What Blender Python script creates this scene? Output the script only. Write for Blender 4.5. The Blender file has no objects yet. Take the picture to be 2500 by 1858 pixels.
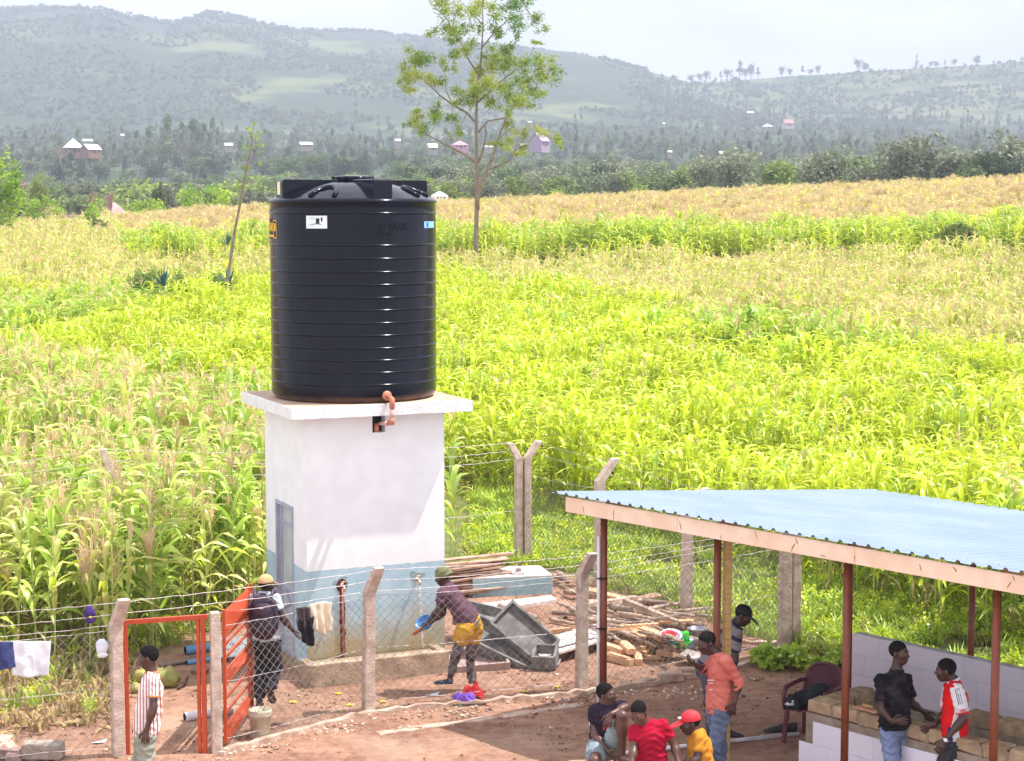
import bpy, bmesh, math, random
import numpy as np
from mathutils import Vector, Matrix, noise
random.seed(7); rng=np.random.default_rng(7)
S=bpy.context.scene
COL=S.collection
# ------------------------------------------------------------------ camera
HAZE_D=0.00036
CAMH=6.2; F=4500.0; CXP=1250.0; CYP=929.0
PITCH=math.atan((929-500)/F)
cd=bpy.data.cameras.new('camera'); cam=bpy.data.objects.new('camera',cd); COL.objects.link(cam)
cd.sensor_width=36; cd.lens=36*F/2500; cd.clip_start=.5; cd.clip_end=20000
cam.location=(0,0,CAMH); cam.rotation_euler=(math.pi/2-PITCH,0,0)
S.camera=cam
# ------------------------------------------------------------------ world: bright hazy sky
SUNV=Vector((.48,.04,1)).normalized()
SUN_EL=math.asin(SUNV.z); SUN_AZ=math.atan2(SUNV.x,SUNV.y)
W=bpy.data.worlds.new('World'); S.world=W; W.use_nodes=True
nt=W.node_tree; nt.nodes.clear()
out=nt.nodes.new('ShaderNodeOutputWorld'); bg=nt.nodes.new('ShaderNodeBackground')
sky=nt.nodes.new('ShaderNodeTexSky'); sky.sky_type='NISHITA'; sky.sun_disc=False
sky.sun_elevation=SUN_EL; sky.sun_rotation=SUN_AZ; sky.altitude=1200; sky.dust_density=2.0
tc=nt.nodes.new('ShaderNodeTexCoord')
mp=nt.nodes.new('ShaderNodeMapping'); mp.inputs['Scale'].default_value=(1,1,2.6)
nz=nt.nodes.new('ShaderNodeTexNoise'); nz.inputs['Scale'].default_value=5.0; nz.inputs['Detail'].default_value=6; nz.inputs['Roughness'].default_value=.55
cr=nt.nodes.new('ShaderNodeValToRGB'); cr.color_ramp.elements[0].position=.42; cr.color_ramp.elements[0].color=(4.4,4.35,4.7,1)
cr.color_ramp.elements[1].position=.58; cr.color_ramp.elements[1].color=(5.7,5.65,5.95,1)
mx=nt.nodes.new('ShaderNodeMixRGB'); mx.inputs[0].default_value=.86
L=nt.links.new
L(tc.outputs['Generated'],mp.inputs[0]); L(mp.outputs[0],nz.inputs['Vector']); L(nz.outputs['Fac'],cr.inputs[0])
L(sky.outputs[0],mx.inputs[1]); L(cr.outputs[0],mx.inputs[2]); L(mx.outputs[0],bg.inputs[0]); L(bg.outputs[0],out.inputs[0])
bg.inputs[1].default_value=.13
# ------------------------------------------------------------------ sun
sd=bpy.data.lights.new('sun','SUN'); sun=bpy.data.objects.new('sun',sd); COL.objects.link(sun)
sd.energy=2.85; sd.angle=math.radians(.6); sd.color=(1,.965,.91)
sun.rotation_euler=SUNV.to_track_quat('Z','Y').to_euler()
S.view_settings.view_transform='Standard'; S.view_settings.look='None'
S.view_settings.exposure=1.34; S.view_settings.gamma=1; S.view_settings.use_curve_mapping=False
# ------------------------------------------------------------------ photo geometry helpers (pixel of the 2500x1858 photograph -> world point)
def ray(x,y):
    a=(x-CXP)/F; b=(y-CYP)/F
    return (a, math.cos(PITCH)-b*math.sin(PITCH), -math.sin(PITCH)-b*math.cos(PITCH))
def G(x,y,z=0.0):
    r=ray(x,y); t=(z-CAMH)/r[2]; return Vector((r[0]*t,r[1]*t,z))
def at(x,y,Y):
    r=ray(x,y); t=Y/r[1]; return Vector((r[0]*t,Y,CAMH+r[2]*t))
def depth_for(x,y,z):
    return G(x,y,z).y
K=1.12461   # factor from the 2223-wide view
def GK(x,y,z=0.0): return G(x*K,y*K,z)
# ------------------------------------------------------------------ materials
MATS={}
def srgb(r,g,b):
    f=lambda c:(c/255/12.92 if c/255<=.04045 else ((c/255+.055)/1.055)**2.4)
    return (f(r),f(g),f(b))
def mat(name,c,rough=.75,var=.15,scale=6.0,bump=.0,bscale=40.0,c2=None,spec=.35,metal=0.0,detail=4,lo=.35,hi=.65,coord='Object',stretch=None,rand=0.0,transl=0.0):
    """principled with noise-mixed colour, optional bump and per-object random brightness"""
    if name in MATS: return MATS[name]
    m=bpy.data.materials.new(name); m.use_nodes=True; MATS[name]=m
    n=m.node_tree; b=n.nodes['Principled BSDF']; l=n.links.new
    if c2 is None: c2=tuple(max(0,v*(1-var)) for v in c); c=tuple(v*(1+var*.6) for v in c)
    t=n.nodes.new('ShaderNodeTexCoord'); mp=n.nodes.new('ShaderNodeMapping')
    if stretch: mp.inputs['Scale'].default_value=stretch
    l(t.outputs[coord],mp.inputs[0])
    z=n.nodes.new('ShaderNodeTexNoise'); z.inputs['Scale'].default_value=scale; z.inputs['Detail'].default_value=detail
    l(mp.outputs[0],z.inputs['Vector'])
    r=n.nodes.new('ShaderNodeValToRGB'); r.color_ramp.elements[0].position=lo; r.color_ramp.elements[1].position=hi
    r.color_ramp.elements[0].color=(*c2,1); r.color_ramp.elements[1].color=(*c,1)
    l(z.outputs['Fac'],r.inputs[0]); col=r.outputs[0]
    if rand:
        oi=n.nodes.new('ShaderNodeObjectInfo'); mr=n.nodes.new('ShaderNodeMapRange')
        mr.inputs['To Min'].default_value=1-rand; mr.inputs['To Max'].default_value=1+rand
        hs=n.nodes.new('ShaderNodeHueSaturation'); l(oi.outputs['Random'],mr.inputs['Value']); l(mr.outputs[0],hs.inputs['Value']); l(col,hs.inputs['Color']); col=hs.outputs[0]
    l(col,b.inputs['Base Color']); b.inputs['Roughness'].default_value=rough; b.inputs['Specular IOR Level'].default_value=spec; b.inputs['Metallic'].default_value=metal
    if bump:
        z2=n.nodes.new('ShaderNodeTexNoise'); z2.inputs['Scale'].default_value=bscale; z2.inputs['Detail'].default_value=5
        l(mp.outputs[0],z2.inputs['Vector'])
        bp=n.nodes.new('ShaderNodeBump'); bp.inputs['Strength'].default_value=bump; bp.inputs['Distance'].default_value=.02
        l(z2.outputs['Fac'],bp.inputs['Height']); l(bp.outputs[0],b.inputs['Normal'])
    if transl:
        o=n.nodes['Material Output']; tr=n.nodes.new('ShaderNodeBsdfTranslucent'); ms=n.nodes.new('ShaderNodeMixShader'); ms.inputs[0].default_value=transl
        l(col,tr.inputs[0]); l(b.outputs[0],ms.inputs[1]); l(tr.outputs[0],ms.inputs[2]); l(ms.outputs[0],o.inputs[0])
    return m
# ------------------------------------------------------------------ mesh builder
class MB:
    def __init__(s): s.v=[]; s.f=[]; s.mi=[]
    def add(s,vs,fs,mi=0):
        o=len(s.v); s.v+= [tuple(v) for v in vs]; s.f+=[tuple(i+o for i in f) for f in fs]; s.mi+=[mi]*len(fs)
    def box(s,c,d,R=None,mi=0,jit=0):
        hx,hy,hz=d[0]/2,d[1]/2,d[2]/2; vs=[]
        for x in(-1,1):
            for y in(-1,1):
                for z in(-1,1):
                    p=Vector((x*hx,y*hy,z*hz))
                    if jit: p+=Vector((random.uniform(-jit,jit),random.uniform(-jit,jit),random.uniform(-jit,jit)))
                    if R is not None: p=R@p
                    vs.append(p+Vector(c))
        s.add(vs,[(0,1,3,2),(4,6,7,5),(0,4,5,1),(2,3,7,6),(0,2,6,4),(1,5,7,3)],mi)
    def beam(s,a,b,w,h,up=Vector((0,0,1)),mi=0,jit=0):
        a=Vector(a);b=Vector(b);x=(b-a);L_=x.length;x.normalize()
        up=Vector(up)
        if abs(x.dot(up))>.99: up=Vector((1,0,0))
        y=up.cross(x).normalized(); z=x.cross(y)
        R=Matrix((x,y,z)).transposed()
        s.box((a+b)/2,(L_,w,h),R,mi,jit)
    def tube(s,pts,rad,n=8,mi=0,cap=True):
        pts=[Vector(p) for p in pts]
        if not hasattr(rad,'__len__'): rad=[rad]*len(pts)
        vs=[];fs=[];ref=None
        for i,p in enumerate(pts):
            t=(pts[min(i+1,len(pts)-1)]-pts[max(i-1,0)])
            t=t.normalized() if t.length>1e-9 else Vector((0,0,1))
            if ref is None: ref=Vector((0,0,1)) if abs(t.z)<.9 else Vector((1,0,0))
            x=(ref-t*ref.dot(t)).normalized(); ref=x; y=t.cross(x)
            for k in range(n):
                a=2*math.pi*k/n; vs.append(p+(x*math.cos(a)+y*math.sin(a))*rad[i])
        for i in range(len(pts)-1):
            for k in range(n):
                a=i*n+k;b=i*n+(k+1)%n; fs.append((a,b,b+n,a+n))
        if cap: fs.append(tuple(range(n-1,-1,-1))); fs.append(tuple(range((len(pts)-1)*n,len(pts)*n)))
        s.add(vs,fs,mi)
    def lathe(s,prof,n=48,c=(0,0,0),mi=0,R=None):
        vs=[];fs=[]
        for r,z in prof:
            for k in range(n):
                a=2*math.pi*k/n; p=Vector((r*math.cos(a),r*math.sin(a),z))
                if R is not None: p=R@p
                vs.append(p+Vector(c))
        for i in range(len(prof)-1):
            for k in range(n):
                a=i*n+k;b=i*n+(k+1)%n; fs.append((a,b,b+n,a+n))
        if prof[0][0]>1e-6: fs.append(tuple(range(n-1,-1,-1)))
        if prof[-1][0]>1e-6: fs.append(tuple(range((len(prof)-1)*n,len(prof)*n)))
        s.add(vs,fs,mi)
    def ell(s,c,r,n=10,m=7,R=None,mi=0,noise_=0):
        vs=[];fs=[]
        for i in range(m+1):
            ph=math.pi*i/m
            for k in range(n):
                a=2*math.pi*k/n
                p=Vector((math.sin(ph)*math.cos(a),math.sin(ph)*math.sin(a),math.cos(ph)))
                if noise_: p*=1+noise_*noise.noise(p*2.1+Vector(c)*3)
                p=Vector((p.x*r[0],p.y*r[1],p.z*r[2]))
                if R is not None: p=R@p
                vs.append(p+Vector(c))
        for i in range(m):
            for k in range(n):
                a=i*n+k;b=i*n+(k+1)%n; fs.append((a,a+n,b+n,b))
        s.add(vs,fs,mi)
    def prism(s,pts,ext,mi=0):
        """closed polygon pts (3d), extruded by vector ext"""
        n=len(pts); e=Vector(ext); vs=[Vector(p) for p in pts]+[Vector(p)+e for p in pts]
        s.add(vs,[tuple(range(n-1,-1,-1)),tuple(range(n,2*n))]+[(i,(i+1)%n,(i+1)%n+n,i+n) for i in range(n)],mi)
    def mesh(s,name,mats,loc=(0,0,0),smooth=False):
        me=bpy.data.meshes.new(name); l=Vector(loc)
        me.from_pydata([Vector(v)-l for v in s.v],[],s.f)
        for m in (mats if isinstance(mats,(list,tuple)) else [mats]): me.materials.append(m)
        if any(s.mi): me.polygons.foreach_set('material_index',s.mi)
        if smooth: me.polygons.foreach_set('use_smooth',[True]*len(s.f))
        me.update(); return me
def thing(name,label,cat,loc=(0,0,0),group=None):
    o=bpy.data.objects.new(name,None); COL.objects.link(o); o.location=loc; o.empty_display_size=.1
    o['label']=label; o['category']=cat
    if group: o['group']=group
    return o
def part(par,name,mb,mats,smooth=False,label=None,kind=None,root=None):
    """mesh child; vertices are given in world coordinates"""
    if root is None:
        root=par
        while root.parent: root=root.parent
    me=mb.mesh(name,mats,root.location,smooth) if isinstance(mb,MB) else mb
    o=bpy.data.objects.new(name,me); COL.objects.link(o); o.parent=par
    if label: o['label']=label
    if kind: o['kind']=kind
    return o
def solo(name,mb,mats,label=None,cat=None,group=None,smooth=False,kind=None,loc=(0,0,0)):
    me=mb.mesh(name,mats,loc,smooth) if isinstance(mb,MB) else mb
    o=bpy.data.objects.new(name,me); COL.objects.link(o); o.location=loc
    if label: o['label']=label
    if cat: o['category']=cat
    if group: o['group']=group
    if kind: o['kind']=kind
    return o
def bevel(o,w=.006,seg=1):
    m=o.modifiers.new('bevel','BEVEL'); m.width=w; m.segments=seg; m.limit_method='ANGLE'; m.angle_limit=.6
    return o
def scatter(name,pts,rot,scl,idx,col,label=None,kind='stuff',tilt=None,cat=None):
    me=bpy.data.meshes.new(name); me.from_pydata([tuple(p) for p in pts],[],[])
    a=me.attributes.new('rot','FLOAT_VECTOR','POINT')
    r=np.zeros((len(pts),3),np.float32); r[:,2]=rot
    if tilt is not None: r[:,0]=tilt[0]; r[:,1]=tilt[1]
    a.data.foreach_set('vector',r.ravel())
    a=me.attributes.new('scl','FLOAT','POINT'); a.data.foreach_set('value',np.asarray(scl,np.float32))
    a=me.attributes.new('idx','INT','POINT'); a.data.foreach_set('value',np.asarray(idx,np.int32))
    o=bpy.data.objects.new(name,me); COL.objects.link(o)
    if kind: o['kind']=kind
    if label: o['label']=label
    if cat: o['category']=cat
    ng=bpy.data.node_groups.new(name,'GeometryNodeTree')
    ng.interface.new_socket('Geometry',in_out='INPUT',socket_type='NodeSocketGeometry'); ng.interface.new_socket('Geometry',in_out='OUTPUT',socket_type='NodeSocketGeometry')
    N=ng.nodes; gi=N.new('NodeGroupInput'); go=N.new('NodeGroupOutput'); ip=N.new('GeometryNodeInstanceOnPoints'); ci=N.new('GeometryNodeCollectionInfo')
    ci.inputs['Collection'].default_value=col; ci.inputs['Separate Children'].default_value=True; ci.inputs['Reset Children'].default_value=True
    def na(n,t):
        x=N.new('GeometryNodeInputNamedAttribute'); x.data_type=t; x.inputs['Name'].default_value=n; return x.outputs['Attribute']
    l=ng.links.new
    l(gi.outputs[0],ip.inputs['Points']); l(ci.outputs[0],ip.inputs['Instance']); ip.inputs['Pick Instance'].default_value=True
    l(na('idx','INT'),ip.inputs['Instance Index']); l(na('rot','FLOAT_VECTOR'),ip.inputs['Rotation']); l(na('scl','FLOAT'),ip.inputs['Scale'])
    l(ip.outputs[0],go.inputs[0])
    md=o.modifiers.new('scatter','NODES'); md.node_group=ng
    return o
def srccol(name,meshes):
    c=bpy.data.collections.new(name)
    for i,me in enumerate(meshes):
        o=bpy.data.objects.new('%s_%02d'%(name,i),me); c.objects.link(o)
    return c
# ================================================================== TERRAIN
def ridge(xs,ys):
    return lambda x: float(np.interp(x,xs,ys))
BK=[-900,0,270,600,1100,1700,2223,3100]            # bearings (2223-wide view columns)
YK=[0,34,60,80,96,140,190,240,300,500,800,1200,2000,2500]
ZT=np.array([
 [0,0,.7,1.6,2.4,3.4,2.8,2.6,4.5,8.0,18,38,85,120],
 [0,0,.7,1.6,2.4,3.2,2.6,2.6,4.5,8.0,18,38,85,120],
 [0,0,.7,1.6,2.6,3.9,3.4,2.8,4.6,8.5,18,38,85,120],
 [0,0,.8,1.6,2.9,4.3,4.0,3.0,4.6,8.5,18,38,85,120],
 [0,0,.8,1.6,3.0,4.6,5.1,3.2,4.5,9.0,18,38,85,120],
 [0,0,.9,1.8,3.3,5.2,6.4,5.0,5.5,10,18,38,75,90],
 [0,0,1.,2.1,3.7,5.9,7.3,6.0,6.0,10,18,38,75,90],
 [0,0,1.,2.3,3.9,6.3,7.9,6.5,6.0,10,18,38,75,90]],float)
ridge_far=ridge([-900,-300,0,60,150,200,250,290,340,385,430,460,520,580,640,720,800,900,1000,1100,1200,1280,1340,1400,1450,1550,1700,2223,3100],
                [120,70,50,48,48,47,52,62,72,77,66,54,62,78,88,94,94,106,117,128,142,150,167,182,200,225,240,250,260])
def bearing_px(X,Y): return 1111.5+4001*X/max(Y,1)
def zterr(X,Y):
    px=min(max(bearing_px(X,Y),-900),3100)
    b=int(np.searchsorted(BK,px))-1; b=min(max(b,0),len(BK)-2); t=(px-BK[b])/(BK[b+1]-BK[b])
    yy=min(Y,2500); k=min(max(int(np.searchsorted(YK,yy))-1,0),len(YK)-2); s=(yy-YK[k])/(YK[k+1]-YK[k]); s=min(max(s,0),1)
    z=(ZT[b,k]*(1-t)+ZT[b+1,k]*t)*(1-s)+(ZT[b,k+1]*(1-t)+ZT[b+1,k+1]*t)*s
    if Y>1500:
        zr=CAMH+(444.6-ridge_far(px))*3500/4001
        if Y<=3500:
            q=(Y-1500)/2000; q=q*q*(3-2*q)
            z=z*(1-q)+zr*q
            z+=q*(1-q)*4*(22*noise.noise(Vector((X/420,Y/420,3)))+9*noise.noise(Vector((X/130,Y/130,9))))
            z+=3.5*q*noise.noise(Vector((X/45,Y/45,2)))
        else: z=zr-(Y-3500)*.18
    elif Y>240: z+=min(1,(Y-240)/300)*(3*noise.noise(Vector((X/90,Y/90,1))))
    return z
def in_yard(X,Y): return Y<34 and -9<X<9
def build_ground():
    us=np.linspace(-.8,.8,300); ys=list(np.arange(9,40,.15))
    while ys[-1]<5000: ys.append(ys[-1]*1.03)
    vs=[];g=[]
    for Y in ys:
        for u in us:
            X=u*(Y+10); z=zterr(X,Y)
            if Y<40:
                p=Vector((X,Y,0)); z+=.022*noise.noise(p*1.3)+.012*noise.noise(p*5)
            vs.append((X,Y,z)); g.append(grassiness(X,Y))
    nu=len(us); fs=[(i*nu+j,i*nu+j+1,(i+1)*nu+j+1,(i+1)*nu+j) for i in range(len(ys)-1) for j in range(nu-1)]
    me=bpy.data.meshes.new('ground'); me.from_pydata(vs,[],fs)
    a=me.attributes.new('grass','FLOAT','POINT'); a.data.foreach_set('value',np.array(g,np.float32))
    me.polygons.foreach_set('use_smooth',[True]*len(fs))
    return me
# fence corner points on the ground (X,Y)
FA=Vector((-4.35,19.35)); FB=Vector((-3.36,20.49)); FC=Vector((-1.77,22.16)); FD=Vector((.89,23.13)); FE=Vector((3.82,25.39))
FF=Vector((2.62,27.21)); FH=Vector((1.38,29.74)); FG=Vector((.17,31.49))
def side(p,a,b): return (b[0]-a[0])*(p[1]-a[1])-(b[1]-a[1])*(p[0]-a[0])
# edge lines of the maize on the ground, as pixel columns/rows of the 2223-wide view
EDGE=[GK(*p) for p in [(-700,1520),(0,1495),(230,1480),(290,1440),(450,1390),(570,1330),(640,1230),(900,1130),(985,1075),(1120,1095),(1250,1150),(1500,1200),(1700,1255),(1860,1325),(2223,1415),(2900,1590)]]
EX=[1111.5+4001*p.x/p.y for p in EDGE]; EY=[p.y for p in EDGE]
def edge_y(X,Y): return float(np.interp(bearing_px(X,Y),EX,EY))
def grassiness(X,Y):
    e=edge_y(X,Y); px=bearing_px(X,Y)
    if Y>400: return 1.0
    if Y>e: return .75 if X>-.8 else .25
    # right of fence line D-E-G is grass
    p=(X,Y)
    g=0
    s1=side(p,(FE.x,FE.y),(FG.x,FG.y))   # beyond line E->G
    if s1<0: g=min(1,-s1*.5)
    if X>3.6 and Y>25.2: g=max(g,min(1,(Y-25.2-(X-3.6)*.0)*.6))
    if Y>30.5 and X>-2: g=max(g,min(1,(Y-30.5)*.8))
    return max(0,min(1,g+.35*noise.noise(Vector((X*.9,Y*.9,5))) if g>0 else g))
def ground_material():
    m=bpy.data.materials.new('ground_soil'); m.use_nodes=True; n=m.node_tree; b=n.nodes['Principled BSDF']; l=n.links.new
    t=n.nodes.new('ShaderNodeTexCoord')
    def nz(s,d=5,r=.6):
        z=n.nodes.new('ShaderNodeTexNoise'); z.inputs['Scale'].default_value=s; z.inputs['Detail'].default_value=d; z.inputs['Roughness'].default_value=r; l(t.outputs['Object'],z.inputs['Vector']); return z.outputs['Fac']
    def ramp(f,a,ca,bb,cb):
        r=n.nodes.new('ShaderNodeValToRGB'); e=r.color_ramp.elements; e[0].position=a; e[0].color=(*ca,1); e[1].position=bb; e[1].color=(*cb,1); l(f,r.inputs[0]); return r.outputs[0]
    def mix(f,a,c):
        x=n.nodes.new('ShaderNodeMixRGB'); l(f,x.inputs[0]) if not isinstance(f,float) else setattr(x.inputs[0],'default_value',f); l(a,x.inputs[1]); l(c,x.inputs[2]); return x.outputs[0]
    dirt=ramp(nz(1.1,6),.38,(.19,.085,.055),.62,(.42,.235,.155))
    dark=ramp(nz(6,7,.75),.32,(.12,.055,.038),.62,(.48,.30,.21))
    d=mix(.5,dirt,dark)
    pale=ramp(nz(.45,3),.55,(0,0,0),.72,(.55,.55,.55))
    pc=ramp(nz(9,4),.3,(.40,.27,.19),.8,(.58,.45,.36))
    d=mix(pale,d,pc)
    field=ramp(nz(.02,5),.35,(.045,.10,.03),.65,(.13,.19,.05))
    near=ramp(nz(2.5,5),.3,(.085,.12,.03),.7,(.22,.22,.085))
    cd_=n.nodes.new('ShaderNodeSeparateXYZ'); l(t.outputs['Object'],cd_.inputs[0])
    far=n.nodes.new('ShaderNodeMapRange'); far.inputs['From Min'].default_value=100; far.inputs['From Max'].default_value=260; l(cd_.outputs[1],far.inputs['Value'])
    scrub=ramp(nz(.055,6,.75),.36,(.030,.050,.030),.66,(.075,.105,.05))
    clear=ramp(nz(.006,4,.6),.54,(0,0,0),.66,(.6,.6,.6))
    cc=ramp(nz(.03,3),.3,(.17,.23,.07),.7,(.28,.27,.12))
    farc=mix(clear,scrub,cc)
    gr=mix(far.outputs[0],near,farc)
    at_=n.nodes.new('ShaderNodeAttribute'); at_.attribute_name='grass'
    l(mix(at_.outputs['Fac'],d,gr),b.inputs['Base Color'])
    b.inputs['Roughness'].default_value=.95; b.inputs['Specular IOR Level'].default_value=.1
    bp=n.nodes.new('ShaderNodeBump'); bp.inputs['Strength'].default_value=.55; bp.inputs['Distance'].default_value=.06; l(nz(9,8,.75),bp.inputs['Height']); l(bp.outputs[0],b.inputs['Normal'])
    return m
M_GROUND=ground_material()
gm=build_ground(); gm.materials.append(M_GROUND)
solo('ground',gm,None,kind='structure',label='reddish brown trodden yard running into grass and rising farmland')
# ------- right-hand hill in front of the far ridge
ridge_r=ridge([900,1150,1300,1370,1450,1530,1600,1700,1800,1900,2000,2100,2223,3100],[330,270,215,192,182,182,174,166,161,157,150,142,132,110])
def zhill(X,Y):
    px=min(max(bearing_px(X,Y),900),3100)
    zr=CAMH+(444.6-ridge_r(px))*2600/4001
    q=min(max((Y-1500)/1100,0),1); q=q*(.35+.65*q) if q<1 else 1
    z0=zterr(X,1500)-14 if Y>=1500 else zterr(X,Y)-14
    if Y<=2600: z=z0*(1-q)+zr*q
    else: z=zr-(Y-2600)*.25
    fade=min(1,max(0,(px-900)/500))
    z+=min(1,q*3)*(10*noise.noise(Vector((X/260,Y/260,7)))+3*noise.noise(Vector((X/70,Y/70,4)))*(1 if Y<2500 else .5))
    return z-(1-fade)*30
def build_hill():
    vs=[]; us=np.linspace(-.06,.75,200); ys=np.linspace(1450,3000,110)
    for Y in ys:
        for u in us: vs.append((u*Y,Y,zhill(u*Y,Y)))
    nu=len(us); fs=[(i*nu+j,i*nu+j+1,(i+1)*nu+j+1,(i+1)*nu+j) for i in range(len(ys)-1) for j in range(nu-1)]
    me=bpy.data.meshes.new('hillside'); me.from_pydata(vs,[],fs); a=me.attributes.new('grass','FLOAT','POINT'); a.data.foreach_set('value',np.ones(len(vs),np.float32))
    me.polygons.foreach_set('use_smooth',[True]*len(fs)); return me
hm=build_hill()
mh=mat('hill_scrub_soil',(.19,.20,.10),.95,c2=(.05,.085,.04),scale=.02,detail=7,lo=.38,hi=.66,spec=.1)
hm.materials.append(mh); solo('hill',hm,None,kind='structure',label='pale scrubby hill on the right with a tree lined crest')
# ================================================================== HAZE
hz=MB(); hz.box((0,2560,210),(9000,5300,440))
hb=solo('haze',hz,bpy.data.materials.new('haze_air'),kind='stuff',label='pale blue haze lying over the valley and hills')
m=hb.data.materials[0]; m.use_nodes=True; n=m.node_tree; n.nodes.clear(); o=n.nodes.new('ShaderNodeOutputMaterial'); pv=n.nodes.new('ShaderNodeVolumePrincipled')
pv.inputs['Color'].default_value=(.66,.735,.88,1); pv.inputs['Density'].default_value=HAZE_D; pv.inputs['Anisotropy'].default_value=.0
n.links.new(pv.outputs[0],o.inputs['Volume'])
# ================================================================== PLANT MESHES
def leafcol(name,c,c2,tr=.35,rand=.25,rough=.34,spec=.65):
    return mat(name,c,rough,c2=c2,scale=3,spec=spec,rand=rand,transl=tr)
M_LEAFY=leafcol('maize_leaf_bright',(.76,.79,.06),(.48,.62,.035))
M_LEAFD=leafcol('maize_leaf_deep',(.64,.73,.15),(.34,.54,.07))
M_LEAFP=leafcol('maize_leaf_pale',(.76,.74,.28),(.54,.60,.12))
M_TASS=mat('maize_tassel',(.88,.71,.48),.8,c2=(.74,.56,.36),rand=.2,transl=.3)
M_STALK=mat('maize_stalk',(.45,.50,.14),.7,c2=(.30,.33,.09),rand=.2)
M_DRY=mat('dry_leaf',(.55,.42,.2),.85,c2=(.36,.25,.1),rand=.2,transl=.2)
def leaf_mesh(name,L_,w,rise,droop,m,twist=.0,seg=6):
    """one arching strap leaf starting at the origin and reaching along +x"""
    vs=[];fs=[]
    for i in range(seg+1):
        t=i/seg; x=L_*(t*.95-.12*t**3*droop); z=rise*math.sin(min(1,t*1.35)*math.pi*.62)-droop*L_*.75*max(0,t-.35)**2
        ww=w*(.45+1.5*t if t<.37 else 1.0*(1-((t-.37)/.63)**1.7)); ww=max(ww,.002)
        a=twist*t
        for s,dz in((-1,.012),(0,-.006),(1,.012)):
            y=s*ww/2; vs.append((x,y*math.cos(a)-dz*math.sin(a),z+dz*(w/.09)+y*math.sin(a)+.012*s*math.sin(t*11)))
    for i in range(seg):
        for s in(0,1): a=i*3+s; fs.append((a,a+1,a+4,a+3))
    me=bpy.data.meshes.new(name); me.from_pydata(vs,[],fs); me.materials.append(m); me.polygons.foreach_set('use_smooth',[True]*len(fs)); return me
def stalk_mesh(h,m):
    b=MB(); b.tube([(0,0,0),(.01,0,h*.5),(0,.01,h)],[.017,.014,.007],5); return b.mesh('stalk',m)
def tassel_mesh(h,m,seed=0,n=9,sp=.16):
    r=random.Random(seed); vs=[];fs=[]
    for k in range(n):
        a=r.uniform(0,6.28); s=sp*r.uniform(.3,1.0) if k else 0; L_=h*r.uniform(.7,1) if k else h*1.15
        base=Vector((0,0,r.uniform(0,.10) if k else 0)); d=Vector((math.cos(a),math.sin(a),0)); pr=Vector((-d.y,d.x,0))*.006
        p0=base; p1=base+d*s*.55+Vector((0,0,L_*.62)); p2=base+d*s+Vector((0,0,L_*(.95-.5*(s/sp)**2)))
        o=len(vs)
        for p,w in((p0,.8),(p1,1.2),(p2,.5)): vs+= [p-pr*w,p+pr*w]
        fs+=[(o,o+1,o+3,o+2),(o+2,o+3,o+5,o+4)]
        q=Vector((0,0,.007)); o=len(vs)
        for p,w in((p0,.8),(p1,1.2),(p2,.5)): vs+= [p-q*w+d*.004,p+q*w]
        fs+=[(o,o+1,o+3,o+2),(o+2,o+3,o+5,o+4)]
    me=bpy.data.meshes.new('tassel'); me.from_pydata([tuple(v) for v in vs],[],fs); me.materials.append(m); return me
def maize_recipe(seed,h,nl,m_leaf,tass,leaves):
    """list of (part name, mesh, matrix)"""
    r=random.Random(seed); L_=[]; a0=r.uniform(0,6.28)
    L_.append(('stalk',stalk_mesh(h,M_STALK),Matrix()))
    for i in range(nl):
        t=(i+.6)/nl; z=h*(.12+.86*t); a=a0+i*math.pi+r.uniform(-.5,.5)
        s=(.75+.5*math.sin(t*math.pi*.9))*r.uniform(.8,1.15); 
        tilt=-(.15+.55*t*r.uniform(.6,1.3))
        me=leaves[r.randrange(len(leaves))]
        if i<2 and r.random()<.6: me=DRYLEAF; tilt=.3
        L_.append(('leaf',me,Matrix.Translation((0,0,z))@Matrix.Rotation(a,4,'Z')@Matrix.Rotation(tilt,4,'Y')@Matrix.Scale(s,4)))
    if tass: L_.append(('tassel',TASS[r.randrange(len(TASS))],Matrix.Translation((0,0,h-.02))@Matrix.Rotation(r.uniform(0,6),4,'Z')))
    return L_
def leafset(m,k=1): return [leaf_mesh('leaf',.72,.085*k,.16,1.0,m,.3),leaf_mesh('leaf',.80,.095*k,.22,.8,m,-.5),leaf_mesh('leaf',.62,.08*k,.12,1.3,m,.6),leaf_mesh('leaf',.66,.09*k,.30,.4,m,-.2)]
LB=leafset(M_LEAFY); LD=leafset(M_LEAFD,1.3); LP=leafset(M_LEAFP); DRYLEAF=leaf_mesh('leaf',.6,.05,.02,1.2,M_DRY,.9)
TASS=[tassel_mesh(.36,M_TASS,s) for s in range(3)]
def join_recipe(name,rec,keep=None):
    vs=[];fs=[];mi=[];ms=[]
    for nme,me,mx_ in rec:
        if keep and random.random()>keep: continue
        m_=me.materials[0]
        if m_ not in ms: ms.append(m_)
        o=len(vs); vs+=[tuple(mx_@v.co) for v in me.vertices]
        for p in me.polygons: fs.append(tuple(i+o for i in p.vertices)); mi.append(ms.index(m_))
    me=bpy.data.meshes.new(name); me.from_pydata(vs,[],fs)
    for m_ in ms: me.materials.append(m_)
    me.polygons.foreach_set('material_index',mi); me.polygons.foreach_set('use_smooth',[True]*len(fs)); return me
R_B=[maize_recipe(10+i,1.85+.12*i,9,M_LEAFY,False,LB) for i in range(4)]
R_D=[maize_recipe(20+i,2.0+.1*i,11,M_LEAFD,i!=1,LD) for i in range(4)]
R_P=[maize_recipe(30+i,2.0+.1*i,9,M_LEAFP,True,LP+LB[:1]) for i in range(4)]
BIGT=[tassel_mesh(.62,M_TASS,40+s,16,.30) for s in range(2)]
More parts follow.
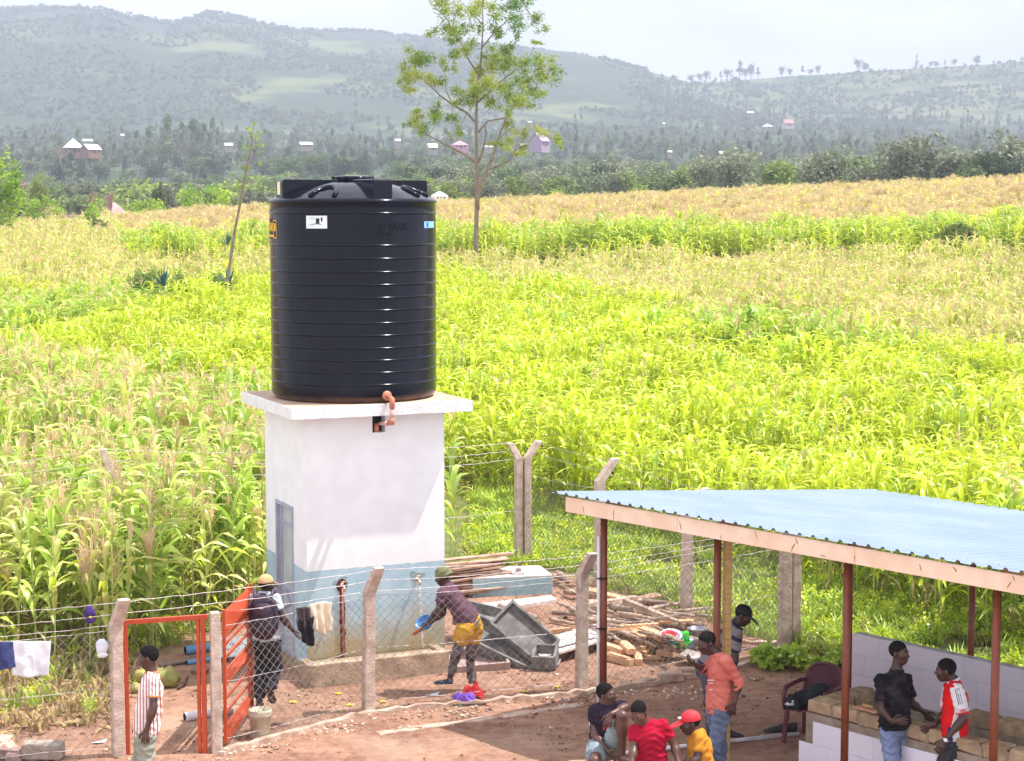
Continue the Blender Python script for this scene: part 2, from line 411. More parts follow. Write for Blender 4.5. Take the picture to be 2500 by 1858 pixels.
def ripe(i):
    r=maize_recipe(50+i,1.7,4,M_LEAFP,False,LP); 
    r.append(('tassel',BIGT[i%2],Matrix.Translation((0,0,1.5)))); r.append(('tassel',BIGT[(i+1)%2],Matrix.Translation((.1,.08,1.35))@Matrix.Rotation(2,4,'Z'))); return r
R_R=[ripe(i) for i in range(4)]
SRC=srccol('maize_kind',[join_recipe('maize_joined',r) for r in R_B+R_D+R_P+R_R])   # 0-3 bright, 4-7 deep, 8-11 pale, 12-15 ripe tan
# ================================================================== FIELDS
def zone(X,Y):
    """kind of maize at a point, None where nothing grows"""
    px=bearing_px(X,Y); n1=noise.noise(Vector((X*.09,Y*.06,2))); n2=noise.noise(Vector((X*.5,Y*.3,8)))
    if Y<edge_y(X,Y): return None
    if -2.75<X<.1 and Y<26.5: return None
    crest=np.interp(px,[-900,200,300,600,1100,1700,2223,3100],[136,136,146,160,186,190,190,190])
    if Y>crest: return None
    far0=np.interp(px,[200,270,600,1100,1700,2223],[200,96,96,96,95,94])
    if px>255 and far0-9<Y<far0-.5+n1: return None if random.random()<.9 else 'B'
    if px>255 and Y>=far0-.5:
        if Y<far0+5.5+3*n2+2*n1: return 'G'
        return 'R' if random.random()<.93 else 'B'
    # tan tassel line on the left: from (0,730) to (600,880) rows of the view
    if px<700:
        ylim=float(np.interp(px,[-900,0,300,600,700],[57,52,45.5,39.5,38]))+1.2*n2
        if Y<ylim:
            q=(ylim-Y)/(ylim-26)
            return 'T' if random.random()<(.88 if q<.45 else .68) else 'D'
    # pale mid zone far away
    yp=float(np.interp(px,[-900,0,500,1000,1500,2223,3100],[70,72,80,80,66,50,44]))+4*n1
    if Y>yp: return 'P' if random.random()<min(.97,.60+(Y-yp)/14) else 'B'
    if n1<-.28 and random.random()<.5: return 'D'
    return 'B' if random.random()<.93 else ('P' if random.random()<.3 else 'V')
def field_points():
    out=[]
    Y=24.0
    while Y<192:
        dens=10.5 if Y<70 else (9.0 if Y<110 else 7.0)
        dy=.8; half=.345*Y+2
        nn=int(2*half*dy*dens)
        for _ in range(nn):
            x=random.uniform(-half,half); y=Y+random.uniform(0,dy)
            row=.75*round(x*.4/.75+y/.75)-x*.4
            if Y<60: y=y*.35+row*.65 if abs(row-y)<.5 else y
            k=zone(x,y)
            if k: out.append((x,y,k))
        Y+=dy
    return out
FP=field_points()
near=[p for p in FP if p[1]<48 and abs(p[0]/p[1])<.285]
near.sort(key=lambda p:p[1]-(0 if p[0]<0 else 1.5)); nearset=near[:300]; ns=set((p[0],p[1]) for p in nearset)
rest=[p for p in FP if (p[0],p[1]) not in ns]
IDX={'V':(5,6),'B':(0,4),'D':(4,8),'T':(4,8),'P':(8,12),'R':(12,16),'G':(0,8)}
def pick(k):
    if k=='T': return random.choice([4,6,7,8,9,10,11,11,14,15])
    a,b=IDX[k]; return random.randrange(a,b)
def put_field(name,label,sel):
    P=[p for p in rest if sel(p)]
    if not P: return
    hs=[(.74+.3*noise.noise(Vector((p[0]*.35,p[1]*.35,0))))*random.uniform(.85,1.12)*({'R':1.1,'G':1.15,'T':1.1,'D':1.1}.get(p[2],1)) for p in P]
    scatter(name,[(p[0],p[1],zterr(p[0],p[1])-.03) for p in P],[random.uniform(0,6.28) for _ in P],hs,[pick(p[2]) for p in P],SRC,label,
      tilt=([random.uniform(-.08,.08) for _ in P],[random.uniform(-.08,.08) for _ in P]))
put_field('maize_field','tan ripening maize far behind the water tank along the crest',lambda p:p[2]=='R')
put_field('maize_field','bright green maize crop spreading behind the tank and roof',lambda p:p[2] in 'BGV' )
put_field('maize_field','pale green maize crop with tan tassels across the middle of the slope',lambda p:p[2]=='P')
put_field('maize_field','dark green tasselled maize crop left of the white tower',lambda p:p[2] in 'TD')
# individual plants along the near edges
proto={}
ALLR={}
for i,r in enumerate(R_B+R_D+R_P+R_R): ALLR[i]=r
def place_plant(x,y,i,s,rz):
    left=x<-.5
    tass=any(n_=='tassel' for n_,_,_ in ALLR[i])
    if left: lab=('green maize plant with a pale tassel at the field edge left of the tower' if tass else 'green maize plant without tassel at the field edge left of the tower'); gp='maize plants at the field edge left of the tower, '+('tasselled' if tass else 'untasselled')
    else: lab=('maize plant with a pale tassel at the field edge behind the shed roof' if tass else 'bright green maize plant without tassel at the field edge behind the shed'); gp='maize plants at the field edge right of the tower, '+('tasselled' if tass else 'untasselled')
    t=thing('maize_plant',lab,'maize plant',(x,y,zterr(x,y)-.02),gp); t.rotation_euler=(random.uniform(-.06,.06),random.uniform(-.06,.06),rz); t.scale=(s,s,s)
    for n_,me,mx_ in ALLR[i]:
        o=bpy.data.objects.new(n_,me); COL.objects.link(o); o.parent=t; o.matrix_local=mx_
for p in nearset: place_plant(p[0],p[1],pick(p[2]),random.uniform(.74,1.0),random.uniform(0,6.28))
# ================================================================== WATER TOWER
TA=math.radians(24); TU=Vector((math.cos(TA),math.sin(TA),0)); TV=Vector((-math.sin(TA),math.cos(TA),0))
TO=Vector((-2.671,23.67,0)); TW=1.93; TD=1.85; SLZ=3.62
def front_xz(px,py,off=0.0):
    """point of the front wall plane (local x, z) seen at a pixel"""
    r=Vector(ray(px,py)); nrm=-TV; p0=TO-TV*off-Vector((0,0,CAMH)); t=p0.dot(nrm)/r.dot(nrm); p=r*t+Vector((0,0,CAMH))-TO
    return p.dot(TU),p.z
def left_yz(px,py):
    r=Vector(ray(px,py)); p0=TO-Vector((0,0,CAMH)); t=p0.dot(TU)/r.dot(TU); p=r*t+Vector((0,0,CAMH))-TO
    return p.dot(TV),p.z
def lpart(par,name,mb,mats,smooth=False,label=None,kind=None):
    return part(par,name,mb.mesh(name,mats,(0,0,0),smooth),None,label=label,kind=kind)
tap1=front_xz(834,1429); tap2=front_xz(1017,1414)
def paint_material():
    m=bpy.data.materials.new('tower_paint'); m.use_nodes=True; n=m.node_tree; b=n.nodes['Principled BSDF']; l=n.links.new
    t=n.nodes.new('ShaderNodeTexCoord'); s=n.nodes.new('ShaderNodeSeparateXYZ'); l(t.outputs['Object'],s.inputs[0])
    def N(sc,d=4):
        z=n.nodes.new('ShaderNodeTexNoise'); z.inputs['Scale'].default_value=sc; z.inputs['Detail'].default_value=d; l(t.outputs['Object'],z.inputs['Vector']); return z.outputs['Fac']
    def Mth(op,a,bb=None,c=None):
        x=n.nodes.new('ShaderNodeMath'); x.operation=op
        for i,v in enumerate((a,bb,c)):
            if v is None: continue
            if isinstance(v,(int,float)): x.inputs[i].default_value=v
            else: l(v,x.inputs[i])
        return x.outputs[0]
    def mapr(v,a,bb,c=0,d=1):
        x=n.nodes.new('ShaderNodeMapRange'); l(v,x.inputs[0]); x.inputs[1].default_value=a;x.inputs[2].default_value=bb;x.inputs[3].default_value=c;x.inputs[4].default_value=d; return x.outputs[0]
    def mix(f,a,c):
        x=n.nodes.new('ShaderNodeMixRGB')
        l(f,x.inputs[0])
        for i,v in ((1,a),(2,c)):
            if isinstance(v,tuple): x.inputs[i].default_value=(*v,1)
            else: l(v,x.inputs[i])
        return x.outputs[0]
    zz=Mth('ADD',s.outputs[2],Mth('MULTIPLY',Mth('SUBTRACT',N(14),.5),.05))
    white=mix(mapr(N(3),.4,.65),(.80,.80,.81),(.86,.86,.87))
    blue=mix(mapr(N(5),.35,.65),(.36,.51,.59),(.46,.60,.67))
    blue=mix(Mth('MULTIPLY',mapr(N(30,6),.55,.72),.55),blue,(.52,.60,.60))
    col=mix(Mth('LESS_THAN',zz,1.44),white,blue)
    # run-off stains under the two taps, mustard splash band near the trough
    isf=Mth('LESS_THAN',s.outputs[1],.02)
    def wedge(tx,tz):
        dz=Mth('SUBTRACT',tz,s.outputs[2]); w=Mth('MULTIPLY',dz,.36)
        dx=Mth('ABSOLUTE',Mth('SUBTRACT',s.outputs[0],tx)); q=Mth('SUBTRACT',w,dx); q=Mth('ADD',q,Mth('MULTIPLY',Mth('SUBTRACT',N(7),.5),.22))
        return mapr(q,-.02,.16)
    wd=Mth('MAXIMUM',wedge(tap1[0],tap1[1]),wedge(tap2[0],tap2[1])); wd=Mth('MULTIPLY',wd,isf)
    col=mix(Mth('MULTIPLY',wd,.62),col,mix(mapr(N(45,5),.4,.6),(.40,.41,.34),(.56,.58,.53)))
    low=mapr(Mth('ADD',s.outputs[2],Mth('MULTIPLY',Mth('SUBTRACT',N(3.5,5),.5),.75)),.95,.30)
    low=Mth('MULTIPLY',low,isf)
    col=mix(Mth('MULTIPLY',low,.85),col,mix(mapr(N(60,4),.38,.62),(.25,.16,.04),(.46,.33,.12)))
    bare=Mth('MULTIPLY',Mth('LESS_THAN',Mth('ADD',s.outputs[2],Mth('MULTIPLY',Mth('SUBTRACT',N(4),.5),.5)),.20),Mth('SUBTRACT',1,isf))
    col=mix(bare,col,(.36,.27,.19))
    l(col,b.inputs['Base Color']); b.inputs['Roughness'].default_value=.85; b.inputs['Specular IOR Level'].default_value=.25
    bp=n.nodes.new('ShaderNodeBump'); bp.inputs['Strength'].default_value=.25; bp.inputs['Distance'].default_value=.01; l(N(55,6),bp.inputs['Height']); l(bp.outputs[0],b.inputs['Normal'])
    return m
M_PAINT=paint_material()
M_WHITE=mat('whitewash',(.80,.80,.79),.85,c2=(.70,.69,.68),scale=7,bump=.3,bscale=30)
M_CONC=mat('concrete',(.46,.36,.28),.92,c2=(.30,.22,.16),scale=5,bump=.5,bscale=45)
M_POST=mat('post_concrete',(.62,.50,.42),.92,c2=(.44,.33,.27),scale=9,bump=.6,bscale=40)
M_DARK=mat('dark_hole',(.02,.015,.013),.9)
tw=thing('water_tower','square plastered tower, white above pale blue, carrying the black tank','water tower',TO); tw.rotation_euler=(0,0,TA)
hx0,hz1=front_xz(909,1016); hx1,hz0=front_xz(941,1055); hz1=min(hz1,SLZ-.16)
w=MB()
# front wall with the pipe opening left free
def wall_front(w,x0,x1,z0,z1,ox0,ox1,oz0,oz1,th=.16):
    for a,b_,c,d in ((x0,ox0,z0,z1),(ox1,x1,z0,z1),(ox0,ox1,z0,oz0),(ox0,ox1,oz1,z1)):
        if b_-a>.001 and d-c>.001: w.box(((a+b_)/2,th/2,(c+d)/2),(b_-a,th,d-c))
wall_front(w,0,TW,-.3,SLZ-.15,hx0,hx1,hz0,SLZ-.1505)
lpart(tw,'wall',w,M_PAINT)
# left wall with door opening
dy1,dz1=left_yz(674.5,1217); dy0,_=left_yz(716,1231); _,dz0=left_yz(716,1604); dz1=dz1
w=MB()
for a,b_,c,d in ((.16,dy0,-.3,SLZ-.15),(dy1,TD,-.3,SLZ-.15),(dy0,dy1,-.3,dz0),(dy0,dy1,dz1,SLZ-.15)): w.box((.08,(a+b_)/2,(c+d)/2),(.16,b_-a,d-c))
lpart(tw,'wall',w,M_PAINT)
w=MB(); w.box((TW-.08,(TD+.16)/2,(SLZ-.45)/2),(.16,TD-.16,SLZ+.15)); w.box((TW/2,TD-.08,(SLZ-.45)/2),(TW-.322,.16,SLZ+.15)); lpart(tw,'wall',w,M_PAINT)
w=MB(); n=18   # slab with a slightly uneven chipped edge
x0,x1,y0,y1=-.26,2.24,-.26,2.09
ring=[]
for i in range(n): ring.append((x0+(x1-x0)*i/n,y0))
for i in range(n): ring.append((x1,y0+(y1-y0)*i/n))
for i in range(n): ring.append((x1-(x1-x0)*i/n,y1))
for i in range(n): ring.append((x0,y1-(y1-y0)*i/n))
ring=[(a+random.uniform(-.006,.006),b+random.uniform(-.006,.006)) for a,b in ring]
N4=len(ring); vs=[(a,b,SLZ-.15+random.uniform(-.004,.004)) for a,b in ring]+[(a,b,SLZ-.006+random.uniform(-.006,.002)) for a,b in ring]+[((a-1)*.985+1,(b-1)*.985+1,SLZ) for a,b in ring]
fs=[(i,(i+1)%N4,(i+1)%N4+N4,i+N4) for i in range(N4)]+[(i+N4,(i+1)%N4+N4,(i+1)%N4+2*N4,i+2*N4) for i in range(N4)]+[tuple(range(N4-1,-1,-1))]
w.add(vs,fs); w.add([vs[2*N4+i] for i in range(N4)],[tuple(range(N4))],1)
lpart(tw,'roof_slab',w,[M_WHITE,mat('dusty_slab_top',(.62,.45,.33),.95,c2=(.48,.33,.24),scale=4)])
M_DOOR=mat('grey_door_paint',(.42,.42,.54),.5,c2=(.33,.33,.42),scale=3,spec=.5)
M_DPAN=mat('door_panel_sheet',(.50,.53,.56),.45,c2=(.40,.43,.46),scale=2,spec=.5)
dr=part(tw,'door',(lambda b:(b.box((.045,(dy0+dy1)/2,(dz0+dz1)/2),(.02,dy1-dy0-.10,dz1-dz0-.10)),b)[1])(MB()).mesh('door',M_DPAN),None)
w=MB()
for y in (dy0+.025,dy1-.025): w.box((.02,y,(dz0+dz1)/2),(.075,.05,dz1-dz0))
for z in (dz0+.025,dz1-.025): w.box((.02,(dy0+dy1)/2,z),(.075,dy1-dy0-.1,.05))
lpart(dr,'frame',w,M_DOOR)
w=MB(); ym=(dy0+dy1)/2; Hd=dz1-dz0
for z in (dz1-.28,dz0+Hd*.42,dz0+Hd*.27,dz0+.22): w.box((.028,ym,z),(.03,dy1-dy0-.1,.035))
for y in (dy1-.16,dy0+.09): w.box((.0275,y,(dz0+dz1)/2),(.029,.03,Hd-.1))
w.beam((.024,dy1-.25,dz0+Hd*.29),(.024,dy0+.2,dz0+Hd*.35),.03,.03); w.beam((.024,dy1-.25,dz0+Hd*.41),(.024,dy0+.2,dz0+Hd*.35),.031,.03)
lpart(dr,'rail',w,M_DOOR)
w=MB(); w.box((-.035,dy1-.02,dz0+Hd*.42),(.03,.09,.05)); w.tube([(-.06,dy1-.07,dz0+Hd*.42),(-.06,dy1+.03,dz0+Hd*.42)],.009,8); w.tube([(-.05,dy1+.01,dz0+Hd*.42),(-.05,dy1+.01,dz0+Hd*.42-.09)],.012,8)
lpart(dr,'latch',w,mat('steel_latch',(.35,.33,.32),.4,metal=.7))
# groove cut for the left tap with red-brown pipe
gx,gz=front_xz(838,1617); 
M_GROOVE=mat('wet_chase',(.13,.035,.03),.6,c2=(.06,.018,.015),scale=20)
M_PIPEB=mat('copper_pipe',(.42,.13,.08),.4,c2=(.3,.08,.05),scale=8,spec=.5)
w=MB(); k=14
for i in range(k):
    z=gz+(tap1[1]-gz)*(i+.5)/k; w.box((tap1[0]+(gx-tap1[0])*(1-(i+.5)/k)+random.uniform(-.006,.006),-.001,z),(.06+random.uniform(-.008,.02),.012,(tap1[1]-gz)/k))
w.ell((tap1[0],-.001,tap1[1]),(.075,.012,.095),14,8)
for i in range(10): w.box(((i+.5)*gx/10,-.002,gz+.01+random.uniform(-.006,.006)),(gx/10,.012,.055+random.uniform(-.01,.02)))
lpart(tw,'pipe_chase',w,M_GROOVE)
w=MB(); w.tube([(gx,-.02,gz),(tap1[0],-.022,tap1[1]-.03)],.016,10); w.tube([(gx-.16,-.03,gz),(gx+.01,-.03,gz)],.016,10); lpart(tw,'supply_pipe',w,M_PIPEB,True)
M_BRASS=mat('tap_metal',(.62,.45,.36),.35,metal=.6)
for tx,tz in (tap1,tap2):
    w=MB(); w.tube([(tx,0,tz),(tx,-.09,tz),(tx,-.12,tz-.02),(tx,-.12,tz-.06)],[.016,.018,.018,.014],10); w.tube([(tx,-.06,tz),(tx,-.06,tz+.05)],.008,8); w.tube([(tx-.03,-.06,tz+.052),(tx+.035,-.06,tz+.056)],.008,8); w.ell((tx,-.01,tz),(.03,.012,.03),10,6)
    lpart(tw,'tap',w,M_BRASS,True)
for tx,tz in (tap1,tap2):
    w=MB()
    pts=[]
    for i in range(16):
        a=2*math.pi*i/16; r_=(1+.4*math.sin(a*3+tx*9)+random.uniform(-.15,.15)); pts.append((tx+.10*r_*math.cos(a),-.0035,tz+.05+.055*r_*math.sin(a)))
    w.prism(pts,(0,.006,0)); lpart(tw,'plaster_patch',w,mat('plaster_patch',(.22,.36,.42),.95,c2=(.36,.36,.33),scale=25,bump=.5))
# hole inside
w=MB(); w.box(((hx0+hx1)/2,.19,(hz0+SLZ-.15)/2),(hx1-hx0+.2,.06,SLZ-.15-hz0+.1)); lpart(tw,'pipe_opening',w,M_DARK)
# ---------------------------------------------------------------- trough
a_=G(768,1692); b_=G(1131,1664)
la=(a_-TO); lb=(b_-TO)
tx0,ty0=la.dot(TU),la.dot(TV); tx1=lb.dot(TU)
tr=thing('water_trough','long low concrete wash trough at the foot of the tower under the taps','trough',TO); tr.rotation_euler=(0,0,TA)
TH=.30; ty0=-.42; print('trough',tx0,tx1,la.dot(TV),lb.dot(TV))
w=MB()
w.box(((tx0+tx1)/2,ty0+.06,TH/2-.1),(tx1-tx0,.12,TH+.2),jit=.008)
w.box((tx0+.06,ty0/2+.058,TH/2-.1),(.12,-ty0-.125,TH+.196),jit=.004); w.box((tx1-.06,ty0/2+.058,TH/2-.1),(.12,-ty0-.125,TH+.196),jit=.004)
w.box(((tx0+tx1)/2,ty0/2+.04,TH/2-.13),(tx1-tx0-.25,-ty0-.16,TH+.08))
bevel(lpart(tr,'basin',w,mat('trough_concrete',(.52,.38,.27),.9,c2=(.25,.18,.12),scale=4,bump=.6,bscale=30)),.015,2)
w=MB(); w.box(((tx0+tx1)/2,ty0/2+.05,TH-.045),(tx1-tx0-.26,-ty0-.17,.006)); lpart(tr,'water',w,mat('muddy_water',(.45,.33,.24),.08,spec=.6))
# ================================================================== TANK
TC=TO+TU*(1.25-.26)+TV*(1.18-.26)
TR=1.115
def tz(py): return at(869,py,TC.y).z
tk=thing('water_tank','big ribbed black plastic water tank on top of the white tower','water tank',(TC.x,TC.y,SLZ))
M_TANK=mat('tank_plastic',(.007,.009,.018),.16,c2=(.004,.005,.011),scale=1.5,bump=.03,bscale=5,spec=.18)
def tank_material():
    m=M_TANK; n=m.node_tree; l=n.links.new; b=n.nodes['Principled BSDF']
    t=n.nodes.new('ShaderNodeTexCoord'); s=n.nodes.new('ShaderNodeSeparateXYZ'); l(t.outputs['Object'],s.inputs[0])
    z=n.nodes.new('ShaderNodeTexNoise'); z.inputs['Scale'].default_value=5; z.inputs['Detail'].default_value=7; z.inputs['Roughness'].default_value=.7; l(t.outputs['Object'],z.inputs['Vector'])
    mr=n.nodes.new('ShaderNodeMapRange'); l(s.outputs[2],mr.inputs[0]); mr.inputs[1].default_value=.10; mr.inputs[2].default_value=.0
    mm=n.nodes.new('ShaderNodeMath'); mm.operation='MULTIPLY'; l(mr.outputs[0],mm.inputs[0]); l(z.outputs['Fac'],mm.inputs[1])
    x=n.nodes.new('ShaderNodeMixRGB'); l(mm.outputs[0],x.inputs[0]); l(b.inputs['Base Color'].links[0].from_socket,x.inputs[1]); x.inputs[2].default_value=(.33,.18,.11,1)  # brown towards the foot paints the slab's reflection into the colour
    # pale scratches
    w2=n.nodes.new('ShaderNodeTexNoise'); w2.inputs['Scale'].default_value=9; w2.inputs['Detail'].default_value=8; w2.inputs['Roughness'].default_value=.8
    mp=n.nodes.new('ShaderNodeMapping'); mp.inputs['Scale'].default_value=(3,3,.8); l(t.outputs['Object'],mp.inputs[0]); l(mp.outputs[0],w2.inputs['Vector'])
    r=n.nodes.new('ShaderNodeMapRange'); l(w2.outputs['Fac'],r.inputs[0]); r.inputs[1].default_value=.66; r.inputs[2].default_value=.74; r.inputs[4].default_value=.35
    x2=n.nodes.new('ShaderNodeMixRGB'); l(r.outputs[0],x2.inputs[0]); l(x.outputs[0],x2.inputs[1]); x2.inputs[2].default_value=(.25,.26,.28,1)
    l(x2.outputs[0],b.inputs['Base Color'])
tank_material()
zb=SLZ; ribs=[tz(380+v/2.36) for v in (329,508,581,655,726,797,866,937,1006,1076,1143,1211,1279)]
zsh=tz(492); ztop=tz(443); zfin=tz(439)
prof=[(0,0),(TR-.12,0),(TR-.05,.015),(TR-.012,.06),(TR,.12)]
for z in sorted(ribs):
    zz=z-zb
    prof+=[(TR,zz-.030),(TR,zz-.016),(TR,zz-.010),(TR+.007,zz-.007),(TR+.010,zz),(TR+.007,zz+.007),(TR,zz+.010),(TR,zz+.016),(TR,zz+.030)]
sh=zsh-zb
prof+=[(TR-.004,sh-.03),(TR+.012,sh-.012),(TR+.014,sh+.004),(TR-.01,sh+.03),(TR-.06,sh+.05)]
dome_r0=TR-.06; dz=ztop-zb-sh-.05
for i in range(1,11):
    t=i/10; r_=dome_r0*(1-t)+.24*t; prof.append((r_,sh+.05+dz*math.sin(t*math.pi/2)**.95))
prof+=[(0,ztop-zb)]
w=MB(); w.lathe(prof,96); bo=lpart(tk,'body',w,M_TANK,True)
FAZ=math.atan2(-TC.y,-TC.x)  # direction from tank to the camera foot
def azv(deg): a=FAZ+math.radians(deg); return Vector((math.cos(a),math.sin(a),0))
zf=zfin-zb
for d_ in (22,112,202,292):
    e=azv(d_); q=Vector((-e.y,e.x,0)); w=MB(); hw=.135
    pr=[(.12,zf-.03),(.16,zf),(1.02,zf),(1.04,zf-.02),(1.045,sh+.02),(.9,sh-.06),(.1,sh+.1)]
    pl=[e*r_-q*hw+Vector((0,0,z)) for r_,z in pr]; w.prism(pl,q*hw*2)
    bevel(lpart(tk,'top_fin',w,M_TANK),.018,3)
w=MB(); w.lathe([(0,zf-.04),(.26,zf-.04),(.27,zf),(.275,zf+.03),(.25,zf+.045),(.22,zf+.05),(.1,zf+.058),(0,zf+.06)],40); 
for i in range(14):
    a=2*math.pi*i/14; w.box((.27*math.cos(a),.27*math.sin(a),zf+.025),(.03,.03,.04),Matrix.Rotation(a,3,'Z'))
lpart(tk,'lid',w,M_TANK,True)
def dome_pt(az,r_):
    t=min(1,max(0,(dome_r0-r_)/(dome_r0-.24))); return azv(az)*r_+Vector((0,0,sh+.05+dz*math.sin(t*math.pi/2)**.95))
for c0 in (-23,67,157,247):
    pts=[]
    for i in range(15):
        t=i/14; a=math.pi*t; pts.append(dome_pt(c0+9.5*math.cos(a),1.03-.30*math.sin(a)**.7)+Vector((0,0,.005)))
    w=MB(); w.tube(pts,.034,8); lpart(tk,'lifting_ridge',w,M_TANK,True)
# labels and raised lettering curved round the tank
def text_mesh(txt,size,ext=.0,font_bold=0):
    cu=bpy.data.curves.new('t','FONT'); cu.body=txt; cu.size=size; cu.extrude=ext; cu.resolution_u=3; cu.align_x='CENTER'; cu.offset=font_bold
    ob=bpy.data.objects.new('t',cu); COL.objects.link(ob); bpy.context.view_layer.update()
    me=bpy.data.meshes.new_from_object(ob.evaluated_get(bpy.context.evaluated_depsgraph_get())); bpy.data.objects.remove(ob); return me
def wrap(me,az,zc,r_,depth=1,sx=1):
    for v in me.vertices:
        x,y,z=v.co; a=math.degrees(x*sx/r_)+az; p=azv(a)*(r_+z*depth)+Vector((0,0,zc+y)); v.co=p
    me.update(); return me
def curved_patch(az,zc,wd,ht,r_,n=8):
    w=MB(); vs=[];fs=[]
    for i in range(n+1):
        a=az+math.degrees((i/n-.5)*wd/r_)
        vs+=[azv(a)*r_+Vector((0,0,zc-ht/2)),azv(a)*r_+Vector((0,0,zc+ht/2)),azv(a)*(r_-.006)+Vector((0,0,zc-ht/2)),azv(a)*(r_-.006)+Vector((0,0,zc+ht/2))]
    for i in range(n): a=i*4; fs+=[(a,a+4,a+5,a+1),(a+1,a+5,a+7,a+3),(a,a+2,a+6,a+4)]
    w.add(vs,fs); return w
def az_of(px): return math.degrees(math.asin(max(-1,min(1,(px-866)/201.))))
def tl(par,name,me,m): me.materials.clear(); me.materials.append(m); return part(par,name,me,None)
zc=tz(422+660/5.17)-zb
az1=az_of(650+1480/5.17)
tl(tk,'raised_lettering',wrap(text_mesh('NDOVU TANK',.115,.012,.003),az1,tz(420+712/5.17)-zb,TR+.004,1,1.0),M_TANK)
tl(tk,'raised_lettering',wrap(text_mesh('10000L',.085,.012,.002),az1,tz(420+795/5.17)-zb,TR+.004,1,1.0),M_TANK)
M_YEL=mat('yellow_print',(.85,.47,.02),.5,var=.05); M_STK=mat('sticker_white',(.74,.78,.80),.5,var=.05); M_BLK=mat('sticker_black',(.02,.025,.02),.6)
zy=tz(420+710/5.17)-zb
st=part(tk,'yellow_label',curved_patch(-85,zy-.0,.72,.27,TR+.004).mesh('yellow_label',M_BLK),None,label='black label with yellow NDOVU TANK lettering')
tl(st,'lettering',wrap(text_mesh('NDOVU TANK',.155,.001,.004),-86,zy-.03,TR+.006,1,.62),M_YEL)
tl(st,'lettering',wrap(text_mesh('STRONG WATER STORAGE',.05,.001),-86,zy-.105,TR+.006,1,.9),M_YEL) if False else None
part(st,'stripe',curved_patch(-85,zy-.095,.66,.03,TR+.0065).mesh('stripe',M_YEL),None)
fr=MB()
for zz_,hh in ((zy+.11,.012),(zy-.12,.012)): 
    c=curved_patch(-66.5,zz_,.105,hh,TR+.0065,3); fr.add(c.v,c.f)
for az_ in (-69,-64): c=curved_patch(az_,zy,.012,.24,TR+.0065,1); fr.add(c.v,c.f)
c=curved_patch(-66.5,zy+.02,.05,.10,TR+.0065,2); fr.add(c.v,c.f)
lpart(st,'emblem',fr,M_YEL)
az2=az_of(650+678/5.17); zw=tz(420+623/5.17)-zb
st=part(tk,'white_label',curved_patch(az2,zw,.30,.165,TR+.004).mesh('white_label',M_STK),None,label='white sticker with green map and black square')
w=MB(); 
for da,dzz,ww,hh in ((1.0,.01,.05,.075),(3.9,.035,.022,.05)):
    c=curved_patch(az2+da,zw+dzz,ww,hh,TR+.006,2); w.add(c.v,c.f)
lpart(st,'print',w,M_BLK)
w=MB()
for da,dzz,ww,hh in ((-3.5,-.035,.07,.012),(-2,-.028,.06,.012),(-1,-.02,.04,.012),(2.5,-.03,.05,.014),(-3,.05,.09,.006)):
    c=curved_patch(az2+da,zw+dzz,ww,hh,TR+.006,2); w.add(c.v,c.f)
lpart(st,'print',w,mat('green_print',(.25,.5,.42),.6))
az3=az_of(650+2060/5.17)
st=part(tk,'blue_label',curved_patch(az3,tz(420+660/5.17)-zb,.34,.085,TR+.004).mesh('blue_label',mat('blue_sticker',(.25,.52,.75),.5)),None,label='small pale blue sticker')
st=lpart(st,'print',(lambda c:c)(curved_patch(az3-4,tz(420+660/5.17)-zb,.05,.06,TR+.006,2)),mat('blue_dark',(.03,.12,.3),.5))
# small cream label on left fin end
e=azv(-68); q=Vector((-e.y,e.x,0)); w=MB()
w.box(e*1.049+Vector((0,0,(zf+sh)/2+.03)),(.006,.11,.17),Matrix((e,q,Vector((0,0,1)))).transposed()); lpart(tk,'fin_label',w,mat('cream_label',(.80,.74,.42),.6))
# ---------------------------------------------------------------- outlet pipe
op=thing('outlet_pipe','orange brown outlet pipe bending from the tank down into the tower wall','pipe',(TC.x,TC.y,0))
M_OP=mat('orange_pipe',(.55,.22,.13),.45,c2=(.45,.16,.09),scale=9,spec=.4); M_OP2=mat('pink_pipe',(.62,.40,.36),.45,var=.1)
def onpl(px,py,off): 
    x,z=front_xz(px,py,off); return TO+TU*x-TV*off+Vector((0,0,z))
pa=onpl(944.5,966,-.0); # tank outlet
r=Vector(ray(944,966)); 
# point on tank front
best=None
for i in range(400):
    Y=22.5+i*.01; p=at(944,966,Y)
    if (p-Vector((TC.x,TC.y,p.z))).length<TR: best=p; break
p0=best; dirn=Vector((p0.x-TC.x,p0.y-TC.y,0)).normalized()
off=.36
p2=onpl(957,975,off); p3=onpl(957,1032,off); p4=onpl(935,1034,.16); p4b=onpl(925,1034,-.05)
p1=p2+Vector((0,0,.0))
w=MB(); w.tube([p0-dirn*.02,p1+Vector((0,0,.01))],.026,12); part(op,'elbow',w,M_OP,True)
w=MB(); w.tube([p1+(p0-p1).normalized()*.07,p1,p1-Vector((0,0,.12))],[.036,.04,.034],12); w.lathe([(0,0),(.065,0),(.065,.02),(0,.02)],16,p0+Vector((0,0,0)),R=dirn.to_track_quat('Z','Y').to_matrix()); part(op,'elbow',w,M_OP,True)
w=MB(); w.tube([p1-Vector((0,0,.12)),p3+Vector((0,0,.05))],.026,12); part(op,'riser',w,M_OP2,True)
w=MB(); w.tube([p3+Vector((0,0,.06)),p3,p3+(p4-p3).normalized()*.07],[.034,.038,.034],12); part(op,'elbow',w,M_OP,True)
w=MB(); w.tube([p3+(p4-p3).normalized()*.06,p4,p4b],.024,12); w.tube([p3+(p4-p3)*.55,p3+(p4-p3)*.75],.034,12); part(op,'union',w,M_OP2,True)
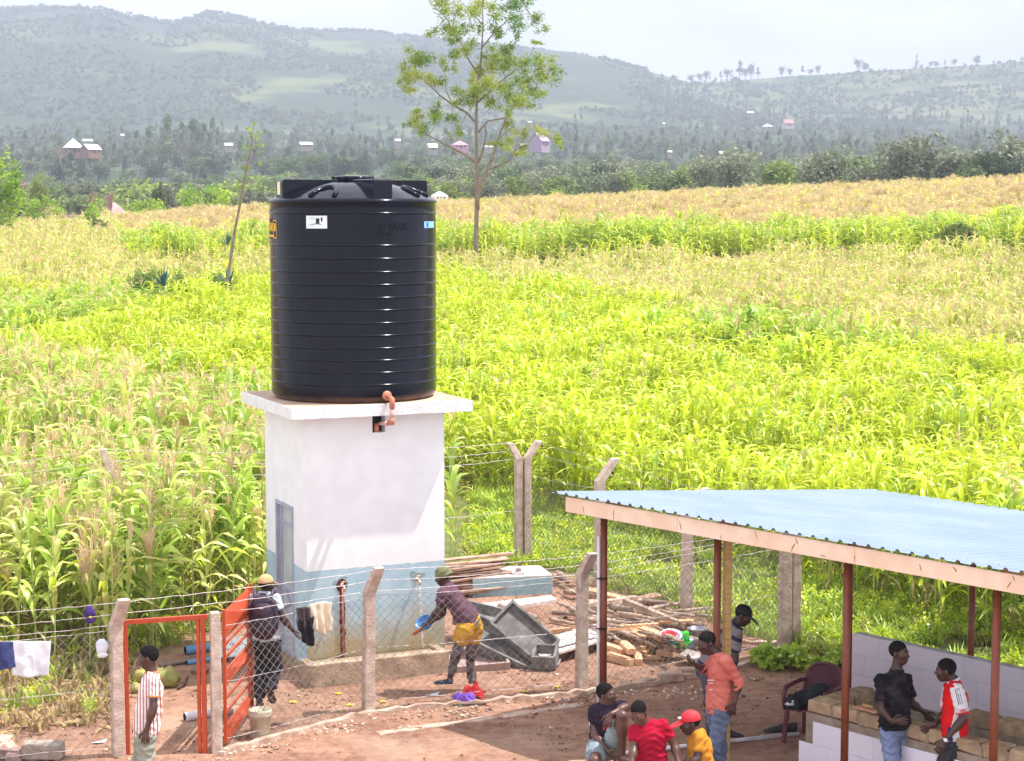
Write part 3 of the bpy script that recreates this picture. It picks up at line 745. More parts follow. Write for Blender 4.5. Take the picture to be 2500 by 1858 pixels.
w=MB(); w.tube([onpl(919,1034,-.06),onpl(919,1060,-.06)],.035,12); part(op,'down_pipe',w,M_OP,True)
# ================================================================== FENCE
def post(par,base,h,arm=None,w_=.13,rz=.4,name='post',lean=(0,0)):
    b=MB(); R=Matrix.Rotation(rz,3,'Z'); base=Vector((base[0],base[1],0)); top=base+Vector((lean[0],lean[1],h))
    def ringpts(c,s): return [c+R@Vector((a*s/2,b2*s/2,0)) for a,b2 in((-1,-1),(1,-1),(1,1),(-1,1))]
    secs=[(base-Vector((0,0,.3)),w_),]
    for i in range(6): secs.append((base+(top-base)*(i+1)/6+Vector((random.uniform(-.003,.003),random.uniform(-.003,.003),0)),w_*(1-.02*i)*random.uniform(.98,1.02)))
    if arm is not None:
        a=Vector(arm); secs[-1]=(top,w_); secs.append((top+a*.5,w_*.95)); secs.append((top+a,w_*.9))
    vs=[];
    for c,s in secs: vs+=ringpts(c,s)
    fs=[(i*4+k,i*4+(k+1)%4,(i+1)*4+(k+1)%4,(i+1)*4+k) for i in range(len(secs)-1) for k in range(4)]+[(3,2,1,0),tuple(range(len(vs)-4,len(vs)))]
    b.add(vs,fs); o=part(par,name,b,M_POST); bevel(o,.008,1); return [top,(top+a if arm is not None else top)]
M_WIRE=mat('barbed_wire',(.50,.43,.43),.5,c2=(.30,.25,.24),scale=30,metal=.2)
M_MESH=mat('chain_link_wire',(.16,.14,.13),.5,c2=(.26,.23,.20),scale=20,metal=.3)
def wire(par,a,b,sag=.03,r_=.0034,barbs=True,name='barbed_wire'):
    a=Vector(a);b=Vector(b); n=max(6,int((b-a).length/.12)); m=MB(); pts=[]
    for i in range(n+1):
        t=i/n; p=a.lerp(b,t)+Vector((0,0,-sag*4*t*(1-t)+random.uniform(-.006,.006))); p+=Vector((random.uniform(-.004,.004),random.uniform(-.004,.004),0)); pts.append(p)
    m.tube(pts,r_,4)
    if barbs:
        for p in pts[1:-1]:
            d=Vector((random.uniform(-1,1),random.uniform(-1,1),random.uniform(-1,1))).normalized()*.016; m.tube([p-d,p+d],.0022,3,cap=False)
    return part(par,name,m,M_WIRE)
def chain(par,a,b,h,z0=.02,pitch=.112,r_=.0028,a2h=None):
    a=Vector((a[0],a[1],0));b=Vector((b[0],b[1],0)); L_=(b-a).length; u=(b-a)/L_; n=int(L_/pitch); nz=int(h/pitch*2)
    nrm=Vector((-u.y,u.x,0)); cache={}
    def nd(i,j):
        if (i,j) not in cache:
            x=i*pitch/2; z=z0+j*pitch/2; cache[(i,j)]=a+u*x+Vector((0,0,z))+Vector((random.uniform(-.006,.006),random.uniform(-.006,.006),random.uniform(-.006,.006)))+nrm*(.03*noise.noise(Vector((x*1.2,z*1.5,a.x)))+.012*noise.noise(Vector((x*5,z*5,a.x))))
        return cache[(i,j)]
    m=MB()
    for i in range(2*n):
        for j in range(nz):
            if (i+j)%2==0: p,q=nd(i,j),nd(i+1,j+1)
            else: p,q=nd(i,j+1),nd(i+1,j)
            d=(q-p).normalized(); s1=d.cross(nrm).normalized()*r_; s2=nrm*r_
            m.add([p+s1,p-s1*.5+s2,p-s1*.5-s2,q+s1,q-s1*.5+s2,q-s1*.5-s2],[(0,1,4,3),(1,2,5,4),(2,0,3,5)])
    return part(par,'chain_link',m,M_MESH,kind='stuff')
ARM=Vector((.13,-.16,.33))
FA=G(283,1526,1.5).xy
fn=thing('fence','chain link fence on bent concrete posts with barbed wire across the foreground','fence',(FC.x,FC.y,0))
PT={}
fdir=(FD-FC).normalized(); 
FZ=FA-(FB-FA).normalized()*2.6+Vector((-.5,0))
FZ=Vector((FA.x-2.2,FA.y-.9))
PT['Z']=post(fn,FZ,1.5,ARM)
PT['A']=post(fn,FA,1.5,ARM,.135,.5)
PT['B']=post(fn,FB,1.62,None,.12,.3)
PT['C']=post(fn,FC,1.5,ARM,.135,.45,lean=(.03,0))
PT['D']=post(fn,FD,1.52,Vector((.12,-.16,.30)),.135,.45,lean=(.01,0))
PT['E']=post(fn,FE,1.75,Vector((.12,-.15,.2)),.15,.3)
PT['E2']=post(fn,FE+Vector((.16,.1)),1.75,Vector((.12,.15,.2)),.13,.3)
def armpt(k,t): return PT[k][0].lerp(PT[k][1],t)
for t,s in ((.9,.02),(.45,.03),(0.0,.02)):
    for a,b in (('Z','A'),('A','C'),('C','D')): wire(fn,armpt(a,t),armpt(b,t),s)
    wire(fn,armpt('D',t),armpt('E',t*.6)-Vector((0,0,.1)),s)
for z in (1.45,.80,.12):
    for a,b in ((FZ,FA),(FB,FC),(FC,FD),(FD,FE)): wire(fn,(a.x,a.y,z),(b.x,b.y,z),.03 if z>.2 else .0)
for a,b in ((FZ,FA),(FB,FC),(FC,FD),(FD,FE)): chain(fn,a,b,1.42)
fb=thing('fence','concrete post fence with barbed wire strands beside the grass strip behind the woodpile','fence',(FH.x,FH.y,0))
fdg=(FG-FE).normalized(); outw=Vector((fdg.y,-fdg.x)); 
PT['F']=post(fb,FF,1.62,Vector((.28,.1,.36)),.15,.35)
PT['H']=post(fb,FH+Vector((.05,0)),1.72,Vector((.26,.1,.36)),.15,.35)
PT['G']=post(fb,FG-Vector((.06,0)),1.85,Vector((-.15,0,.27)),.13,.35)
PT['G2']=post(fb,FG+Vector((.09,.03)),1.85,Vector((.20,.1,.29)),.13,.35)
for t in (.9,.4): 
    for a,b in (('E2','F'),('F','H'),('H','G2')): wire(fb,armpt(a,t),armpt(b,t),.03)
for z in (1.6,1.0,.5):
    for a,b in ((FE,FF),(FF,FH),(FH,FG)): wire(fb,(a.x,a.y,z),(b.x,b.y,z),.03)
for a,b in ((FE,FF),(FF,FH),(FH,FG)): chain(fb,a,b,1.45,pitch=.1)
# back fence running left behind the tower through the maize
FI=GK(232,1335,0).xy+Vector((0,.6)); FJ=Vector(((FI.x+FG.x)/2,(FI.y+FG.y)/2))
fc=thing('fence','barbed wire fence with leaning concrete posts half hidden in the maize left of the tower','fence',(FI.x,FI.y,0))
PT['I']=post(fc,FI,2.1,Vector((-.12,.0,.36)),.12,.3,lean=(-.02,0))
PT['J']=post(fc,FJ,1.85,Vector((-.12,.1,.36)),.12,.3)
FL=Vector((FI.x-3.4,FI.y-1.9)); PT['L']=post(fc,FL,1.85,Vector((-.12,.1,.36)),.12,.3)
for t in (1,.5,0):
    wire(fc,armpt('L',t),armpt('I',t),.03); wire(fc,armpt('I',t),armpt('J',t),.05); wire(fc,armpt('J',t),armpt('G',t),.05)
wire(fc,(FJ.x,FJ.y,.95),(FG.x,FG.y,.95),.03)
# ---------------------------------------------------------------- gate
M_RED=mat('orange_gate_paint',(.56,.085,.025),.45,c2=(.45,.06,.02),scale=4,spec=.4)
gl=G(298,1850,0.25); 
def zgate(px,py,x,y): return at(px,py,y).z
ga=Vector((FA.x+.10,FA.y+.03,0)); gb=Vector((FB.x-.13,FB.y-.03,0))
gf=thing('gateway','orange red steel gateway standing between two concrete fence posts','gateway',ga)
zt1=zgate(298,1520,0,ga.y); zt2=zgate(512,1505,0,gb.y); print('gate z',zt1,zt2)
w=MB(); w.box((ga.x,ga.y,zt1/2-.02),(.045,.045,zt1+.0)); part(gf,'jamb',w,M_RED)
w=MB(); w.box((gb.x,gb.y,zt2/2),(.05,.05,zt2)); w.box((gb.x-.055,gb.y-.01,zt2/2-.01),(.035,.05,zt2-.05)); part(gf,'jamb',w,M_RED)
w=MB(); w.beam((ga.x-.05,ga.y,zt1),(gb.x+.05,gb.y,zt2),.045,.05); part(gf,'lintel',w,M_RED)
h0=G(541,1810,0); h0=Vector((FB.x+.09,FB.y+.05,0)); h1=G(617,1745,0); print('leaf',h0,h1,(h1-h0).length)
gt=thing('gate','orange red steel gate leaf with horizontal bars standing open beside the bucket','gate',h0)
u_=(h1-h0).normalized(); Lg=(h1-h0).length; nr=Vector((-u_.y,u_.x,0)); Rg=Matrix((u_,nr,Vector((0,0,1)))).transposed(); ZG=1.62
def gbox(x,z,dx,dz,th=.03,oy=0): 
    m=MB(); m.box(h0+u_*x+nr*oy+Vector((0,0,z)),(dx,th,dz),Rg); return m
for x in (.02,Lg-.02,Lg-.17): part(gt,'stile',gbox(x,ZG/2+.05,.04,ZG-.08,.035),M_RED)
for i in range(10):
    z=.12+i*(ZG-.2)/9; part(gt,'bar',gbox(Lg/2,z,Lg-.08,.032,.026),M_RED)
def plate(z0,z1):
    m=MB(); zm=(z0+z1)/2; A=h0+u_*.04;B=h0+u_*(Lg-.04); C=(A+B)/2+nr*-.07
    P=[A+Vector((0,0,z0)),B+Vector((0,0,z0)),B+Vector((0,0,z1)),A+Vector((0,0,z1)),C+Vector((0,0,zm))]
    m.add(P,[(0,1,4),(1,2,4),(2,3,4),(3,0,4)]); P2=[p+nr*.004 for p in P]; m.add(P2,[(1,0,4),(2,1,4),(3,2,4),(0,3,4)]); return m
for a,b in ((ZG-.34,ZG-.01),(.74,.92),(.06,.30)): part(gt,'plate',plate(a,b),M_RED)
# ---------------------------------------------------------------- kerb along the fence
M_KERB=mat('kerb_mortar',(.60,.45,.36),.95,c2=(.38,.24,.17),scale=7,bump=.7,bscale=25)
kb=thing('kerb','broken mortar kerb running along the foot of the fence','kerb',(FC.x,FC.y,0))
def kerbseg(pts,wd,ht,name='kerb_strip'):
    m=MB(); pp=[Vector((p[0],p[1],0)) for p in pts]; vs=[];n=0
    dense=[]
    for a,b in zip(pp[:-1],pp[1:]):
        k=max(2,int((b-a).length/.12))
        for i in range(k): dense.append(a.lerp(b,i/k))
    dense.append(pp[-1])
    for i,p in enumerate(dense):
        d=(dense[min(i+1,len(dense)-1)]-dense[max(0,i-1)]).normalized(); q=Vector((-d.y,d.x,0)); w1=wd*random.uniform(.55,1.35); h_=ht*random.uniform(.35,1.0)
        vs+=[p-q*w1/2-Vector((0,0,.05)),p-q*w1*.42+Vector((0,0,h_)),p+q*w1*.42+Vector((0,0,h_*random.uniform(.9,1))),p+q*w1/2-Vector((0,0,.05))]
    nn=len(dense); fs=[(i*4+k,i*4+k+1,(i+1)*4+k+1,(i+1)*4+k) for i in range(nn-1) for k in range(3)]+[(3,2,1,0),(nn*4-4,nn*4-3,nn*4-2,nn*4-1)]
    m.add(vs,fs); return part(kb,name,m,M_KERB)
kerbseg([FB.xy+Vector((.1,-.05)),FC.xy+Vector((0,-.1)),FD.xy+Vector((.05,-.12)),GK(1500,1468).xy],.11,.075)
kerbseg([GK(820,1592).xy,GK(1050,1560).xy,GK(1260,1530).xy],.16,.008)
kerbseg([GK(1275,1508).xy,GK(1400,1487).xy,GK(1560,1460).xy,GK(1700,1425).xy],.12,.07)
kerbseg([GK(1690,1400).xy,GK(1560,1395).xy],.1,.06)
kerbseg([GK(480,1640).xy,GK(540,1615).xy],.14,.05)
for px,py,sx in ((1455,1478,.35),(1500,1465,.3),(1545,1455,.3)):
    p=GK(px,py); m=MB(); m.box(p+Vector((0,0,.05)),(sx,.16,.12),Matrix.Rotation(.35+random.uniform(-.2,.2),3,'Z'),jit=.02); bevel(part(kb,'stone_block',m,M_KERB),.015)
# ================================================================== SHED ROOF
CU=Vector((.661,-.750,0)); CN=Vector((.750,.661,0))
P1=Vector((1.03,21.24,0))
sh_=thing('shelter','open shed with a pale blue corrugated roof on thin red brown steel posts','shelter',P1)
M_ROOF=mat('blue_roof_sheet',(.235,.30,.39),.5,c2=(.195,.255,.345),scale=1.1,spec=.5,stretch=(1,1,1))
M_WOODF=mat('pine_fascia',(.90,.71,.55),.75,c2=(.82,.58,.41),scale=3.2,stretch=(1,1,1),bump=.2,bscale=20)
M_STEEL=mat('red_oxide_post',(.21,.05,.016),.42,c2=(.16,.036,.012),scale=6,spec=.45)
ZR=2.80
cA=G(1209*K,1068*K,ZR+.02); 
# far end of the ridges
best=None
for i in range(300):
    L_=4+i*.01; q=cA+CN*L_; f=lambda z:(CXP+F*q.x/(q.y*math.cos(PITCH)-(z-CAMH)*math.sin(PITCH)))
    if f(2.2)>=1898*K: best=L_; break
RL=best; q=cA+CN*RL; zb_=at(1898*K,1066*K,q.y).z; print('roof depth',RL,'z back',zb_)
NR=44; pitch_=.176
vs=[];fs=[]
prof_=[(0,0),(.055,0),(.075,.026),(.101,.026),(.121,0)]
cols=[]
for i in range(NR):
    for d_,h in prof_: cols.append((i*pitch_+d_-.06,h))
cols.append((NR*pitch_-.06,0))
for x,h in cols:
    for j in range(3):
        t=j/2; p=cA+CU*x+CN*(RL*t-.04*(1-t)); z=(ZR+.01)*(1-t)+zb_*t+h
        vs.append((p.x,p.y,z))
nc=len(cols)
fs=[(i*3+j,i*3+j+1,(i+1)*3+j+1,(i+1)*3+j) for i in range(nc-1) for j in range(2)]
# sheets: every five ridges a sheet, each its own part
per=5*5
for k in range(0,nc-1,per):
    m=MB(); e=min(k+per,nc-1); sub=vs[k*3:(e+1)*3]; lift=.003 if (k//per)%2 else 0
    sub=[(a,b,c+lift) for a,b,c in sub]; n_=e-k+1
    m.add(sub,[(i*3+j,i*3+j+1,(i+1)*3+j+1,(i+1)*3+j) for i in range(n_-1) for j in range(2)])
    o=part(sh_,'roof_sheet',m,M_ROOF); md=o.modifiers.new('thickness','SOLIDIFY'); md.thickness=.0015; md.offset=-1
tot=NR*pitch_
scw=MB()
for i in range(0,NR,2):
    for t in (.02,.34,.66,.97):
        q=cA+CU*(i*pitch_+.088-.06)+CN*(RL*t); scw.ell((q.x,q.y,(ZR+.01)*(1-t)+zb_*t+.030),(.011,.011,.010),6,3)
part(sh_,'roof_screws',scw,mat('screw_cap',(.45,.47,.50),.5),kind='stuff')
# fascia boards, four lengths butted
fx=[.14,1.95,4.4,6.6,tot]
zlo=.18
for a,b in zip(fx[:-1],fx[1:]):
    m=MB(); m.beam(cA+CU*(a+.002)+CN*.02+Vector((0,0,ZR-.02-cA.z-zlo/2+.0)),cA+CU*(b-.002)+CN*.02+Vector((0,0,ZR-.02-cA.z-zlo/2)),.03,zlo,jit=.002); bevel(part(sh_,'fascia_board',m,M_WOODF),.004)
def knot(x,z,sx=.03,sz=.09,rot=0):
    m=MB(); c=cA+CU*x+CN*.004+Vector((0,0,ZR-.02-cA.z-z)); Rk=Matrix((CU,CN,Vector((0,0,1)))).transposed(); pts=[]
    for i in range(10):
        a=2*math.pi*i/10; r_=random.uniform(.7,1.2); xx=sx/2*r_*math.cos(a); zz=sz/2*r_*math.sin(a); pts.append(c+Rk@Vector((xx*math.cos(rot)-zz*math.sin(rot),0,xx*math.sin(rot)+zz*math.cos(rot))))
    m.prism(pts,CN*.004); return part(sh_,'knot',m,MK)
MK=mat('wood_knot',(.36,.15,.07),.8)
for x,z,a,b,r_ in ((.45,.12,.012,.1,.3),(.95,.11,.012,.12,0),(2.0,.10,.014,.12,.3),(3.1,.06,.012,.1,.5),(3.6,.12,.016,.12,-.5),(3.65,.05,.014,.08,.4),(4.4,.12,.012,.08,.2),(5.2,.09,.012,.09,.3),(5.6,.05,.016,.07,.8),(6.2,.11,.014,.09,-.6),(6.25,.04,.012,.06,.5),(6.5,.13,.012,.08,.3),(7.0,.1,.014,.08,-.5),(2.6,.15,.012,.05,0),(4.0,.15,.01,.07,1.4)): knot(x,z,a,b,r_)
def pole(p,h,r_=.040,par=None,name='post',m_=None,n=16):
    m=MB(); m.tube([Vector((p[0],p[1],-.1)),Vector((p[0],p[1],h))],r_,n); return part(par or sh_,name,m,m_ or M_STEEL,True)
for i in range(5): 
    p=P1+CU*(1.786*i)+CN*.06; pole(p,ZR-.12,.041)
for p in (Vector((4.19,22.5,0)),Vector((5.37,21.17,0)),Vector((6.55,19.83,0))): pole(p,ZR+(zb_-ZR)*max(0,(p-cA).dot(CN))/RL-.1,.038)
# rafters and wall plates carrying the sheets
M_TIM=mat('sawn_timber',(.58,.38,.16),.8,c2=(.45,.27,.10),scale=6,stretch=(1,1,6))
for i in range(5):
    a=P1+CU*(1.786*i+.05)+CN*.06+Vector((0,0,ZR-.06)); b=P1+CU*(1.786*i+.05)+CN*(RL-.1)+Vector((0,0,zb_-.06)); m=MB(); m.beam(a,b,.05,.08); part(sh_,'rafter',m,M_TIM)
wp=thing('pvc_pipe','thin white pipe tied upright along the left side of the nearest shed corner post','pipe',P1)
m=MB(); q=P1+Vector((-.062,-.02,0))+CN*.06; m.tube([q,q+Vector((0,0,2.35))],.018,10); part(wp,'pipe',m,mat('white_pvc',(.72,.70,.74),.4),True)
for z in (1.85,1.25,.55):
    m=MB(); m.lathe([(.066,z-.006),(.069,z),(.066,z+.006)],16,(P1+CN*.06+Vector((-.022,-.01,0)))); part(wp,'tie',m,M_DARK)
_pp=at(1775,1500,20.0); pr=thing('timber_prop','square yellow timber prop standing beside the second shed post','timber prop',(_pp.x,20.0,0))
q=pr.location; m=MB(); m.box((q.x,q.y,1.31),(.075,.075,2.62),Matrix.Rotation(.5,3,'Z')); bevel(part(pr,'post',m,M_TIM),.004)
# ================================================================== COUNTER AND TILED WALL
M_TILE=mat('lilac_wall_tile',(.80,.75,.84),.25,c2=(.75,.70,.81),scale=1.5,spec=.5,rand=.04)
M_TILEW=mat('white_wall_tile',(.80,.77,.86),.25,c2=(.76,.73,.83),scale=1.5,spec=.5,rand=.04)
M_SAND=mat('sandstone_brick',(.50,.36,.22),.95,c2=(.30,.20,.12),scale=7,bump=.7,bscale=30,rand=.18)
M_MORT=mat('grey_mortar',(.36,.29,.23),.95,c2=(.24,.18,.13),scale=8,bump=.6,bscale=30)
def tile_face(par,origin,length,ztop,rows,tw_=.40,th_=.25,m_=None,skip=None,stag=.5):
    """tiles on a face running along CU from origin; the face looks to -CN"""
    g=.003
    Rk=Matrix((CU,CN,Vector((0,0,1)))).transposed()
    for r_ in range(rows):
        z1=ztop-r_*th_; z0=z1-th_
        if z1<.02: break
        z0=max(z0,0); x=-(tw_*stag if r_%2 else 0)
        while x<length:
            a=max(x,0); b=min(x+tw_,length)
            if b-a>.03 and not (skip and skip(r_,a,b)):
                m=MB(); c=origin+CU*((a+b)/2)-CN*.008; m.box((c.x,c.y,(z0+z1)/2),(b-a-g,.012+random.uniform(0,.0015),z1-z0-g),Rk); part(par,'tile',m,m_)
            x+=tw_
Rk=Matrix((CU,CN,Vector((0,0,1)))).transposed()
wl=G(1850+795/3.42,1450+325/3.42,1.0)
rw=thing('tiled_wall','waist high wall clad in lilac tiles behind the counter, mortar smeared along its top','wall',wl)
WLEN=6.2
m=MB(); c=wl+CU*(WLEN/2)+CN*.07; m.box((c.x,c.y,.497),(WLEN-.002,.14,.994),Rk); bevel(part(rw,'core',m,mat('wall_top_mortar',(.82,.80,.84),.95,c2=(.60,.56,.56),scale=6,bump=.5)),.006)
tile_face(rw,wl-CN*.0,WLEN,1.0,4,m_=M_TILE)
for i in range(9):   # the thin tiled strip and end face
    pass
m=MB(); m.box((wl.x+CN.x*.07-CU.x*.008,wl.y+CN.y*.07-CU.y*.008,.49),(.012,.13,.98),Rk); part(rw,'tile',m,M_TILE)
loose=thing('loose_slab','small grey slab of mortar board lying on the left end of the tiled wall','board',wl+CU*.33+CN*.06+Vector((0,0,1.0)))
m=MB(); m.box(loose.location+Vector((0,0,.012)),(.34,.15,.02),Rk@Matrix.Rotation(.25,3,'Z'),jit=.012); part(loose,'board',m,M_MORT)
hole=MB(); hp=wl+CU*3.3-CN*.016; hole.lathe([(0,0),(.022,0),(.022,.006),(0,.006)],14,(hp.x,hp.y,.60),R=(-CN).to_track_quat('Z','Y').to_matrix()); part(rw,'pipe_hole',hole,M_DARK)
# front counter
cl=G(1850+400/3.42,1450+862/3.42,.90); print('counter',cl)
ct=thing('counter','brick and tile serving counter topped with rough sandstone bricks','counter',cl)
CLEN=5.2
m=MB(); c=cl+CU*(CLEN/2)+CN*.12; m.box((c.x,c.y,.37),(CLEN,.22,.74),Rk,jit=.004)
c=cl+CU*.11+CN*.62; m.box((c.x,c.y,.365),(.22,.78,.73),Rk,jit=.004)
c=cl+CU*(CLEN/2)+CN*1.05; m.box((c.x,c.y,.355),(CLEN,.2,.71),Rk,jit=.004)
part(ct,'core',m,M_MORT)
m=MB(); c=cl+CU*(CLEN/2)+CN*.6; m.box((c.x,c.y,.28),(CLEN-.5,.68,.56),Rk); part(ct,'shelf',m,M_MORT)
x=0
while x<CLEN-.1:
    l_=random.uniform(.26,.36); m=MB(); c=cl+CU*(x+l_/2)+CN*(.11+random.uniform(-.01,.01)); m.box((c.x,c.y,.745+.072),(l_-.03,.20,.14),Rk,jit=.012); o=part(ct,'brick',m,M_SAND); bevel(o,.014,2)
    m=MB(); c=cl+CU*(x+l_)+CN*.11; m.box((c.x,c.y,.80),(.035,.175,.11),Rk,jit=.006); part(ct,'mortar_joint',m,M_MORT); x+=l_
x=.45
for k in range(2):
    m=MB(); c=cl+CU*.12+CN*(.40+k*.36); m.box((c.x,c.y,.73+.072),(.2,.33,.14),Rk,jit=.012); bevel(part(ct,'brick',m,M_SAND),.014,2)
for k in range(12):
    if k in (1,2,7): continue
    m=MB(); c=cl+CU*(.35+k*.4)+CN*(1.05+random.uniform(-.01,.01)); m.box((c.x,c.y,.71+.072),(.36,.19,.14),Rk,jit=.012); bevel(part(ct,'brick',m,M_SAND),.014,2)
tt=cl+CU*.12-CN*.004
tile_face(ct,tt,CLEN-.14,.66,1,m_=M_TILEW)
tile_face(ct,tt-CU*.19,CLEN,.41,2,m_=M_TILEW)
# end face tiles (left end) below
m=MB(); c=cl-CU*.01+CN*.12; 
rod=thing('rod','thin pale metal rod leaning across the counter towards the tiled wall','rod',Vector((cl.x,cl.y,.8)))
a=at(1850+735/3.42,1450+790/3.42,21.2); b=at(1850+925/3.42,1450+975/3.42,19.6)
m=MB(); m.tube([a,b],.012,8); part(rod,'shaft',m,mat('pale_rod',(.55,.53,.56),.4),True)
tro=thing('trowel','pinkish wooden float resting on the counter bricks beside the third post','tool',Vector((cl.x+CU.x*.75,cl.y+CU.y*.75,.89)))
q=tro.location; m=MB(); m.box(q+CN*.1+Vector((0,0,.012)),(.30,.09,.02),Rk); bevel(part(tro,'blade',m,mat('pink_wood',(.60,.30,.20),.7)),.004); m=MB(); m.tube([q+CN*.1-CU*.06+Vector((0,0,.05)),q+CN*.1+CU*.08+Vector((0,0,.05))],.016,8); part(tro,'handle',m,M_TIM,True)
# concrete floor strip under the shelter
m=MB()
# ================================================================== CHAIR
M_CH=mat('maroon_plastic',(.16,.035,.05),.32,c2=(.12,.025,.04),scale=4,spec=.5)
def c4p(x,y,Y): return at(1400+x/3.705,1450+y/3.705,Y)
chf=G(1400+1905/3.705,1450+1350/3.705)
# the chair faces right and towards the counter; front-left leg at chf
cyaw=math.radians(-38); cx_=Vector((math.cos(cyaw),math.sin(cyaw),0)); cy_=Vector((-math.sin(cyaw),math.cos(cyaw),0))  # cx_ = across the seat, cy_ = towards the back
co=chf+cx_*.24+cy_*.0
ch=thing('plastic_chair','maroon plastic armchair with woven pattern back beside the counter','chair',co)
def cp(a,b,z): return co+cx_*a+cy_*b+Vector((0,0,z))
for sx,sy in ((-1,0),(1,0),(-1,1),(1,1)):
    m=MB(); top=cp(sx*.215,.03+.40*sy,.43); bot=cp(sx*.25,-.0+.50*sy,0); 
    m.beam(bot,top,.055,.035,up=cy_); bevel(part(ch,'leg',m,M_CH),.008)
m=MB(); ns=10; vs=[];
for i in range(ns+1):
    for j in range(ns+1):
        a=(i/ns-.5)*.46*(1-.08*j/ns); b=.0+.46*j/ns; z=.44-.025*math.cos((i/ns-.5)*math.pi)*math.sin(j/ns*math.pi)-(.02 if j==0 else 0); vs.append(cp(a,b,z))
m.add(vs,[(i*(ns+1)+j,(i+1)*(ns+1)+j,(i+1)*(ns+1)+j+1,i*(ns+1)+j+1) for i in range(ns) for j in range(ns)]); o=part(ch,'seat',m,M_CH,True); md=o.modifiers.new('t','SOLIDIFY'); md.thickness=.02
# back: curved shell, rounded top, frame plus lattice
def bp(s,t): # s -1..1 across, t 0..1 up
    wdt=.235*(1-.0*t); ang=s*.9; zz=.44+t*.42*(1-.28*abs(s)**3*t); return cp(wdt*math.sin(ang)/math.sin(.9),.44+.12*t-.10*(1-math.cos(ang))*1.0,zz)
m=MB(); ns=16
fr=[bp(-1,i/ns) for i in range(ns+1)]+[bp(-1+2*i/ns,1.0) for i in range(1,ns)]+[bp(1,1-i/ns) for i in range(ns+1)]
m.tube(fr,.019,8); part(ch,'back_frame',m,M_CH,True)
m=MB()
for i in range(13):
    s=-1+2*i/12; m.tube([bp(s,t/8) for t in range(9)],.0075,5)
for j in range(12):
    t=.06+j*.08; m.tube([bp(-1+2*i/12+.0,t+(.012 if i%2 else -.012)) for i in range(13)],.0085,5)
part(ch,'woven_back',m,M_CH,True)
m=MB(); nn=12; m.add([bp(-.96+1.92*i/nn,j/nn*.97)+cy_*.008 for i in range(nn+1) for j in range(nn+1)],[(i*(nn+1)+j,(i+1)*(nn+1)+j,(i+1)*(nn+1)+j+1,i*(nn+1)+j+1) for i in range(nn) for j in range(nn)]); o=part(ch,'back_panel',m,M_CH,True); md=o.modifiers.new('t','SOLIDIFY'); md.thickness=.006
for s in (-1,1):
    m=MB(); m.tube([cp(s*.245,.02,.40),cp(s*.255,-.0,.55),cp(s*.262,.05,.645),cp(s*.262,.2,.66),cp(s*.255,.38,.67),bp(s*.97,.62)],[.024,.024,.03,.03,.028,.02],8); part(ch,'armrest',m,M_CH,True)
    m=MB(); vs=[cp(s*.24,.40,.45),cp(s*.245,.02,.42),cp(s*.255,.03,.52),cp(s*.25,.40,.62)]
bag=thing('bag','black cloth bag with a white print lying on the maroon chair','bag',cp(0,.2,.46))
M_BAG=mat('black_cloth',(.018,.018,.024),.9,c2=(.04,.04,.05),scale=8,bump=.6)
m=MB(); m.ell(cp(-.02,.18,.53),(.2,.17,.09),18,12,noise_=.5); m.ell(cp(-.12,.02,.50),(.12,.12,.09),14,10,noise_=.5); m.ell(cp(.05,.3,.58),(.14,.1,.1),14,10,noise_=.4); part(bag,'fabric',m,M_BAG,True)
m=MB(); q=cp(-.12,-.085,.50); m.ell(q,(.06,.03,.02),8,5,noise_=.6); m.ell(q+Vector((.03,.01,.02)),(.02,.02,.03),8,5); part(bag,'print',m,mat('white_cloth',(.75,.75,.78),.8),True)
# shoes under the chair
M_SHOE=mat('black_leather',(.03,.022,.028),.45,c2=(.05,.035,.04),scale=12)
def shoe(par,heel,toe,w_=.10,h=.09,m_=None,name='shoe',top=None):
    heel=Vector(heel);toe=Vector(toe); d=(toe-heel); L_=d.length; x=d.normalized(); y=Vector((0,0,1)).cross(x).normalized(); z=x.cross(y)
    R=Matrix((x,y,z)).transposed(); b=MB(); vs=[];n=12
    secs=[(-.02,.5,.75),(0.03,.8,1.0),(.2,.85,.98),(.4,.8,.75),(.6,.95,.6),(.8,1.0,.52),(.93,.8,.42),(1.0,.4,.25)]
    for t,ww,hh in secs:
        for k in range(n):
            a=2*math.pi*k/n; vs.append(heel+R@Vector((t*L_,math.cos(a)*w_/2*ww,(math.sin(a)*.5+.5)*h*hh if math.sin(a)>-.2 else 0)))
    b.add(vs,[(i*n+k,(i+1)*n+k,(i+1)*n+(k+1)%n,i*n+(k+1)%n) for i in range(len(secs)-1) for k in range(n)]+[tuple(range(n)),tuple(range(len(secs)*n-1,(len(secs)-1)*n-1,-1))])
    o=part(par,name,b,m_ or M_SHOE,True); return o
for i,(px,py,px2,py2) in enumerate([(1945,1255,1745,1255),(2020,1250,1850,1240)]):
    a=G(1400+px/3.705,1450+py/3.705); b=G(1400+px2/3.705,1450+py2/3.705)
    t=thing('shoe',['black shoe in front lying left of the chair leg','black shoe lying just behind the other one under the chair'][i],'shoe',a,'empty shoes under the chair'); shoe(t,a,a+(b-a).normalized()*.30,.11,.12)
    m=MB(); 
    for k in range(4): q=a+(b-a).normalized()*(.12+.03*k); m.tube([q+Vector((-.01,-.02,.10-.008*k)),q+Vector((.01,.02,.10-.008*k))],.004,5)
    part(t,'laces',m,M_BAG)
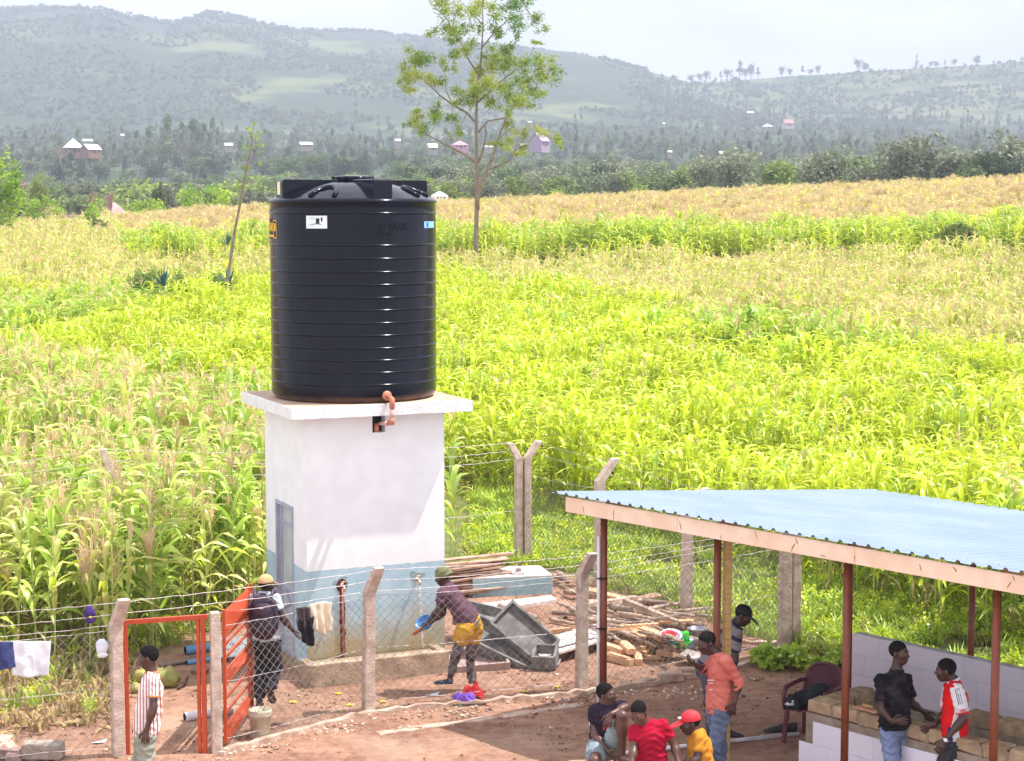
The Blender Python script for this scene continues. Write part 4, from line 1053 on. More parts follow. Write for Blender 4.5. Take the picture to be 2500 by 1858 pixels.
# long white pipe on the ground
a=G(1400+860/3.705,1450+1395/3.705,.03); b=G(1400+2035/3.705,1450+1265/3.705,.03); a=a+(a-b)*.35
t=thing('pvc_pipe','long white pipe lying on the ground from the seated men to the chair','pipe',a)
m=MB(); m.tube([a,a.lerp(b,.5)+Vector((0,.02,0)),b],.025,10); part(t,'pipe',m,mat('white_pvc',(.72,.70,.74),.4),True)
a=G(1400+1625/3.705,1450+1325/3.705,.0); t=thing('paper_scrap','crumpled white paper scrap beside the long pipe','paper',a)
m=MB(); m.add([a+Vector(v) for v in ((-.12,.0,.005),(-.05,-.05,.02),(.08,-.03,.012),(.13,.05,.06),(.02,.06,.01),(-.03,.0,.02))],[(0,1,5),(1,2,5),(2,3,5),(3,4,5),(4,0,5)]); part(t,'sheet',m,mat('paper',(.8,.8,.8),.8))
# ================================================================== PEOPLE (smooth-union distance fields meshed with surface nets)
def _n(v): v=np.asarray(v,float); return v/ max(1e-9,np.linalg.norm(v))
class Field:
    def __init__(s): s.p=[]
    def cap(s,a,b,ra,rb,k=.02,flat=False): 
        a=np.array(a,float);b=np.array(b,float); s.p.append(('cap',a,b,ra,rb,k,flat)); return s
    def ecyl(s,a,b,ra,rb,w,k=.025,flat=False):   # ra,rb=(width,depth) radii, w=width axis
        s.p.append(('ecyl',np.array(a,float),np.array(b,float),ra,rb,_n(w),k,flat)); return s
    def ell(s,c,r,R,k=.012,cut=None):   # R rows are axes; cut=(normal,offset point) keep where dot>0
        s.p.append(('ell',np.array(c,float),np.array(r,float),np.array(R,float),k,cut)); return s
    def bounds(s):
        lo=np.full(3,1e9);hi=np.full(3,-1e9)
        for q in s.p:
            l,h=s._bb(q); lo=np.minimum(lo,l);hi=np.maximum(hi,h)
        return lo,hi
    def _bb(s,q):
        if q[0]=='cap': m=max(q[3],q[4]); return np.minimum(q[1],q[2])-m-.045,np.maximum(q[1],q[2])+m+.045
        if q[0]=='ecyl': m=max(max(q[3]),max(q[4])); return np.minimum(q[1],q[2])-m-.045,np.maximum(q[1],q[2])+m+.045
        m=max(q[2]); return q[1]-m-.045,q[1]+m+.045
    def mesh(s,name,h=.01,wr=0.0,seed=0,cuts=()):
        lo,hi=s.bounds(); lo=lo-2*h; n=np.ceil((hi+2*h-lo)/h).astype(int)+1
        D=np.full(n,.2,np.float32)
        ax=[lo[i]+h*np.arange(n[i]) for i in range(3)]
        for q in s.p:
            l,u=s._bb(q); i0=np.maximum(0,((l-lo)/h).astype(int)); i1=np.minimum(n,((u-lo)/h).astype(int)+2)
            X,Y,Z=np.meshgrid(ax[0][i0[0]:i1[0]],ax[1][i0[1]:i1[1]],ax[2][i0[2]:i1[2]],indexing='ij')
            if q[0] in('cap','ecyl'):
                a,b=q[1],q[2]; ab=b-a; L_=np.linalg.norm(ab)+1e-9; u_=ab/L_
                px,py,pz=X-a[0],Y-a[1],Z-a[2]; t=px*u_[0]+py*u_[1]+pz*u_[2]; tc=np.clip(t,0,L_)
                qx,qy,qz=px-u_[0]*tc,py-u_[1]*tc,pz-u_[2]*tc
                if q[0]=='cap':
                    k,flat=q[5],q[6]; r_=q[3]+(q[4]-q[3])*tc/L_
                    if flat:
                        qx,qy,qz=px-u_[0]*t,py-u_[1]*t,pz-u_[2]*t
                        d=np.maximum(np.sqrt(qx*qx+qy*qy+qz*qz)-r_,np.abs(t-L_/2)-L_/2)
                    else: d=np.sqrt(qx*qx+qy*qy+qz*qz)-r_
                else:
                    k,flat=q[6],q[7]; w=q[5]-u_*np.dot(q[5],u_); w=_n(w); dp=np.cross(u_,w)
                    ra=q[3][0]+(q[4][0]-q[3][0])*tc/L_; rb=q[3][1]+(q[4][1]-q[3][1])*tc/L_
                    if flat: ex=px-u_[0]*t;ey=py-u_[1]*t;ez=pz-u_[2]*t
                    else: ex,ey,ez=qx,qy,qz
                    A=ex*w[0]+ey*w[1]+ez*w[2]; B=ex*dp[0]+ey*dp[1]+ez*dp[2]; al=np.abs(t-tc) if not flat else 0
                    rm=np.minimum(ra,rb)
                    d=(np.sqrt((A/ra)**2+(B/rb)**2+(al/rm)**2)-1)*rm
                    if flat: d=np.maximum(d,np.abs(t-L_/2)-L_/2)
            else:
                c,r_,R,k,cut=q[1:]; px,py,pz=X-c[0],Y-c[1],Z-c[2]
                e=[px*R[i][0]+py*R[i][1]+pz*R[i][2] for i in range(3)]
                g=np.sqrt((e[0]/r_[0])**2+(e[1]/r_[1])**2+(e[2]/r_[2])**2); d=(g-1)*min(r_)
                if cut is not None:
                    for (cn,cpt) in cut:
                        cn=_n(cn); d=np.maximum(d,-((X-cpt[0])*cn[0]+(Y-cpt[1])*cn[1]+(Z-cpt[2])*cn[2]))
            S_=D[i0[0]:i1[0],i0[1]:i1[1],i0[2]:i1[2]]
            if k>0:
                hh=np.clip(.5+.5*(S_-d)/k,0,1); S_[...]=S_*(1-hh)+d*hh-k*hh*(1-hh)
            else: S_[...]=np.minimum(S_,d)
        for cn,cpt in cuts:
            cn=_n(cn); X,Y,Z=np.meshgrid(ax[0],ax[1],ax[2],indexing='ij'); D=np.maximum(D,-((X-cpt[0])*cn[0]+(Y-cpt[1])*cn[1]+(Z-cpt[2])*cn[2])).astype(np.float32)
        if wr:
            X,Y,Z=np.meshgrid(ax[0],ax[1],ax[2],indexing='ij'); r=random.Random(seed); w=0
            wx=X+.03*np.sin(Z*17+seed)+.02*np.sin(Y*23); wz=Z+.035*np.sin(X*15+seed*2)+.02*np.sin(Y*19)
            for _ in range(4):
                a,b_,c,ph=r.uniform(-28,28),r.uniform(-28,28),r.uniform(25,60),r.uniform(0,6.28); w=w+np.abs(np.sin(a*wx+b_*Y+c*wz*.8+ph))**1.5
            D=D+(1.5*wr*(w/4-.5)).astype(np.float32)
        I=D<0
        c=[I[i:n[0]-1+i,j:n[1]-1+j,k:n[2]-1+k] for i in(0,1) for j in(0,1) for k in(0,1)]
        sm=sum(x.astype(np.int8) for x in c); act=(sm>0)&(sm<8)
        idx=-np.ones(act.shape,np.int32); cells=np.argwhere(act); idx[tuple(cells.T)]=np.arange(len(cells))
        acc=np.zeros((len(cells),3));cnt=np.zeros(len(cells))
        offs=[(i,j,k) for i in(0,1) for j in(0,1) for k in(0,1)]
        for o in offs:
            for axx in range(3):
                if o[axx]==0:
                    o2=list(o);o2[axx]=1
                    v0=D[cells[:,0]+o[0],cells[:,1]+o[1],cells[:,2]+o[2]]; v1=D[cells[:,0]+o2[0],cells[:,1]+o2[1],cells[:,2]+o2[2]]
                    mk=(v0<0)!=(v1<0); t=np.where(mk,v0/(v0-v1+1e-12),0); p=np.tile(np.array(o,float),(len(cells),1)); p[:,axx]=t
                    acc[mk]+=p[mk]; cnt[mk]+=1
        V=lo+h*(cells+acc/cnt[:,None])
        Fs=[]
        for axx in range(3):
            sl0=[slice(0,m) for m in n]; sl1=[slice(0,m) for m in n]; sl0[axx]=slice(0,n[axx]-1); sl1[axx]=slice(1,n[axx])
            a0=I[tuple(sl0)];a1=I[tuple(sl1)]; e=np.argwhere(a0!=a1)
            b,c_=(axx+1)%3,(axx+2)%3
            e=e[(e[:,b]>0)&(e[:,c_]>0)&(e[:,b]<n[b]-1)&(e[:,c_]<n[c_]-1)]
            ins=a0[tuple(e.T)]
            def g(db,dc): f=e.copy(); f[:,b]-=db; f[:,c_]-=dc; return idx[tuple(f.T)]
            q4=np.stack([g(0,0),g(1,0),g(1,1),g(0,1)],1); q4[~ins]=q4[~ins][:,::-1]; Fs.append(q4)
        Fa=np.concatenate(Fs); Fa=Fa[(Fa>=0).all(1)]
        me=bpy.data.meshes.new(name); me.vertices.add(len(V)); me.vertices.foreach_set('co',V.ravel().astype(np.float32))
        me.loops.add(Fa.size); me.loops.foreach_set('vertex_index',Fa.ravel().astype(np.int32)); me.polygons.add(len(Fa)); me.polygons.foreach_set('loop_start',np.arange(0,Fa.size,4,dtype=np.int32)); 
        me.update(calc_edges=True); me.validate(); me.polygons.foreach_set('use_smooth',[True]*len(me.polygons)); return me
def sdf_part(par,name,fld,mats,loc,h=.01,wr=0,seed=0,cuts=(),label=None,smooth=True):
    me=fld.mesh(name,h,wr,seed,cuts)
    co=np.empty(len(me.vertices)*3,np.float32); me.vertices.foreach_get('co',co); co=co.reshape(-1,3)-np.array(loc,np.float32); me.vertices.foreach_set('co',co.ravel())
    for m_ in (mats if isinstance(mats,(list,tuple)) else [mats]): me.materials.append(m_)
    me.update(); o=bpy.data.objects.new(name,me); COL.objects.link(o); o.parent=par
    if label: o['label']=label
    return o
V3=lambda v: np.array(v,float)
SKINS={k:mat('skin_'+k,c,.4,c2=tuple(v*.72 for v in c),scale=7,spec=.45) for k,c in {'a':(.092,.040,.029),'b':(.068,.030,.023),'c':(.125,.058,.042)}.items()}
M_HAIR=mat('short_black_hair',(.010,.008,.008),1.0,c2=(.022,.017,.017),scale=60,bump=.8,bscale=150,spec=.08)
M_EYEW=mat('eye_white',(.6,.56,.5),.3); M_EYED=mat('eye_dark',(.01,.008,.008),.2); M_LIP=mat('lips',(.17,.06,.05),.5)
HR=lambda R,f,u: None
def head_axes(f,up):
    f=_n(f); r=_n(np.cross(f,up)); u=np.cross(r,f); return f,r,u
def add_head(fld,c,f,up,sc=1.0):
    f,r,u=head_axes(f,up); R=np.array([r,f,u]); s=sc
    P=lambda a,b,d:c+r*a*s+f*b*s+u*d*s
    fld.ell(P(0,-.012,.028),(.074*s,.094*s,.088*s),R,.01)          # cranium
    fld.ell(P(0,.030,-.030),(.060*s,.062*s,.078*s),R,.025)         # face
    fld.ell(P(0,.045,-.088),(.038*s,.036*s,.028*s),R,.03)          # jaw / chin
    fld.ell(P(0,.082,.014),(.052*s,.012*s,.012*s),R,.018)          # brow
    fld.cap(P(0,.086,.004),P(0,.106,-.030),.009*s,.013*s,.012)     # nose
    fld.ell(P(0,.098,-.035),(.021*s,.013*s,.010*s),R,.008)
    fld.ell(P(0,.086,-.062),(.025*s,.014*s,.008*s),R,.007)         # lips
    fld.ell(P(0,.083,-.074),(.022*s,.013*s,.008*s),R,.007)
    for q in(-1,1):
        fld.ell(P(q*.046,.058,-.025),(.024*s,.022*s,.02*s),R,.02)  # cheek
        fld.ell(P(q*.076,-.012,-.014),(.009*s,.019*s,.030*s),R,.006) # ear
    return P,(f,r,u,R)
def hand(fld,wr,tip,side,curl=.25,spread=1.0,thumb=None):
    """palm and five fingers; tip= where the fingers point, side=direction across the palm towards the thumb"""
    d=_n(V3(tip)-V3(wr)); s=_n(V3(side)-d*np.dot(V3(side),d)); nrm=np.cross(d,s); w=V3(wr)
    fld.ecyl(w,w+d*.085,(.026,.016),(.040,.014),s,.014)
    for i,(o,l_) in enumerate(((.030,.070),(.010,.080),(-.010,.075),(-.029,.058))):
        b=w+d*.085+s*o; e1=b+d*l_*.5+s*o*.25*spread+nrm*l_*curl*.25; e2=e1+d*l_*(.5-.35*curl)+nrm*l_*curl*.75
        fld.cap(b-d*.015,e1,.0105,.0098,.006); fld.cap(e1,e2,.0098,.0085,.004)
    b=w+d*.025+s*.028; e1=b+d*.035+s*.034*spread+nrm*.012; e2=e1+d*.036+s*.004+nrm*.014
    fld.cap(b,e1,.014,.012,.010); fld.cap(e1,e2,.012,.010,.004)
def limb(fld,a,b,c,r,k=.02,bulge=True):
    fld.cap(a,b,r[0],r[1],k); fld.cap(b,c,r[1]*1.02,r[2],k)
    a,b,c=V3(a),V3(b),V3(c)
    if bulge: fld.ell(b+(c-b)*.28,(r[1]*1.14,r[1]*1.14,np.linalg.norm(c-b)*.25),_frame(c-b),.03)
def _frame(d):
    d=_n(d); a=np.array([0,0,1.]) if abs(d[2])<.9 else np.array([1.,0,0]); x=_n(np.cross(a,d)); y=np.cross(d,x); return np.array([x,y,d])
def ndir(a,b): return _n(V3(b)-V3(a))
class Person:
    def __init__(s,label,loc,J,face,up=(0,0,1),skin='a',hs=1.0,group=None):
        s.J={k:V3(v) for k,v in J.items()}; s.loc=loc; s.t=thing('person',label,'person',loc,group); s.f=Field(); s.skin=skin; J=s.J; f=s.f
        s.w=_n(J['shR']-J['shL']) if 'shR' in J else V3((1,0,0)); 
        pel,chest,neck=J['pel'],J['chest'],J['neck']; s.hw=_n(J['hipR']-J['hipL']) if 'hipR' in J else s.w
        f.ecyl(pel,(pel+chest)/2,(.145,.105),(.125,.095),s.hw,.03); f.ecyl((pel+chest)/2,chest,(.125,.095),(.150,.105),s.w,.03)
        f.cap(J['shL'],J['shR'],.052,.052,.05); f.ecyl(chest,neck,(.13,.09),(.06,.055),s.w,.04)
        f.cap(neck-_n(neck-chest)*.02,J['head']+(neck-J['head'])*.35,.058,.052,.02)
        s.P,s.H=add_head(f,J['head'],face,V3(up),hs); s.hs=hs
        for q in 'LR':
            if 'el'+q in J: limb(f,J['sh'+q],J['el'+q],J['wr'+q],(.048,.038,.026))
            if 'kn'+q in J: limb(f,J['hip'+q],J['kn'+q],J['an'+q],(.085,.055,.036))
            if 'toe'+q in J:
                a=J['an'+q]; f.cap(a,a-V3((0,0,.04)),.034,.036,.02); f.cap(a-V3((0,0,.05)),J['toe'+q]+V3((0,0,.01)),.034,.026,.02)
    def hands(s,**kw):
        for q,(tip,side,curl) in kw.items(): hand(s.f,s.J['wr'+q],tip,side,curl)
        return s
    def body(s,h=.009): s.bo=sdf_part(s.t,'body',s.f,SKINS[s.skin],s.loc,h); s.eyes(); return s
    def eyes(s):
        for q in(-1,1):
            m=MB(); c=s.P(q*.030,.0775,-.004); m.ell(c,(.0125,.0125,.010),8,6); part(s.t,'eye',m,M_EYEW,True)
            f=s.H[0]; m=MB(); m.ell(V3(c)+f*.0085,(.0058,.0058,.0058),8,6); part(s.t,'pupil',m,M_EYED,True)
        m=MB(); R=Matrix([list(x) for x in (s.H[1],s.H[0],s.H[2])]).transposed(); m.ell(s.P(0,.0925,-.068),(.021,.009,.0085),10,6,R=R); part(s.t,'lips',m,M_LIP,True)
    def hair(s,m_=None,th=.0035):
        f,r,u,R=s.H; c=s.P(0,-.014,.030); fl=Field(); fl.ell(c,(.074*s.hs+th,.094*s.hs+th,.088*s.hs+th),R,0,cut=[(-f*.62+u*.78,s.P(0,.066,.052)),(u*.75-f*.66,s.P(0,-.035,-.045))])
        o=sdf_part(s.t,'hair',fl,m_ or M_HAIR,s.loc,.007); return s
    def cap(s,m_,brim_m=None,fwd=1,emblem=None):
        f,r,u,R=s.H; c=s.P(0,-.012,.034); fl=Field(); fl.ell(c,(.088*s.hs,.106*s.hs,.094*s.hs),R,0,cut=[(u-f*.12,s.P(0,0,.028))])
        o=sdf_part(s.t,'cap',fl,m_,s.loc,.007)
        fl=Field(); fl.ell(s.P(0,.125*fwd,.020),(.075*s.hs,.085*s.hs,.0095),np.array([r,_n(f*fwd-u*.22),_n(u+f*fwd*.22)]),0,cut=[(f*fwd,s.P(0,.075*fwd,.03))])
        sdf_part(o,'brim',fl,brim_m or m_,s.loc,.005)
        return o
    def shirt(s,m_,sleeve=.62,hem=.06,puff=.022,wr=.012,seed=1,collar=None,long_to=None,hemcut=None,sl_r=.06,name='shirt'):
        J=s.J; fl=Field(); pel,chest,neck=J['pel'],J['chest'],J['neck']; dn=_n(pel-chest); mid=(pel+chest)/2
        fl.ecyl(pel+dn*hem,mid,(.150+puff,.108+puff),(.132+puff,.102+puff),s.hw,.03,flat=True)
        fl.ecyl(pel,mid,(.150+puff,.108+puff),(.132+puff,.102+puff),s.hw,.03,flat=True)
        fl.ecyl(mid,chest,(.132+puff,.102+puff),(.150+puff,.110+puff*.8),s.w,.04)
        fl.cap(J['shL'],J['shR'],.052+puff*.6,.052+puff*.6,.05); fl.ecyl(chest,chest+(neck-chest)*.80,(.14,.10),(.092,.078),s.w,.04)
        for q in 'LR':
            if 'el'+q not in J: continue
            a,b,c=J['sh'+q],J['el'+q],J['wr'+q]
            if sleeve<.01: continue
            if sleeve<=1: fl.cap(a+(b-a)*sleeve*.45,a+(b-a)*sleeve,.058,sl_r,.03,flat=True); fl.cap(a,a+(b-a)*sleeve*.8,.048+puff*.6,.056,.02)
            else: fl.cap(a,b,.050+puff*.8,.05,.03); fl.cap(b,b+(c-b)*(sleeve-1),.05,.038,.02,flat=True); fl.cap(b,b+(c-b)*(sleeve-1)*.8,.05,.04,.02)
        return sdf_part(s.t,name,fl,m_,s.loc,.010,wr,seed)
    def trousers(s,m_,to=.97,puff=.018,wr=.012,seed=3,name='trousers',rk=.07,ra=.062,sides='LR'):
        J=s.J; fl=Field(); pel=J['pel']; up=_n(J['chest']-pel)
        fl.ecyl(pel-up*.07,pel+up*.05,(.150,.118),(.140,.105),s.hw,.03,flat=True); fl.ecyl(pel-up*.05,pel+up*.03,(.150,.118),(.140,.105),s.hw,.03)
        for q in sides:
            a,b,c=J['hip'+q],J['kn'+q],J['an'+q]
            if to<=.5:
                e=a+(b-a)*to*2; fl.cap(a,e,.088+puff*.7,.082+puff*.5,.04,flat=True); fl.cap(a,a+(b-a)*to*1.6,.088+puff*.7,.082+puff*.5,.04)
            else:
                fl.cap(a,b,.088+puff*.7,rk,.035); e=b+(c-b)*((to-.5)*2); fl.cap(b,e,rk,ra,.02,flat=True); fl.cap(b,b+(e-b)*.9,rk,ra,.02)
        return sdf_part(s.t,name,fl,m_,s.loc,.010,wr,seed)
    def shoes(s,m_=None,sides='LR'):
        for q in sides:
            a=s.J['an'+q]; t=s.J['toe'+q]; d=_n(V3((t[0]-a[0],t[1]-a[1],t[2]-a[2]+.05))); shoe(s.t,a-V3((0,0,.075))-d*.055,a-V3((0,0,.075))+d*.20,.10,.10,m_)
def stripe_mat(name,c1,c2,dirv,freq,duty=.5,rough=.8,wob=.0):
    m=bpy.data.materials.new(name); m.use_nodes=True; n=m.node_tree; b=n.nodes['Principled BSDF']; l=n.links.new
    t=n.nodes.new('ShaderNodeTexCoord'); vm=n.nodes.new('ShaderNodeVectorMath'); vm.operation='DOT_PRODUCT'; vm.inputs[1].default_value=dirv; l(t.outputs['Object'],vm.inputs[0])
    a=n.nodes.new('ShaderNodeMath'); a.operation='MULTIPLY'; a.inputs[1].default_value=freq; l(vm.outputs['Value'],a.inputs[0])
    f=n.nodes.new('ShaderNodeMath'); f.operation='FRACT'; l(a.outputs[0],f.inputs[0]); g=n.nodes.new('ShaderNodeMath'); g.operation='LESS_THAN'; g.inputs[1].default_value=duty; l(f.outputs[0],g.inputs[0])
    x=n.nodes.new('ShaderNodeMixRGB'); l(g.outputs[0],x.inputs[0]); x.inputs[1].default_value=(*c1,1); x.inputs[2].default_value=(*c2,1); l(x.outputs[0],b.inputs['Base Color']); b.inputs['Roughness'].default_value=rough; b.inputs['Specular IOR Level'].default_value=.2
    return m
def cloth(name,c,c2=None,sc=5,b=.25): return mat(name,c,.9,c2=c2 or tuple(v*.78 for v in c),scale=sc,spec=.15,bump=b,bscale=60)
def C1(x,y): return x/3.1757,1350+y/3.1757
def C2(x,y): return 550+x/2.96,1300+y/2.96
def C4(x,y): return 1400+x/3.705,1450+y/3.705
def C5(x,y): return 1850+x/3.42,1450+y/3.42
def C6(x,y): return 900+x/5.507,1300+y/5.507
def C7(x,y): return 600+x/4.59,1380+y/4.59
def C8(x,y): return 1080+x/4.13,1340+y/4.13
def C10(x,y): return 300+x/4.615,1500+y/4.615
def joints(crop,Y0,d):
    return {k:at(*crop(v[0],v[1]),Y0+(v[2] if len(v)>2 else 0)) for k,v in d.items()}
# --- 1 man in striped shirt by the gate, facing left
Y0=18.4
J=joints(C10,Y0,dict(head=(290,480),neck=(325,650,0),shL=(350,765,-.15),shR=(300,735,.17),elL=(345,1040,-.22),wrL=(268,1300,-.26),elR=(250,1030,.24),wrR=(190,1250,.22),chest=(315,850),pel=(265,1290),
   hipL=(262,1370,-.09),hipR=(240,1370,.09),knL=(255,1790,-.10),knR=(190,1780,.08),anL=(300,2190,-.10),anR=(215,2200,.09),toeL=(190,2250,-.12),toeR=(100,2250,.08)))
p=Person('man in a white shirt with rust stripes standing inside the orange gate frame',at(*C10(265,2290),Y0),J,(-1,.10,-.12),skin='a')
p.hands(L=(at(*C10(250,1450),Y0-.28),(-1,0,0),.5),R=(at(*C10(170,1400),Y0+.22),(-1,0,0),.3)); p.body().hair()
p.shirt(stripe_mat('striped_shirt',(.78,.74,.75),(.42,.13,.08),(.995,.10,.0),30,.36),sleeve=.60,hem=.075,wr=.010,seed=2)
m_=cloth('orange_trim',(.66,.25,.10)); f=Field(); f.cap(p.J['neck']-V3((0,0,.012)),p.J['neck']+V3((0,0,.018)),.078,.064,.0,flat=True); sdf_part(p.t,'collar',f,m_,p.loc,.008)
d_=ndir(p.J['shL'],p.J['elL']); e_=p.J['shL']+(p.J['elL']-p.J['shL'])*.60; f=Field(); f.cap(e_-d_*.012,e_+d_*.006,.066,.066,0,flat=True); sdf_part(p.t,'cuff',f,m_,p.loc,.007)
p.trousers(cloth('sage_trousers',(.33,.33,.27)),wr=.02,rk=.085,ra=.07); p.shoes()
# --- 2 man with backpack walking away
Y0=21.9
J=joints(C7,Y0,dict(head=(228,215,.0),neck=(215,305,0),shL=(80,375,.0),shR=(335,375,.0),elR=(410,590,-.05),wrR=(530,730,.10),elL=(30,590,.0),wrL=(35,760,.06),chest=(210,450),pel=(235,800),
   hipL=(180,860,0),hipR=(300,860,0),knL=(185,1150,.06),knR=(335,1130,.05),anL=(150,1500,-.03),anR=(270,1400,-.08),toeL=(160,1560,.14),toeR=(310,1535,.08)))
p=Person('man in a tan cap and pale shirt walking away past the gate',at(*C7(170,1600),Y0),J,(.55,.80,-.12),skin='b')
p.hands(R=(at(*C7(590,810),Y0+.12),(0,1,0),.35),L=(at(*C7(40,830),Y0+.08),(0,1,0),.35)); p.body().hair()
p.cap(mat('tan_cap',(.55,.36,.17),.85)); p.shirt(cloth('pale_blue_shirt',(.60,.68,.74)),sleeve=.55,hem=.04,seed=5)
f=Field(); f.cap(p.J['neck']-V3((0,0,.01)),p.J['neck']+V3((0,0,.025)),.078,.066,.0,flat=True); sdf_part(p.t,'collar',f,cloth('pale_blue_shirt',(.6,.68,.74)),p.loc,.008)
p.trousers(cloth('black_trousers',(.022,.022,.030),(.045,.045,.055)),wr=.022,rk=.08,ra=.07); p.shoes(mat('grey_black_shoe',(.06,.05,.055),.5))
q=at(*C7(200,570),Y0-.20); bpk=thing('backpack','dark plum backpack worn by the man in the tan cap','backpack',q)
M_BP=mat('plum_nylon',(.045,.030,.055),.6,c2=(.028,.02,.035),scale=10,bump=.3); M_BPL=mat('plum_light',(.075,.05,.085),.5)
rx=_n(p.J['shR']-p.J['shL']); upv=_n(p.J['neck']-p.J['pel']); bk=np.cross(upv,rx); bk=bk if bk[1]<0 else -bk
RB=np.array([rx,bk,upv]); c_=V3(q)
f=Field(); f.ell(c_+upv*-.02,(.165,.10,.245),RB,.02); f.ell(c_+upv*-.10,(.165,.11,.17),RB,.05); f.ell(c_+upv*.10,(.155,.095,.15),RB,.05); sdf_part(bpk,'main_bag',f,M_BP,q,.011,.006,4)
f=Field(); f.ell(c_+bk*.075-upv*.11,(.125,.055,.12),RB,.01); sdf_part(bpk,'pocket',f,M_BP,q,.010)
f=Field(); f.ell(c_+bk*.07+upv*.09,(.11,.045,.10),RB,.01); sdf_part(bpk,'pocket',f,M_BPL,q,.010)
def rb(a,b_,c2): return Vector(c_+rx*a+bk*b_+upv*c2)
m=MB(); m.tube([rb(-.12,.06,.20),rb(-.06,.085,.235),rb(.06,.085,.235),rb(.12,.06,.20),rb(.15,.07,.0)],.008,6); m.tube([rb(-.05,.12,-.03),rb(.06,.12,-.03)],.005,5); part(bpk,'zip',m,M_BPL,True)
m=MB(); m.box(rb(-.01,.118,.12),(.05,.006,.018),Matrix([list(x) for x in RB]).transposed()); part(bpk,'badge',m,mat('badge',(.55,.55,.6),.5))
for s_ in(-1,1):
    m=MB(); m.tube([rb(s_*.09,.02,.22),rb(s_*.11,-.10,.285),rb(s_*.12,-.20,.27),rb(s_*.12,-.30,.14)],.022,8); part(bpk,'strap',m,M_BPL,True)
m=MB(); m.tube([rb(-.04,.0,.235),rb(-.03,-.01,.27),rb(.03,-.01,.27),rb(.04,.0,.235)],.009,6); part(bpk,'handle',m,M_BP,True)
# --- 3 man bending at the tap
Y0=23.05
J=joints(C6,Y0,dict(head=(1000,590,.0),neck=(1060,690,0),shL=(985,815,-.15),shR=(1040,790,.14),elL=(930,1055,-.20),wrL=(800,1215,-.12),elR=(1000,1090,.14),wrR=(830,1210,.05),chest=(1095,840),pel=(1345,1160)))
J.update(joints(C8,Y0,dict(hipL=(230,800,-.09),hipR=(320,780,.10),knL=(150,1020,-.08),knR=(290,1020,.12),anL=(80,1290,-.06),anR=(275,1255,.14),toeL=(5,1350,-.08),toeR=(300,1310,.05))))
p=Person('man in an olive beanie and mauve shirt bending to wash under the right tap',at(*C8(150,1340),Y0),J,(-1,.05,-.30),up=(-.2,0,1),skin='b')
p.hands(L=(at(*C6(690,1290),Y0-.10),(0,1,.3),.5),R=(at(*C6(735,1260),Y0+.05),(0,-1,.3),.5)); p.body()
f,r_,u_,R_=p.H; fl=Field(); fl.ell(p.P(0,-.018,.040),(.092,.112,.098),R_,0,cut=[(u_+f*.25,p.P(0,0,.008))]); fl.ell(p.P(0,-.02,.02),(.096,.116,.030),R_,.01)
sdf_part(p.t,'beanie',fl,cloth('olive_knit',(.24,.25,.13),(.15,.16,.08),40,.8),p.loc,.008,.006,8)
p.shirt(cloth('mauve_shirt',(.15,.075,.105),(.10,.05,.07)),sleeve=.50,hem=.05,wr=.014,seed=7)
p.trousers(cloth('grey_leggings',(.20,.175,.18),(.13,.11,.115)),wr=.016,to=.95,rk=.062,ra=.046,seed=9)
p.trousers(cloth('yellow_shorts',(.66,.36,.035),(.52,.25,.02)),to=.30,puff=.035,wr=.012,seed=11,name='shorts')
shoe(p.t,p.J['anL']-V3((-.03,0,.085)),p.J['anL']-V3((.21,0.02,.085)),.10,.07,mat('navy_slipper',(.03,.04,.09),.5)); shoe(p.t,p.J['anR']-V3((-.05,0,.08)),p.J['anR']-V3((-.03,.22,.08)),.10,.12)
q=at(*C6(760,1230),Y0+.10); bw=thing('bowl','blue plastic bowl held under the right tap','bowl',q)
m=MB(); Rb_=Vector((-.35,-.5,.6)).to_track_quat('Z','Y').to_matrix(); m.lathe([(0,-.035),(.06,-.03),(.10,.0),(.115,.035),(.12,.037),(.105,.0),(.06,-.022),(0,-.027)],26,q,R=Rb_); part(bw,'body',m,mat('blue_plastic',(.03,.22,.55),.3,spec=.5),True)
q=at(*C6(655,1320),Y0-.12); a=at(*C6(600,1355),Y0-.12); b=at(*C6(720,1280),Y0-.12); br=thing('scrub_brush','rust orange scrubbing brush held in the bending man\'s hand','brush',q)
m=MB(); m.beam(a,b,.05,.025); bevel(part(br,'back',m,mat('rust_wood',(.42,.10,.03),.6)),.006,2); m=MB(); m.beam(a-Vector((0,0,.02)),b-Vector((0,0,.02)),.044,.02); part(br,'bristles',m,mat('bristles',(.25,.08,.03),.9))
# --- water falling from the tap
wt=thing('water_stream','thin broken stream of water falling from the right tap','water',TO)
wt.rotation_euler=(0,0,TA); m=MB(); tx,tz_=tap2; pts=[]
for i in range(24):
    t=i/23; pts.append((tx+.004*math.sin(i*2.1)+.03*t,-.12-.01*t,tz_-.06-t*(tz_-.40)))
m.tube(pts,[.006*(1+.5*math.sin(i*1.7)) for i in range(24)],6)
for i in range(26): 
    a_=random.random(); m.ell((tx+.03*a_+random.uniform(-.03,.03),-.13,tz_-.1-a_*(tz_-.4)),(.006,.006,.011),6,4)
lpart(wt,'stream',m,mat('water_white',(.8,.84,.86),.1,spec=.8),True)
